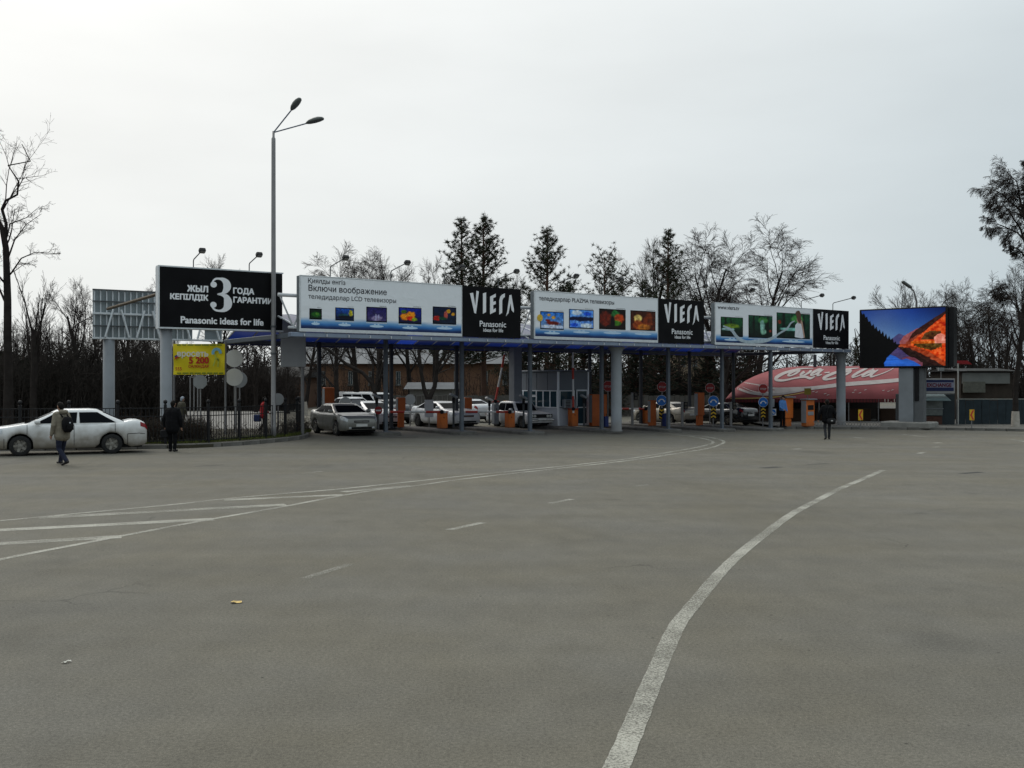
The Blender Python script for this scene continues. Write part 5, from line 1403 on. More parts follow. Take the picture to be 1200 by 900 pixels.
    A = []
    for i in range(7): A.append(('f', -1 + 2 * i / 6))
    for i in range(1, 6): A.append(('s', i / 6, 1))
    for i in range(7): A.append(('r', 1 - 2 * i / 6))
    for i in range(1, 6): A.append(('s', 1 - i / 6, -1))
    def cpt(a, lv, sc=1.0, dz=0.0, off=0.0):
        x0, x1, w, z = cab(0, lv, 1); xm = (x0 + x1) / 2
        if a[0] == 'f': y = a[1] * w * (.97); x = x0 - .10 * (1 - a[1] ** 2) + .03 - off; 
        elif a[0] == 'r': y = a[1] * w * .96; x = x1 + .07 * (1 - a[1] ** 2) - .02 + off
        else: x = x0 + (x1 - x0) * a[1]; y = a[2] * (w * (1 + .02 * math.sin(PI * a[1])) + off)
        return V((L / 2 - (xm + (x - xm) * (sc if sc > 0 else 0.02)), y * (sc if sc > 0 else .02), z + dz))
    cb = MB(); nA = len(A)
    for (lv, sc, dz) in prof:
        for a in A: cb.v.append(tuple(cpt(a, lv, sc if sc > 0 else .05, dz)))
    for i in range(len(prof) - 1):
        for j in range(nA): j2 = (j + 1) % nA; cb.f.append((i * nA + j, i * nA + j2, (i + 1) * nA + j2, (i + 1) * nA + j)); cb.mi.append(0)
    cb.f.append(tuple((len(prof) - 1) * nA + j for j in range(nA))); cb.mi.append(0)
    cb.build('cabin', paint, t, True)
    def patch(name, fn, na, nb, mt, parent=t, smooth=True):
        m_ = MB()
        for j in range(nb + 1):
            for i in range(na + 1): m_.v.append(tuple(fn(i / na, j / nb)))
        for j in range(nb):
            for i in range(na): a = j * (na + 1) + i; m_.f.append((a, a + 1, a + na + 2, a + na + 1)); m_.mi.append(0)
        return m_.build(name, mt, parent, smooth)
    patch('windshield', lambda u, v: cpt(('f', -.88 + 1.76 * u), .10 + .80 * v, 1, 0, .012), 8, 5, glass)
    patch('rear_window', lambda u, v: cpt(('r', -.85 + 1.70 * u), .14 + .74 * v, 1, 0, .012), 8, 5, glass)
    B = q.get('pillars', [(.075, .49), (.525, .90)])
    for s_ in (1, -1):
        for (a0, a1) in B:
            patch('side_window', lambda u, v: cpt(('s', a0 + (a1 - a0) * u, s_), .12 + .76 * v, 1, 0, .012), 6, 5, glass)
    # doors: seams and handles
    for s_ in (1, -1):
        for xd in (q['xa'] + .10, q['xa'] + (q['xc'] - q['xa']) * .47, q['xc'] - .42):
            patch('door_seam', lambda u, v: S(xd - .007 + .014 * u, 1.2 + 5.0 * v, s_, .009), 1, 12, M_UNDER)
        for xd in (q['xa'] + (q['xc'] - q['xa']) * .40, q['xc'] - .50):
            patch('door_handle', lambda u, v: S(xd - .09 + .16 * u, 4.75 + .35 * v, s_, .018), 2, 1, paint)
        patch('side_moulding', lambda u, v: S(q['xa'] + .1 + (q['xc'] - q['xa'] - .75) * u, 2.45 + .35 * v, s_, .006), 10, 1, M_DK if q.get('moulding') else paint)
        for xb in (.52, L - .62):
            patch('bumper_seam', lambda u, v: S(xb - .007 + .014 * u, 1.0 + 2.2 * v, s_, .008), 1, 5, M_UNDER)
        patch('bumper_seam', lambda u, v: S(L - .62 + .56 * u, 3.17 + .1 * v, s_, .008), 6, 1, M_UNDER)
        if not boxy:
            patch('headlight', lambda u, v: S(.01 + .46 * u, 4.3 + (2.2 - .5 * u) * v, s_, .010) + V((.014 * (1 - u), 0, .003)), 8, 5, M_HEADL)
            patch('tail_light', lambda u, v: S(L - .01 - .20 * u, 4.7 + 1.5 * v, s_, .010) + V((-.014 * (1 - u), 0, 0)), 6, 4, M_TAIL)
        m_ = MB(); mx = L / 2 - q['xa'] - .38
        m_.cbox(mx - .10, mx + .07, s_ * (Wd / 2 * .93) - .02 if s_ > 0 else s_ * (Wd / 2 * .93) - .18, s_ * (Wd / 2 * .93) + .18 if s_ > 0 else s_ * (Wd / 2 * .93) + .02, q['belt'] + .0, q['belt'] + .15, .04)
        m_.build('mirror', paint, t, True)
    fx = L / 2; gw = Wd / 2 * q['nf']
    if boxy:
        MB().cbox(fx - .02, fx + .03, -gw * .98, gw * .98, .56, .76, .01).build('grille', M_DK, t)
        for yy in (-.60, -.42, .42, .60):
            MB().lathe([(.001, .0), (.075, .0), (.085, -.03)], 14, M=TR((fx + .045, yy, .66)) @ RY(PI / 2)).build('headlight', M_HEADL, t)
        MB().cbox(fx - .02, fx + .09, -gw * 1.08, gw * 1.08, .40, .50, .03).build('bumper', M_CHROME, t)
        for s_ in (-1, 1): MB().cbox(-fx - .01, -fx + .03, s_ * gw * .8 - .18, s_ * gw * .8 + .18, .62, .76, .01).build('tail_light', M_TAIL, t)
    else:
        MB().cbox(fx - .03, fx + .012, -gw * .55, gw * .55, .60, .70, .015).build('grille', M_DK, t)
        MB().box(fx + .0121, fx + .016, -gw * .5, gw * .5, .645, .657).build('grille_bar', M_CHROME, t)
        MB().cbox(fx - .03, fx + .010, -gw * .75, gw * .75, .31, .41, .015).build('air_intake', M_UNDER, t)
        for s_ in (-1, 1): MB().cbox(fx - .03, fx + .012, s_ * gw * .82 - .07, s_ * gw * .82 + .07, .34, .42, .015).build('fog_lamp', M_HEADL, t)
        MB().cbox(-fx - .012, -fx + .03, -gw * .95, gw * .95, .36, .40, .01).build('bumper_strip', M_UNDER, t)
    if plate:
        MB().box(fx + .013 + (.08 if boxy else 0), fx + .02 + (.08 if boxy else 0), -.26, .26, .43, .54).build('number_plate', M_PLATE, t)
        MB().box(-fx - .02, -fx - .005, -.26, .26, .60, .71).build('number_plate', M_PLATE, t)
    # wheels
    rim = rim or M_RIM
    ty = MB(); ty.lathe([(wr * .62, -.09), (wr * .93, -.10), (wr, -.07), (wr, .07), (wr * .93, .10), (wr * .62, .09)], 28, cap=False)
    tme = ty.mesh('tyre', M_TYRE, True)
    rm = MB(); rm.lathe([(wr * .64, .075), (wr * .60, .095), (wr * .56, .06), (wr * .56, .0), (.01, .0)], 24, cap=False)
    ns = q['spokes']
    for k in range(ns):
        a = 2 * PI * k / ns
        rm.add([RZ(a) @ V(v_) for v_ in ((.03, -.05, .075), (wr * .6, -.032, .085), (wr * .6, .032, .085), (.03, .05, .075), (.03, -.06, .02), (wr * .6, -.045, .02), (wr * .6, .045, .02), (.03, .06, .02))], [(0, 1, 2, 3), (0, 4, 5, 1), (2, 6, 7, 3), (1, 5, 6, 2)])
    rm.lathe([(.075, .02), (.07, .09), (.01, .095)], 12)
    rme_ = rm.mesh('rim', rim)
    wm = MB(); wm.lathe([(.02, -.06), (wr * .5, -.06), (wr * .5, -.03), (.02, -.03)], 16); wme = wm.mesh('wheel', M_UNDER)
    for c in (xf, xr):
        for s_ in (1, -1):
            M = TR((L / 2 - c, s_ * (Wd / 2 - .125), wr)) @ RX(-PI / 2 * s_)
            w_ = obj('wheel', wme, t, M=M)
            obj('tyre', tme, w_); obj('rim', rme_, w_)
    if wagon: pass
    return t
M_CAMRY = mat('dirty_white_paint', (.62, .63, .63), .28, var=.04, scale=2, dirt=((.17, .145, .11), .22, 1.15, .95), spec=.4)
M_SILV = mat('dusty_silver_paint', (.20, .20, .185), .32, .35, var=.06, dirt=((.13, .115, .09), .15, .65, .7))
M_WHITE1 = mat('white_paint', (.52, .53, .54), .3, var=.04, dirt=((.2, .18, .15), .15, .55, .6))
M_BEIGE = mat('beige_metallic', (.32, .29, .24), .3, .35, var=.05, dirt=((.16, .14, .11), .15, .5, .6))
M_BLKC = mat('black_paint', (.012, .013, .015), .2, var=.1, dirt=((.06, .055, .05), .1, .45, .5))
for _m, _c in ((M_CAMRY, .35), (M_SILV, .5), (M_WHITE1, .4), (M_BEIGE, .6), (M_BLKC, .8)):
    _b = _m.node_tree.nodes['Principled BSDF']; _b.inputs['Coat Weight'].default_value = _c; _b.inputs['Coat Roughness'].default_value = .06
M_GRYC = mat('grey_paint', (.09, .095, .10), .3, .3, var=.1)
def heading(dx, dy): return math.atan2(dy, dx)
H_OUT = math.atan2(-DV.y, -DV.x); H_IN = H_OUT + PI
# white saloon parked by the verge: placed from its near wheels
rw_ = G(131, 530.6); CTH = math.radians(25); car_h = heading(-math.cos(CTH), -math.sin(CTH))
f_ = V((math.cos(car_h), math.sin(car_h), 0)); n_l = V((-f_.y, f_.x, 0))
cc = rw_ + f_ * (SEDAN['fo'] + SEDAN['wb'] - SEDAN['L'] / 2) - n_l * (SEDAN['W'] / 2 - .1)
cc = rw_ + f_ * (SEDAN['fo'] + SEDAN['wb'] - SEDAN['L'] / 2) + V((-math.sin(CTH), math.cos(CTH), 0)) * (SEDAN['W'] / 2 - .12); cc.z = 0
car('parked_car', 'mud-splashed white saloon parked against the kerb at far left', cc, car_h, M_CAMRY, dict(H=1.49, moulding=False))
def car_at(px, py, h, **k): return G(px, py)
def place(name, label, px, py, ahead, h, paint, p=None, **k):
    """px, py: ground point under the middle of the near bumper; the car stretches back from it"""
    g_ = G(px, py); q = dict(SEDAN); q.update(p or {}); f = V((math.cos(h), math.sin(h), 0)); c = g_ - f * (q['L'] / 2) * (1 if ahead else -1); c.z = gz(c.x, c.y)
    return car(name, label, c, h, paint, p, **k)
place('moving_car', 'dusty silver saloon driving out beside the railing end', 424, 510.3, True, heading(math.sin(math.radians(30)), -math.cos(math.radians(30))), M_SILV, dict(H=1.42, W=1.78, L=4.77))
place('queued_car', 'white saloon nose showing behind the left front canopy post', 458, 502.6, True, H_OUT, M_WHITE1, dict(H=1.42))
place('queued_car', 'white angular saloon waiting behind the first lowered boom', 548, 501.8, True, H_OUT, M_WHITE1, dict(H=1.40, nf=.80, L=4.7), rim=M_STEELRIM)
place('queued_car', 'boxy old white saloon with round headlights left of the toll booth', 634, 501.5, True, H_OUT, M_WHITE1, dict(L=4.12, W=1.62, H=1.44, wb=2.42, fo=.72, wr=.30, nose=.72, hood=.84, cowl=.90, belt=.90, deck=.90, tail=.86, xa=1.22, xrf=1.62, xrr=2.95, xc=3.35, nf=.94, rf=.94, spokes=8, wroof=.66), rim=M_STEELRIM, boxy=True)
place('queued_car', 'white saloon seen from behind with red tail lights, beside the second boom', 571, 494.5, False, H_IN, M_WHITE1, dict(H=1.40))
place('queued_car', 'beige saloon seen from behind right of the white column', 812, 497.8, False, H_IN, M_BEIGE, dict(H=1.42))
place('queued_car', 'black saloon seen from behind in the right-hand lane', 880, 498.0, False, H_IN, M_BLKC, dict(H=1.40))
place('queued_car', 'dark grey saloon tail just left of the white angular saloon', 476, 496, False, H_IN, M_GRYC, dict(H=1.40))
place('queued_car', 'white saloon further back, roof showing over the silver saloon', 433, 492.5, True, H_OUT, M_WHITE1, dict(H=1.48))
place('queued_car', 'white car glimpsed between toll booth and orange ticket machine', 692, 491.0, True, H_OUT, M_WHITE1, dict(H=1.45))
VAN = dict(L=4.9, W=1.85, H=2.15, wb=2.8, fo=.9, wr=.33, nose=.85, hood=1.08, cowl=1.20, belt=1.20, deck=1.24, tail=1.22, xa=.72, xrf=1.55, xrr=4.6, xc=4.86, nf=.86, rf=.93, wroof=.74, pillars=[(.08, .33), (.36, .64), (.67, .95)])
place('van', 'white minibus standing beyond the toll lanes at left', 464, 489.5, True, heading(.75, -.66), M_WHITE1, dict(VAN, H=1.74, belt=1.02, cowl=1.02, deck=1.06, tail=1.04, hood=.92, nose=.72))
place('van', 'white van parked far behind the left railing between dark trunks', 166, 482, True, heading(.9, -.45), M_WHITE1, VAN)
place('parked_car', 'pale car roof far left, glimpsed over the railing', 112, 482, True, heading(.9, -.4), M_WHITE1)
place('parked_car', 'far white car behind the railing, left of the walking man with rucksack', 52, 484, True, heading(.95, -.3), M_WHITE1)

# ------------------------------------------------------------------ people
def capsule(mb, a, b, ra, rb, n=12):
    a, b = V(a), V(b); d = b - a; L = d.length
    z = d.normalized() if L > 1e-6 else V((0, 0, 1)); M = z.to_track_quat('Z', 'Y').to_matrix().to_4x4(); M.translation = a
    prof = [(ra * math.sin(t), -ra * math.cos(t)) for t in (.12, .5, .95, 1.4)] + [(rb * math.sin(t), L + rb * math.cos(t)) for t in (1.4, .95, .5, .12)]
    mb.lathe(prof, n, M=M)
def person(label, loc, heading_, prims, mats, scale=1.0, folds=.006, seed=1, vox=.0105):
    """one continuous body: tapered limbs fused into a single skin; each face takes the material of the limb under it"""
    mb = MB()
    for (a, b, ra, rb, m) in prims: capsule(mb, a, b, ra, rb)
    me = mb.mesh('person', mats[0])
    o = bpy.data.objects.new('person', me); COL.objects.link(o)
    md = o.modifiers.new('fuse', 'REMESH'); md.mode = 'VOXEL'; md.voxel_size = vox
    ms = o.modifiers.new('soften', 'SMOOTH'); ms.iterations = 3; ms.factor = .5
    dg = bpy.context.evaluated_depsgraph_get(); dg.update()
    m2 = bpy.data.meshes.new_from_object(o.evaluated_get(dg))
    bpy.data.objects.remove(o, do_unlink=True)
    nv = len(m2.vertices); co = np.empty(nv * 3); m2.vertices.foreach_get('co', co); co = co.reshape(-1, 3)
    no = np.empty(nv * 3); m2.vertices.foreach_get('normal', no); no = no.reshape(-1, 3)
    def who(P):
        best = np.full(len(P), 1e9); idx = np.zeros(len(P), int)
        for (a, b, ra, rb, m) in prims:
            a = np.array(a); d = np.array(b) - a; L2 = max(1e-9, (d * d).sum())
            t_ = np.clip(((P - a) @ d) / L2, 0, 1); q = a + t_[:, None] * d
            dist = np.linalg.norm(P - q, axis=1) - (ra + (rb - ra) * t_)
            k = dist < best; best[k] = dist[k]; idx[k] = m
        return idx
    vm_ = who(co)
    w = np.where(np.isin(vm_, (0, 1)), folds, 0)
    wob = (fbm(co[:, 0] * 9 + co[:, 1] * 7, co[:, 2] * 13, seed) - .47) * 2
    co = co + no * (w * wob)[:, None]
    m2.vertices.foreach_set('co', (co * scale).ravel())
    nf = len(m2.polygons); ce = np.empty(nf * 3); m2.polygons.foreach_get('center', ce); ce = ce.reshape(-1, 3) / scale if False else ce.reshape(-1, 3) / 1.0
    fi = who(ce / scale)
    m2.materials.clear()
    for m in mats: m2.materials.append(m)
    m2.polygons.foreach_set('material_index', fi.astype(np.int32)); m2.polygons.foreach_set('use_smooth', [True] * nf); m2.update()
    p = obj('person', m2, None, loc, heading_)
    return tag(p, label, 'person')
# material slots: 0 coat, 1 trousers, 2 skin, 3 hair or cap, 4 shoes
def hand(P, wrist, d, palm_out, s_, skin=2):
    """palm, four unequal fingers and a thumb leaving the side of the palm; d points along the hand"""
    w = V(wrist); d = V(d).normalized(); side = V(palm_out).normalized(); nrm_ = d.cross(side).normalized()
    P.append((tuple(w), tuple(w + d * .075), .026, .034, skin))
    for i, l in enumerate((.062, .072, .068, .052)):
        o_ = side * (.028 - .018 * i); k0 = w + d * .085 + o_; k1 = k0 + (d + nrm_ * .25).normalized() * l * .5; k2 = k1 + (d + nrm_ * .9).normalized() * l * .5
        P.append((tuple(k0), tuple(k1), .0105, .010, skin)); P.append((tuple(k1), tuple(k2), .010, .0085, skin))
    k0 = w + d * .03 + side * .03; k1 = k0 + (d * .7 + side * .6).normalized() * .045; P.append((tuple(k0), tuple(k1), .013, .011, skin)); P.append((tuple(k1), tuple(k1 + d * .03), .011, .009, skin))
def figure(legs, arms, lean=(0, 0), coat_len=.86, bulk=1.0, head_turn=0.0, hair='short', legw=1.0, H=1.75, flare=0.0):
    """local axes: +Y is ahead, +X the person's right, Z up. legs: ((knee_y, knee_z, foot_y, foot_z, heel_up), ...) right, left"""
    P = []; lx, ly = lean
    hipz = .93; chest = V((lx, ly, 1.34)); hipc = V((0, 0, hipz))
    for s_, (ky, kz_, fy, fz, hu) in zip((1, -1), legs):
        hp = V((s_ * .09, 0, hipz - .02)); kn = V((s_ * .10, ky, kz_)); an = V((s_ * .095, fy, fz + .09))
        P.append((tuple(hp), tuple(kn), .098 * legw, .070 * legw, 1)); P.append((tuple(kn), tuple(an), .068 * legw, (.060 + flare) * legw, 1))
        toe = an + V((s_ * .02, .15, -.055 - hu)); heel = an + V((0, -.05, -.045 + hu * .3))
        P.append((tuple(heel), tuple(toe), .044, .036, 4)); P.append((tuple(an), tuple(heel.lerp(toe, .3)), .045, .045, 4))
    P.append((tuple(hipc + V((-.07, 0, 0))), tuple(hipc + V((.07, 0, 0))), .125, .125, 1))
    b = bulk
    for s_ in (-1, 1):
        P.append((tuple(hipc + V((s_ * .065, -.0, .03))), tuple(chest + V((s_ * .085, 0, .0))), .135 * b, .140 * b, 0))
        if coat_len < .95: P.append((tuple(V((s_ * .075, 0, coat_len))), tuple(hipc + V((s_ * .07, 0, .1))), .138 * b, .14 * b, 0))
    P.append((tuple(chest + V((-.15, -.01, .085))), tuple(chest + V((.15, -.01, .085))), .082 * b, .082 * b, 0))
    P.append((tuple(chest + V((0, -.01, .06))), tuple(chest + V((0, 0, .17))), .10, .065, 0))
    hd = chest + V((0, .03, .0)); nk = chest + V((0, .0, .14)); hc = chest + V((0, .035, .285))
    P.append((tuple(nk), tuple(hc), .055, .055, 2))
    P.append((tuple(hc + V((0, -.01, -.005))), tuple(hc + V((0, -.005, .05))), .078, .088, 2))
    P.append((tuple(hc + V((0, .03, -.055))), tuple(hc + V((0, .03, -.03))), .048, .058, 2))
    P.append((tuple(hc + V((0, .088, .01))), tuple(hc + V((0, .10, -.012))), .011, .014, 2))
    for s_ in (-1, 1): P.append((tuple(hc + V((s_ * .088, -.005, .0))), tuple(hc + V((s_ * .09, -.01, .025))), .012, .016, 2))
    P.append((tuple(hc + V((0, .062, -.052))), tuple(hc + V((0, .066, -.055))), .022, .022, 2))
    P.append((tuple(hc + V((0, -.032, .03))), tuple(hc + V((0, -.002, .072))), .088, .088, 3))
    P.append((tuple(hc + V((0, -.055, -.02))), tuple(hc + V((0, -.045, .05))), .062, .075, 3))
    if hair == 'hood': P.append((tuple(chest + V((-.07, -.10, .16))), tuple(chest + V((.07, -.10, .16))), .065, .065, 0))
    if hair == 'cap': P.append((tuple(hc + V((0, .05, .075))), tuple(hc + V((0, .125, .062))), .05, .03, 3))
    for s_, (el, wr_) in zip((1, -1), arms):
        sh = chest + V((s_ * .185, -.01, .075)); e = V((s_ * el[0], el[1], el[2])); w = V((s_ * wr_[0], wr_[1], wr_[2]))
        P.append((tuple(sh), tuple(e), .075 * b, .060 * b, 0)); P.append((tuple(e), tuple(w), .060 * b, .048 * b, 0))
        hand(P, w + (w - e).normalized() * .02, (w - e), V((-s_ * .1, 1, .2)), s_)
    k = H / 1.75
    return [(tuple(V(a) * k), tuple(V(c) * k), ra * k, rb * k, m) for a, c, ra, rb, m in P]
M_SKIN = mat('skin', (.30, .17, .12), .55, var=.08); M_HAIR = mat('dark_hair', (.007, .006, .005), .7, var=.3, spec=.1); M_SHOE = mat('dark_shoes', (.012, .011, .011), .5)
M_JEANS = mat('dark_jeans', (.010, .013, .028), .85, var=.25, scale=9); M_BEIGEJ = mat('beige_jacket', (.17, .15, .115), .85, var=.22, scale=7)
M_BLKJ = mat('black_jacket', (.006, .006, .007), .8, var=.3, spec=.08); M_BLKT = mat('black_trousers', (.007, .007, .008), .9, var=.3, spec=.05)
WALK = ((.12, .49, .20, .02, 0.0), (.02, .47, -.30, .05, .05)); WALK2 = ((.02, .47, -.22, .04, .04), (.10, .49, .16, .01, 0.0)); STAND = ((.015, .49, -.02, 0, 0), (.02, .49, .02, 0, 0))
def hdg(dx, dy): return math.atan2(dy, dx) - PI / 2
# man with rucksack, walking towards the left and away
g = G(73, 544)
person('walking man in beige jacket and dark jeans passing the white saloon', g, hdg(-.88, .48),
       figure(WALK, (((.27, -.03, 1.12), (.25, .12, .90)), ((.27, .02, 1.12), (.27, .10, .88))), (0, .05), .82, 1.10, hair='hood', legw=1.04, H=1.76), [M_BEIGEJ, M_JEANS, M_SKIN, M_HAIR, M_SHOE], 1.0, .010, 3)
bp = MB(); bp_m = mat('rucksack_black', (.007, .007, .008), .8, var=.3, spec=.1)
bag = thing('rucksack', 'black rucksack on the back of the man in beige jacket', 'rucksack', g, hdg(-.88, .48))
prof = []
m_ = MB()
for i in range(9):
    z = .93 + .055 * i; k = math.sin(PI * (i + .6) / 9.2) ** .45
    for j in range(16):
        a = 2 * PI * j / 16; ex = abs(math.cos(a)) ** .6 * (1 if math.cos(a) > 0 else -1); ey = abs(math.sin(a)) ** .6 * (1 if math.sin(a) > 0 else -1)
        m_.v.append((ex * .165 * k, -.235 + ey * .095 * k + .045 * (z - .93), z))
for i in range(8):
    for j in range(16): j2 = (j + 1) % 16; m_.f.append((i * 16 + j, i * 16 + j2, i * 16 + 16 + j2, i * 16 + 16 + j)); m_.mi.append(0)
m_.f.append(tuple(range(15, -1, -1))); m_.mi.append(0); m_.f.append(tuple(range(128, 144))); m_.mi.append(0)
m_.build('sack', bp_m, bag, True)
MB().cbox(-.11, .11, -.36, -.31, 1.0, 1.16, .03).build('front_pocket', bp_m, bag)
MB().cbox(-.025, .025, -.335, -.322, 1.19, 1.225, .005).build('badge', mat('badge', (.45, .47, .5), .5), bag)
for s_ in (-1, 1): MB().tube([(s_ * .09, -.15, 1.36), (s_ * .115, -.03, 1.475), (s_ * .12, .10, 1.42), (s_ * .14, .16, 1.25), (s_ * .15, .05, 1.08)], .02, 6).build('strap', bp_m, bag, True)
# man in black seen from behind by the railing
g = G(202, 528.2)
person('person all in black seen from behind before the railing', g, hdg(.1, 1), figure(((.02, .49, -.03, 0, 0), (.06, .49, .05, 0, 0)), (((.30, .0, 1.12), (.29, .06, .88)), ((.31, .0, 1.12), (.29, .04, .88))), (0, .03), .78, 1.22, H=1.72, legw=1.0), [M_BLKJ, M_BLKT, M_SKIN, M_HAIR, M_SHOE], 1.0, .008, 5)
p_ = G(194, 519.0); o = thing('carrier_bag', 'dark bag hanging from the hand of the person in black', 'bag', (g.x - .28, g.y + .02, .45))
MB().cbox(-.14, .14, -.06, .06, 0, .30, .04).build('pouch', M_DK, o); MB().tube([(-.06, 0, .29), (-.04, 0, .40), (.04, 0, .40), (.06, 0, .29)], .01, 6).build('handle', M_DK, o)
# man with shoulder bag, walking away at right
g = G(969.5, 514)
person('man in black jacket walking away towards the tent', g, hdg(.12, 1), figure(((.06, .49, .10, 0, 0), (.02, .48, -.18, .03, .04)), (((.33, -.02, 1.14), (.33, .06, .92)), ((.34, .02, 1.13), (.37, .04, .90))), (0, .03), .86, 1.20, H=1.82, legw=.92), [M_BLKJ, mat('charcoal_trousers', (.022, .023, .026), .85, var=.2), M_SKIN, M_HAIR, M_SHOE], 1.0, .010, 7)
o = thing('shoulder_bag', 'black shoulder bag at the hip of the man walking away', 'bag', (g.x + .12, g.y - .16, g.z + .70), .1)
MB().cbox(-.20, .20, -.10, .06, 0, .28, .05).build('pouch', M_DK, o, True); MB().cbox(-.05, .05, -.115, -.1, .14, .19, .005).build('buckle', M_CHROME, o)
MB().tube([(-.18, 0, .26), (-.20, .0, .50), (-.10, .02, .80), (.05, .16, .82)], .014, 6).build('strap', M_DK, o)
# officer in blue shirt at the machine
g = G(917, 499.5, .15)
person('officer in light blue shirt and dark trousers by the ticket machines', g, hdg(.55, -.85), figure(STAND, (((.26, .06, 1.12), (.20, .20, 1.02)), ((.26, .02, 1.12), (.24, .10, .92))), (0, .01), .96, .98, hair='cap', H=1.74), [mat('blue_shirt', (.07, .18, .42), .8, var=.1), M_BLKT, M_SKIN, M_HAIR, M_SHOE], 1.0, .006, 9)
# two people beyond the railing
g = GY(308.5, 47.5, .0)
person('person in red jacket with dark trousers walking beyond the railing', g, hdg(.9, .4), figure(WALK2, (((.27, .04, 1.12), (.24, .18, 1.02)), ((.27, -.06, 1.12), (.25, -.04, .90))), (0, .03), .84, 1.08, H=1.66), [mat('red_jacket', (.34, .012, .016), .8, var=.12), M_BLKT, M_SKIN, M_HAIR, M_SHOE], 1.0, .008, 11)
o = thing('handbag', 'blue bag carried by the person in red beyond the railing', 'bag', (g.x - .27, g.y - .05, .52)); MB().cbox(-.17, .17, -.06, .06, 0, .34, .04).build('pouch', mat('blue_bag', (.02, .04, .13), .6), o); MB().tube([(-.08, 0, .33), (0, 0, .46), (.08, 0, .33)], .01, 6).build('handle', M_DK, o)
g = GY(212.5, 48, .0)
person('person in drab coat and pale knitted hat behind the railing by the column', g, hdg(.6, .7), figure(WALK2, (((.27, .02, 1.12), (.24, .12, .92)), ((.27, -.04, 1.12), (.25, .0, .90))), (0, .03), .70, 1.12, H=1.68), [mat('drab_coat', (.055, .05, .035), .85, var=.2), M_BLKT, M_SKIN, mat('pale_hat', (.30, .33, .38), .9), M_SHOE], 1.0, .008, 13)
# ------------------------------------------------------------------ trees
M_BARK = mat('bark', (.026, .022, .020), .95, var=.35, scale=3, bump=.6, bscale=12, spec=.05)
M_BARKT = mat('twig_bark', (.034, .028, .025), .95, var=.3, scale=2, spec=.05)
M_NEED = mat('pine_needles', (.022, .030, .014), .8, var=.45, scale=.9)
M_NEED2 = mat('spruce_needles', (.014, .019, .011), .85, var=.4, scale=.9)
M_PINEB = mat('pine_bark', (.075, .042, .030), .95, var=.3, scale=3)
M_LIME = mat('whitewash', (.34, .31, .27), .9, var=.2, scale=6)
def perp(d, r):
    a = r.uniform(0, 2 * PI); u = d.cross(V((0, 0, 1)) if abs(d.z) < .95 else V((1, 0, 0))).normalized(); v = d.cross(u)
    return u * math.cos(a) + v * math.sin(a)
MINR = .0042
def grow(mbs, r, p, d, L, rad, lev, C, path=None):
    c = C[min(lev, len(C) - 1)]; n = c['segs']; pts = [V(p or (0, 0, 0))]; d = V(d).normalized()
    if path is None:
        for i in range(n):
            d = (d + V((r.gauss(0, 1), r.gauss(0, 1), r.gauss(0, 1))) * c['wob'] + V((0, 0, c['trop']))).normalized()
            pts.append(pts[-1] + d * (L / n))
    else: pts = [V(q) for q in path]; n = len(pts) - 1; L = sum((b - a).length for a, b in zip(pts[:-1], pts[1:]))
    tip = c.get('tip', .35)
    rr = [max(MINR, rad * (1 - (1 - tip) * i / n)) for i in range(n + 1)]
    if lev == 0: rr[0] *= 1.35
    mbs[0 if lev < 2 else 1].tube(pts, rr, c['sides'], False)
    if lev + 1 >= len(C): return
    k = c['n']; k = k if isinstance(k, int) else r.randint(*k)
    for j in range(k):
        t = c['t0'] + (1 - c['t0']) * ((j + r.random()) / k) ** c.get('bias', 1.0)
        f = t * n; i = min(int(f), n - 1); q = pts[i].lerp(pts[i + 1], f - i); dd = (pts[i + 1] - pts[i]).normalized()
        a = math.radians(r.uniform(*c['ang'])); nd = dd * math.cos(a) + perp(dd, r) * math.sin(a)
        ll = L * r.uniform(*c['ratio']) * (1 - c.get('taper', .45) * t)
        grow(mbs, r, q, nd, ll, rad * (1 - (1 - tip) * t) * c.get('rr', .55), lev + 1, C)
def lv(n, t0, ang, ratio, segs, wob, trop, sides, **k): return dict(n=n, t0=t0, ang=ang, ratio=ratio, segs=segs, wob=wob, trop=trop, sides=sides, **k)
BROAD = [lv(9, .28, (20, 50), (.50, .75), 7, .06, .04, 8, tip=.25, rr=.55), lv(7, .2, (22, 52), (.42, .65), 6, .09, .06, 5, tip=.25), lv(7, .12, (18, 46), (.5, .8), 5, .07, .05, 4, tip=.3), lv(6, .1, (15, 40), (.55, .9), 4, .05, .04, 3, tip=.3, rr=.6), lv(0, 0, (0, 0), (0, 0), 3, .05, .04, 3, tip=.4)]
BIRCH = [lv(11, .25, (18, 42), (.42, .62), 8, .05, .05, 8, tip=.2, rr=.5), lv(7, .2, (22, 50), (.42, .62), 6, .08, .05, 5, tip=.25), lv(7, .12, (20, 50), (.5, .8), 5, .07, -.02, 3, tip=.3), lv(6, .1, (15, 42), (.6, 1.0), 4, .05, -.10, 3, tip=.3, rr=.6), lv(0, 0, (0, 0), (0, 0), 3, .05, -.12, 3, tip=.4)]
POLL = [lv(9, .35, (8, 30), (.6, 1.1), 6, .05, .03, 8, tip=.6, rr=.42), lv(6, .25, (12, 32), (.35, .6), 6, .05, .10, 4, tip=.2), lv(6, .2, (15, 40), (.3, .5), 4, .08, .12, 3, tip=.3), lv(0, 0, (0, 0), (0, 0), 3, .1, .1, 3, tip=.4)]
FORK = [lv(0, 1, (0, 0), (0, 0), 6, .02, 0, 8)]
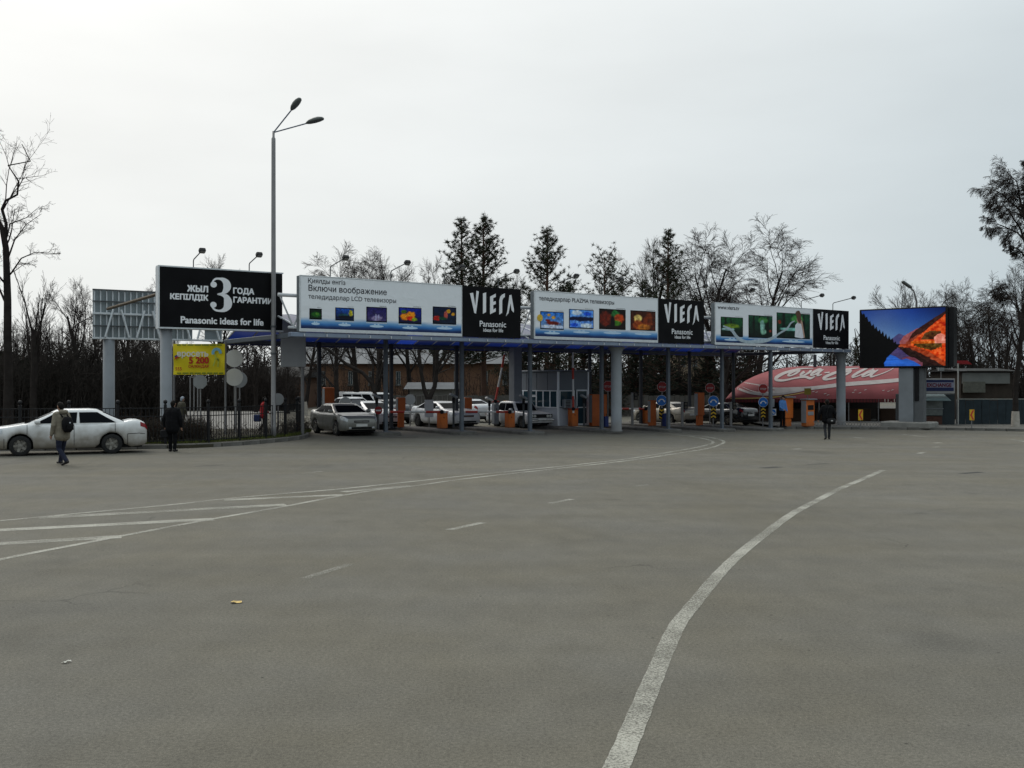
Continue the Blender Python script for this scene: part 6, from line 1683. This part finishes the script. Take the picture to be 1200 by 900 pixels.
WHIP = [lv(12, .30, (20, 70), (.32, .55), 7, .10, .02, 8, tip=.3, rr=.5), lv(9, .2, (25, 70), (.35, .6), 6, .14, .0, 5, tip=.25), lv(9, .15, (25, 70), (.35, .6), 4, .16, -.05, 3, tip=.3), lv(8, .1, (20, 70), (.4, .7), 3, .16, -.12, 3, tip=.3, rr=.6), lv(0, 0, (0, 0), (0, 0), 2, .2, -.2, 3, tip=.4)]
TM = {}
def make_tree(key, spec, H, rad, seed, trunk_frac=.62, minr=None, paths=None, lean=(0, 0)):
    r = random.Random(seed); mbs = (MB(), MB())
    grow(mbs, r, V((0, 0, -.2)), V((lean[0], lean[1], 1)), H * trunk_frac, rad, 0, spec)
    zmax = max(max(v[2] for v in mbs[0].v), max((v[2] for v in mbs[1].v), default=0))
    k = H / zmax
    for m in mbs: m.v = [(x * k, y * k, z * k) for x, y, z in m.v]
    TM[key] = (mbs[0].mesh('trunk', M_BARK, True), mbs[1].mesh('crown', M_BARKT), H)
make_tree('broad_a', BROAD, 10, .19, 11)
make_tree('broad_b', BROAD, 10, .17, 23)
make_tree('broad_c', BROAD, 10, .21, 37, lean=(.12, .05))
MINR = .0050
make_tree('birch_a', BIRCH, 10, .15, 5, .72)
make_tree('birch_b', BIRCH, 10, .15, 19, .72, lean=(.10, 0))
MINR = .0052
make_tree('pollard', POLL, 10, .15, 7, .40)
def tree(key, label, px, Y, H, rot=0.0, name='bare_tree', white=0.0, cat='tree', group=None, sx=1.0):
    tr_, cr_, h0 = TM[key]; g = GY(px, Y); k = H / h0
    t = thing(name, label, cat, g, rot, group)
    for nm, me in (('trunk', tr_), ('crown', cr_)):
        o = obj(nm, me, t); o.scale = (k * sx, k * sx, k)
    if white:
        rb = max(math.hypot(v.co.x, v.co.y) for v in list(tr_.vertices)[:16]) * k * sx
        MB().lathe([(rb * 1.06, 0), (rb * .98, white * .4), (rb * .93, white)], 10, cap=False).build('whitewash', M_LIME, t, True)
    return t
def hy(py, Y): return CAMZ + (HZ - py) / FPX * Y
# --- left edge: tall dark tree with its own crooked leader
def custom_tree(label, base_px, Y, trunk_px, limbs_px, spec, rad, seed, name='bare_tree', white=0.0, limb_r=.45, jitter=.6):
    r = random.Random(seed); mbs = (MB(), MB()); g = GY(base_px, Y)
    def Q(p, dy=0.0): q = W(p[0], p[1], Y) - V(g); q.y = dy; return q
    tp = [V((0, 0, -.2))] + [Q(p) for p in trunk_px]
    grow(mbs, r, None, V((0, 0, 1)), 1, rad, 0, spec, path=tp)
    for lp_, k in limbs_px:
        ln = [Q(p, r.uniform(-jitter, jitter) * i * .4) for i, p in enumerate(lp_)]
        grow(mbs, r, None, V((0, 0, 1)), 1, rad * k, 1, spec, path=ln)
    t = thing(name, label, 'tree', g)
    mbs[0].build('trunk', M_BARK, t, True); mbs[1].build('crown', M_BARKT, t)
    if white: MB().lathe([(rad * 1.42, 0), (rad * 1.3, white * .5), (rad * 1.15, white)], 12, cap=False).build('whitewash', M_LIME, t, True)
    return t
TALL = [lv(6, .35, (30, 75), (.16, .30), 9, .0, .0, 9, tip=.42, rr=.32, taper=.2), lv(8, .2, (25, 65), (.28, .5), 5, .10, .02, 5, tip=.2), lv(6, .15, (25, 60), (.38, .62), 4, .11, .02, 3, tip=.3), lv(3, .1, (25, 60), (.4, .65), 3, .18, 0, 3, tip=.35), lv(0, 0, (0, 0), (0, 0), 2, .2, 0, 3)]
custom_tree('tall dark bare tree with crooked top at the left edge', 10, 46, [(10, 440), (9, 390), (9, 350), (8, 318), (7, 290), (3, 268), (-6, 252), (-22, 225), (-30, 180)],
            [([(6, 285), (8, 262), (5.5, 245), (9, 235), (20, 227), (22, 212), (26, 200), (25, 183), (20, 165)], .42), ([(10, 322), (16, 319), (26, 302), (44, 296), (64, 294)], .26), ([(10, 300), (16, 280), (30, 262), (50, 250)], .22), ([(9, 360), (-10, 320), (-20, 280)], .3), ([(8, 277), (14, 262), (28, 253), (52, 244)], .2)], TALL, .20, 47)
tree('pollard', 'pollarded tree with straight upright shoots at left behind the railing', 40, 51, hy(300, 51), .4)
tree('broad_a', 'forked bare tree left of the ribbed billboard back', 95, 58, hy(322, 58), 1.2)
tree('broad_b', 'far bare tree whose crown tops the ribbed billboard back', 143, 100, hy(318, 100), 2.0)
tree('broad_c', 'far bare tree whose crown shows above the black guarantee board', 255, 100, hy(297, 100), .5)
LT = (('broad_c', 18, 64, 375, .3), ('broad_a', 48, 72, 372, 2.2), ('broad_b', 72, 62, 352, 4.0), ('broad_b', 122, 68, 348, 5.1), ('broad_c', 150, 62, 362, 1.9), ('broad_a', 168, 66, 370, 3.1), ('pollard', -15, 58, 380, 1.0), ('broad_a', 205, 80, 385, 1.0), ('broad_c', 300, 82, 390, 4.4), ('broad_b', 338, 78, 395, 2.7), ('broad_a', -40, 70, 350, 5.0))
LTL = ('low dark bare tree behind the tall crooked tree', 'dark bare tree between the tall crooked tree and the parked saloon roof', 'dark bare tree behind the parked white saloon cabin', 'dark bare tree left of the left grey column', 'dark trunk seen between the two grey columns, left one', 'dark trunk seen between the two grey columns, right one', 'pollarded tree at the very left edge', 'dim bare tree behind the yellow banner', 'bare tree right of the white round signs', 'bare tree behind the tall lamp post and grey sign', 'dark bare tree cut off by the left picture edge')
for (k, px, Y, py, rot), lb in zip(LT, LTL): tree(k, lb, px, Y, hy(py, Y), rot, group='bare trees beyond the left railing')
# --- behind the canopy
BT = (('broad_b', 356, 74, 330, .8, 1.0, 'bare tree with whitewashed foot right of the grey sign back'), ('broad_c', 397, 70, 338, 2.4, 0, 'thick-trunked bare tree behind the silver saloon'),
      ('birch_a', 418, 96, 287, 1.0, 0, 'feathery bare tree, leftmost above the first roof billboard'), ('broad_a', 440, 88, 296, 3.0, 0, 'bare tree above the middle of the first roof billboard'), ('birch_b', 456, 99, 285, 4.2, 0, 'tallest feathery bare tree above the first roof billboard'),
      ('broad_b', 482, 104, 294, 5.0, 0, 'bushy bare tree just left of the twin pines'), ('broad_c', 508, 100, 299, .4, 0, 'rounded bare tree touching the left twin pine'), ('broad_a', 600, 112, 316, 2.0, 0, 'pale bare tree right of the twin pines'),
      ('birch_a', 824, 86, 256, 3.6, 0, 'bare birch rising left of the gap before the third roof billboard'), ('birch_b', 843, 90, 251, 3.3, 0, 'tall straight bare birch in the gap between second and third billboards'),
      ('birch_b', 882, 84, 249, 0.1, 0, 'drooping bare tree above the third roof billboard'), ('broad_a', 760, 104, 272, 4.0, 0, 'thin bare tree left of the dark pine'), ('broad_c', 848, 74, 330, 5.2, 0, 'thick dark trunk behind the black saloon'),
      ('broad_b', 935, 92, 400, 1.1, 0, 'low bare tree above the left part of the red tent'), ('broad_a', 975, 96, 395, 2.9, 0, 'low bare tree above the middle of the red tent'))
for (k, px, Y, py, rot, wh, lb) in BT: tree(k, lb, px, Y, hy(py, Y), rot, white=wh, group='bare trees behind the canopy', sx=(1.4 if px == 882 else 1.2) if k.startswith('birch') else 1.0)
custom_tree('leaning dark bare tree seen under the canopy behind the minibus', 442, 66, [(442, 470), (436, 448), (425, 436), (405, 425), (385, 409), (372, 403)], [([(437, 450), (437, 425), (430, 408), (415, 395), (405, 380)], .5), ([(440, 460), (448, 430), (460, 405)], .45)], [lv(7, .3, (30, 70), (.2, .35), 8, 0, 0, 8, tip=.4, rr=.4), lv(8, .2, (25, 65), (.3, .5), 5, .14, .04, 4, tip=.25), lv(6, .1, (25, 65), (.4, .6), 3, .16, .02, 3), lv(0, 0, (0, 0), (0, 0), 2, .2, 0, 3)], .17, 61)
custom_tree('forked Y-shaped bare tree behind the white angular saloon', 502, 66, [(502, 482), (502, 470), (503, 464)], [([(502, 468), (497, 455), (494, 435), (491, 410), (489, 380), (486, 355)], .85), ([(503, 466), (509, 452), (512, 430), (513, 405), (518, 380), (526, 350)], .85), ([(494, 432), (484, 412), (470, 395)], .4), ([(512, 432), (522, 415), (540, 400)], .4)], [lv(2, .8, (30, 70), (.2, .35), 4, 0, 0, 8, tip=.8, rr=.4), lv(9, .3, (25, 60), (.25, .45), 5, .12, .05, 6, tip=.4, rr=.4), lv(7, .15, (25, 65), (.4, .6), 4, .16, .03, 3, tip=.3), lv(5, .1, (25, 60), (.4, .6), 3, .18, 0, 3), lv(0, 0, (0, 0), (0, 0), 2, .2, 0, 3)], .20, 67)
MINR = .0065
# --- right edge: weeping crown, whitewashed foot
custom_tree('big drooping tree with whitewashed foot at the right edge', 1190, 57.2, [(1190, 480), (1190, 450), (1194, 420), (1197, 390), (1202, 350), (1207, 300), (1209, 260), (1208, 222)],
            [([(1195, 402), (1189, 385), (1180, 368), (1168, 362), (1150, 372), (1128, 395)], .30), ([(1206, 300), (1194, 268), (1182, 248), (1170, 236)], .42), ([(1208, 275), (1198, 238), (1190, 212), (1182, 200)], .42), ([(1208, 250), (1209, 215), (1207, 190)], .4), ([(1203, 330), (1212, 300), (1225, 270)], .4), ([(1207, 288), (1190, 272), (1174, 262), (1162, 258)], .36), ([(1208, 270), (1192, 245), (1176, 225), (1164, 215)], .36), ([(1200, 372), (1188, 352), (1182, 342), (1172, 338)], .3), ([(1206, 305), (1192, 292), (1180, 285)], .3)], 
            [lv(4, .7, (30, 70), (.12, .2), 8, 0, 0, 9, tip=.45, rr=.3), lv(17, .2, (25, 80), (.26, .46), 6, .14, .0, 5, tip=.2), lv(11, .1, (20, 60), (.5, .8), 5, .08, -.06, 3, tip=.3), lv(9, .1, (15, 45), (.6, .95), 4, .06, -.14, 3, tip=.35), lv(0, 0, (0, 0), (0, 0), 3, .06, -.2, 3)], .17, 71, white=1.0)
MINR = .0052
RT_ = (('broad_a', 1062, 86, 321, .2, 'bare tree directly behind the lit screen'), ('broad_c', 1098, 96, 330, 1.7, 'bare tree over the right end of the lit screen'), ('birch_b', 1128, 82, 326, 2.5, 'bare tree just right of the lit screen'), ('broad_b', 1150, 90, 322, 3.9, 'bare tree between the lit screen and the whitewashed tree'), ('birch_a', 1172, 84, 316, 5.0, 'bare tree behind the pale fascia shed'), ('broad_a', 1205, 88, 300, .9, 'bare tree cut by the right picture edge'), ('pollard', 1140, 76, 352, 2.0, 'pollarded tree behind the dark shed'), ('broad_c', 1178, 74, 345, 4.1, 'low bare tree beside the whitewashed trunk'), ('broad_b', 1240, 80, 310, 2.2, 'bare tree beyond the right picture edge'))
for (k, px, Y, py, rot, lb) in RT_: tree(k, lb, px, Y, hy(py, Y), rot, group='bare trees behind the sheds')

# --- pines
def make_pine(key, H, seed, spread=.19, base=.2, top_w=.25, gap=.0, broken=False, tilt=18, mt=M_NEED, nb=(5, 7), step=.42, blades=12, bl=.26):
    r = random.Random(seed); tr_, cr_ = MB(), MB()
    tr_.tube([(0, 0, -.2), (.05, 0, H * .4), (0, .04, H * .8), (0, 0, H)], [H * .016, H * .012, H * .006, .02], 8, False)
    z = H * base
    while z < H - .15:
        f = (z / H - base) / (1 - base)
        Lm = H * spread * (1 - f) ** .75 + H * .018
        if broken: Lm = H * spread * (.5 + .5 * math.sin(PI * min(1, f * .9 + .1)))
        for k in range(r.randint(*nb)):
            if r.random() < gap: continue
            az = r.uniform(0, 2 * PI); L = Lm * r.uniform(.55, 1.12); el = math.radians(tilt + r.uniform(-14, 18) + 25 * f)
            d = V((math.cos(az) * math.cos(el), math.sin(az) * math.cos(el), math.sin(el))); p0 = V((0, 0, z + r.uniform(-.15, .15)))
            p1 = p0 + d * L * .6; p2 = p0 + d * L + V((0, 0, L * .10))
            tr_.tube([p0, p1, p2], [.035, .022, .01], 4, False)
            n = max(3, int(L / .24))
            for i in range(n):
                t_ = .22 + .78 * (i + r.random()) / n; q = p0.lerp(p2, t_) + V((r.gauss(0, .16), r.gauss(0, .16), r.gauss(0, .06))) * (L * .35 + .4)
                for _ in range(blades):
                    a = V((r.gauss(0, 1), r.gauss(0, 1), r.gauss(.35, .8))).normalized() * bl * r.uniform(.6, 1.2); w_ = perp(a.normalized(), r) * .022
                    cr_.add([q + w_, q - w_, q + a], [(0, 1, 2)])
        z += step * r.uniform(.8, 1.25)
    TM[key] = (tr_.mesh('trunk', M_PINEB, True), cr_.mesh('crown', mt), H)
make_pine('pine_a', 15, 3, .245, .22, gap=.18, step=.36, blades=18, bl=.30)
make_pine('pine_b', 15, 8, .26, .25, gap=.16, step=.36, blades=18, bl=.30)
make_pine('pine_c', 12, 15, .26, .30, broken=True, gap=.35, tilt=24, blades=16, bl=.30)
make_pine('spruce', 6, 21, .30, .02, tilt=2, mt=M_NEED2, nb=(7, 9), step=.26, blades=11, bl=.24)
for k, px, Y, py, rot, lb in (('pine_a', 541, 82, 255, .3, 'left one of the twin pines behind the first black square'), ('pine_b', 567, 84, 253, 1.8, 'right one of the twin pines behind the first black square'), ('pine_b', 641, 80, 265, 4.0, 'pine standing behind the gap left of the second billboard'),
                              ('pine_a', 783, 86, 266, 2.9, 'dark pine behind the second black square, left of the birches'), ('pine_c', 709, 78, 302, 1.0, 'pine with blunt broken top above the second billboard'), ('pine_b', 756, 92, 325, 5.1, 'low pine left of the dark pine'),
                              ('pine_a', 606, 90, 345, 2.2, 'low pine hidden behind the gap between first and second billboards'), ('pine_c', 668, 88, 335, 2.2, 'pine behind the middle of the second billboard'), ('pine_a', 1003, 100, 392, .7, 'small pine top between the end column and the lit screen')):
    tree(k, lb, px, Y, hy(py, Y), rot, 'pine_tree', group='pines behind the canopy')
sp_ = []
r = random.Random(77)
SPR = [(-30, 60, 405), (0, 66, 412), (28, 62, 420), (55, 68, 415), (82, 64, 424), (108, 70, 418), (135, 74, 425), (185, 76, 430), (620, 80, 398), (650, 76, 402), (685, 82, 392), (715, 78, 400), (745, 84, 404), (775, 80, 398), (830, 82, 390), (858, 78, 385), (878, 84, 395)]
SPL = ['dark evergreen at the left picture edge', 'dark evergreen under the tall crooked tree', 'dark evergreen right of the tall crooked trunk', 'dark evergreen behind the parked saloon bonnet', 'dark evergreen behind the parked saloon roof', 'dark evergreen left of the left grey column', 'dark evergreen just right of the left grey column', 'dark evergreen behind the right grey column', 'dark evergreen above the left end of the toll booth', 'dark evergreen above the middle of the toll booth', 'dark evergreen above the right end of the toll booth', 'dark evergreen behind the white round column', 'dark evergreen right of the white round column', 'dark evergreen above the beige saloon', 'dark evergreen between the beige and black saloons', 'dark evergreen above the black saloon roof', 'dark evergreen left of the red tent end']
for (px, Y, py), lb in zip(SPR, SPL): tree('spruce', lb, px, Y, hy(py, Y) + .2, r.uniform(0, 6), 'evergreen_tree', group='dark evergreens', sx=1.25)

# thickets that fill the ground behind the railing
def thicket(name, label, px0, px1, Y0, Y1, h, n, seed, mt=M_BARKT, rad=.02):
    r = random.Random(seed); mb = MB()
    for _ in range(n):
        Y = r.uniform(Y0, Y1); p = GY(r.uniform(px0, px1), Y); hh = h * r.uniform(.35, 1.0) * (.75 + .5 * vnoise(p.x * .5, p.y * .3, seed))
        tip = p + V((r.gauss(0, .5), r.gauss(0, .4), hh)); mid = p.lerp(tip, .5) + V((r.gauss(0, .2), r.gauss(0, .2), 0))
        mb.tube([p, mid, tip], [rad, rad * .7, rad * .35], 3, False)
        for _k in range(5):
            q = p.lerp(tip, r.uniform(.15, 1)); e = q + V((r.gauss(0, .4), r.gauss(0, .3), r.uniform(.05, .7))); mb.tube([q, e], [rad * .55, rad * .3], 3, False)
    tag(mb.build(name, mt), label, 'thicket', kind='stuff')
thicket('thicket', 'dense dark thicket behind the railing at far left', -60, 186, 52, 62, 3.6, 4200, 31, mat('dark_twig', (.030, .026, .023), .95, var=.3, spec=.03), .032)
thicket('tall_thicket', 'tall hazy brown thicket rising over the dark undergrowth at far left', -60, 192, 64, 76, 7.0, 1900, 36, mat('grey_twig', (.050, .043, .038), .95, var=.3, spec=.03), .022)
thicket('thicket', 'brown thicket behind the yellow banner and round signs', 186, 345, 86, 93, 4.2, 1800, 32, rad=.035)
thicket('thicket', 'brown thicket in front of the orange brick building', 345, 600, 100, 110, 4.2, 330, 33, rad=.03)
thicket('thicket', 'dark undergrowth beyond the lanes right of the booth', 600, 870, 86, 92, 4.0, 2600, 34, mat('dark_twig', (.02, .017, .015)), .035)
thicket('thicket', 'dark undergrowth behind the sheds at the right edge', 1095, 1240, 76, 84, 4.8, 2200, 35, mat('dark_twig', (.02, .017, .015)), .03)
# far wood closing the horizon: one mass of trunks and twigs
fw = MB(); r = random.Random(5)
for i in range(210):
    x = -95 + 200 * (i + r.random()) / 210; y = r.uniform(118, 150); h = r.uniform(5.5, 9.5)
    fw.tube([(x, y, -.4), (x + r.uniform(-.3, .3), y, h * .5), (x + r.uniform(-.6, .6), y, h)], [.2, .14, .04], 4, False)
    for _ in range(46):
        z = h * r.uniform(.08, .95); q = V((x + r.gauss(0, .5), y + r.gauss(0, .5), z)); e = q + V((r.gauss(0, .8), r.gauss(0, .5), r.uniform(.2, 1.3)))
        fw.tube([q, e], [.07, .03], 3, False)
tag(fw.build('far_wood', M_BARKT), 'far-off brown mass of bare trees closing the horizon', 'wood', kind='stuff')

# ------------------------------------------------------------------ buildings behind
M_BRICK = mat('orange_brick', (.155, .085, .052), .9, var=.14, scale=1.2); M_ROOFG = mat('grey_roof', (.13, .14, .15), .6, .2, var=.15, scale=.6)
def building(name, label, px0, px1, py_eave, py_ridge, Y, depth, wallm, roofm, wins, plinth=None):
    g = GY((px0 + px1) / 2, Y); t = thing(name, label, 'building', g); w = (px1 - px0) / 2 * Y / FPX; zt_ = hy(py_eave, Y) - g.z; zr_ = hy(py_ridge, Y) - g.z
    MB().box(-w, w, 0, depth, -.2, zt_).build('wall', wallm, t)
    rf = MB(); rf.add([(-w - .5, -.7, zt_ + .01), (w + .5, -.7, zt_ + .01), (w + .5, depth / 2, zr_), (-w - .5, depth / 2, zr_), (w + .5, depth + .5, zt_ + .01), (-w - .5, depth + .5, zt_ + .01)], [(0, 1, 2, 3), (3, 2, 4, 5), (0, 3, 5), (1, 4, 2), (0, 5, 4, 1)]); rf.build('roof', roofm, t)
    if plinth: MB().box(-w - .02, w + .02, -.06, -.002, 0, plinth).build('plinth', M_PALEB, t)
    for (x0, x1, y0, y1) in wins:
        a = (x0 - (px0 + px1) / 2) * Y / FPX; b = (x1 - (px0 + px1) / 2) * Y / FPX; z1 = hy(y0, Y) - g.z; z0 = hy(y1, Y) - g.z
        f = MB(); e = .09; f.box(a, b, -.06, .0 - .002, z0, z0 + e); f.box(a, b, -.06, -.002, z1 - e, z1); f.box(a, a + e, -.06, -.002, z0 + e, z1 - e); f.box(b - e, b, -.06, -.002, z0 + e, z1 - e); f.box((a + b) / 2 - .04, (a + b) / 2 + .04, -.055, -.002, z0 + e, z1 - e)
        wn = f.build('window', mat('weathered_frame', (.22, .22, .21), .7), t); MB().box(a + e, b - e, -.03, -.003, z0 + e, z1 - e).build('pane', M_GLS, wn); MB().box(a - .1, b + .1, -.16, -.003, z0 - .1, z0 - .001).build('sill', M_PALEB, wn)
    return t
building('brick_building', 'long orange brick building with grey roof seen under the canopy', 340, 606, 425.5, 402, 112, 12, M_BRICK, M_ROOFG, [(x, x + 5.5, 434, 450) for x in (376, 408, 432, 464, 532, 566, 589)], .9)
building('low_building', 'low white rendered building behind the forked tree', 480, 530, 455, 447, 96, 6, mat('white_render', (.24, .235, .22), .85, var=.15), M_ROOFG, [(488, 493, 466, 473), (512, 518, 466, 473)])
building('low_building', 'low white wall building at left under the canopy', 398, 424, 466, 458, 98, 6, mat('white_render', (.4, .39, .37)), M_ROOFG, [(404, 409, 470, 476)])
building('low_shed', 'low long shed with pale metal roof right of the white column', 728, 842, 476, 455, 92, 7, mat('tan_render', (.12, .10, .075), .9, var=.2), mat('pale_metal_roof', (.38, .37, .35), .6, .2, var=.3, scale=.7), [])
building('apartment_building', 'beige block glimpsed high under the canopy near the dark pine', 790, 836, 412, 408, 135, 10, mat('beige_render', (.26, .20, .14), .9, var=.1), M_DRF, [(798, 803, 420, 428), (812, 817, 420, 428)])
building('brick_building', 'dull brick building behind the round signs and the red-jacketed person', 262, 352, 441, 428, 94, 8, mat('dull_orange_brick', (.12, .065, .04), .9, var=.15), M_DRF, [(272, 277, 449, 460), (292, 297, 449, 460), (335, 340, 449, 460)])
# board fence along the far side of the lanes
bf = thing('board_fence', 'long low dark board fence along the far side of the lanes', 'fence', GY(700, 78))
for i in range(90):
    x = -20 + i * .40
    MB().cbox(x, x + .37, -.02, .02 + .008 * (i % 2), 0, 1.55 + .03 * ((i * 7) % 3), .008).build('board', mat('grey_board', (.07, .065, .058), .9, var=.3, scale=1.5), bf)
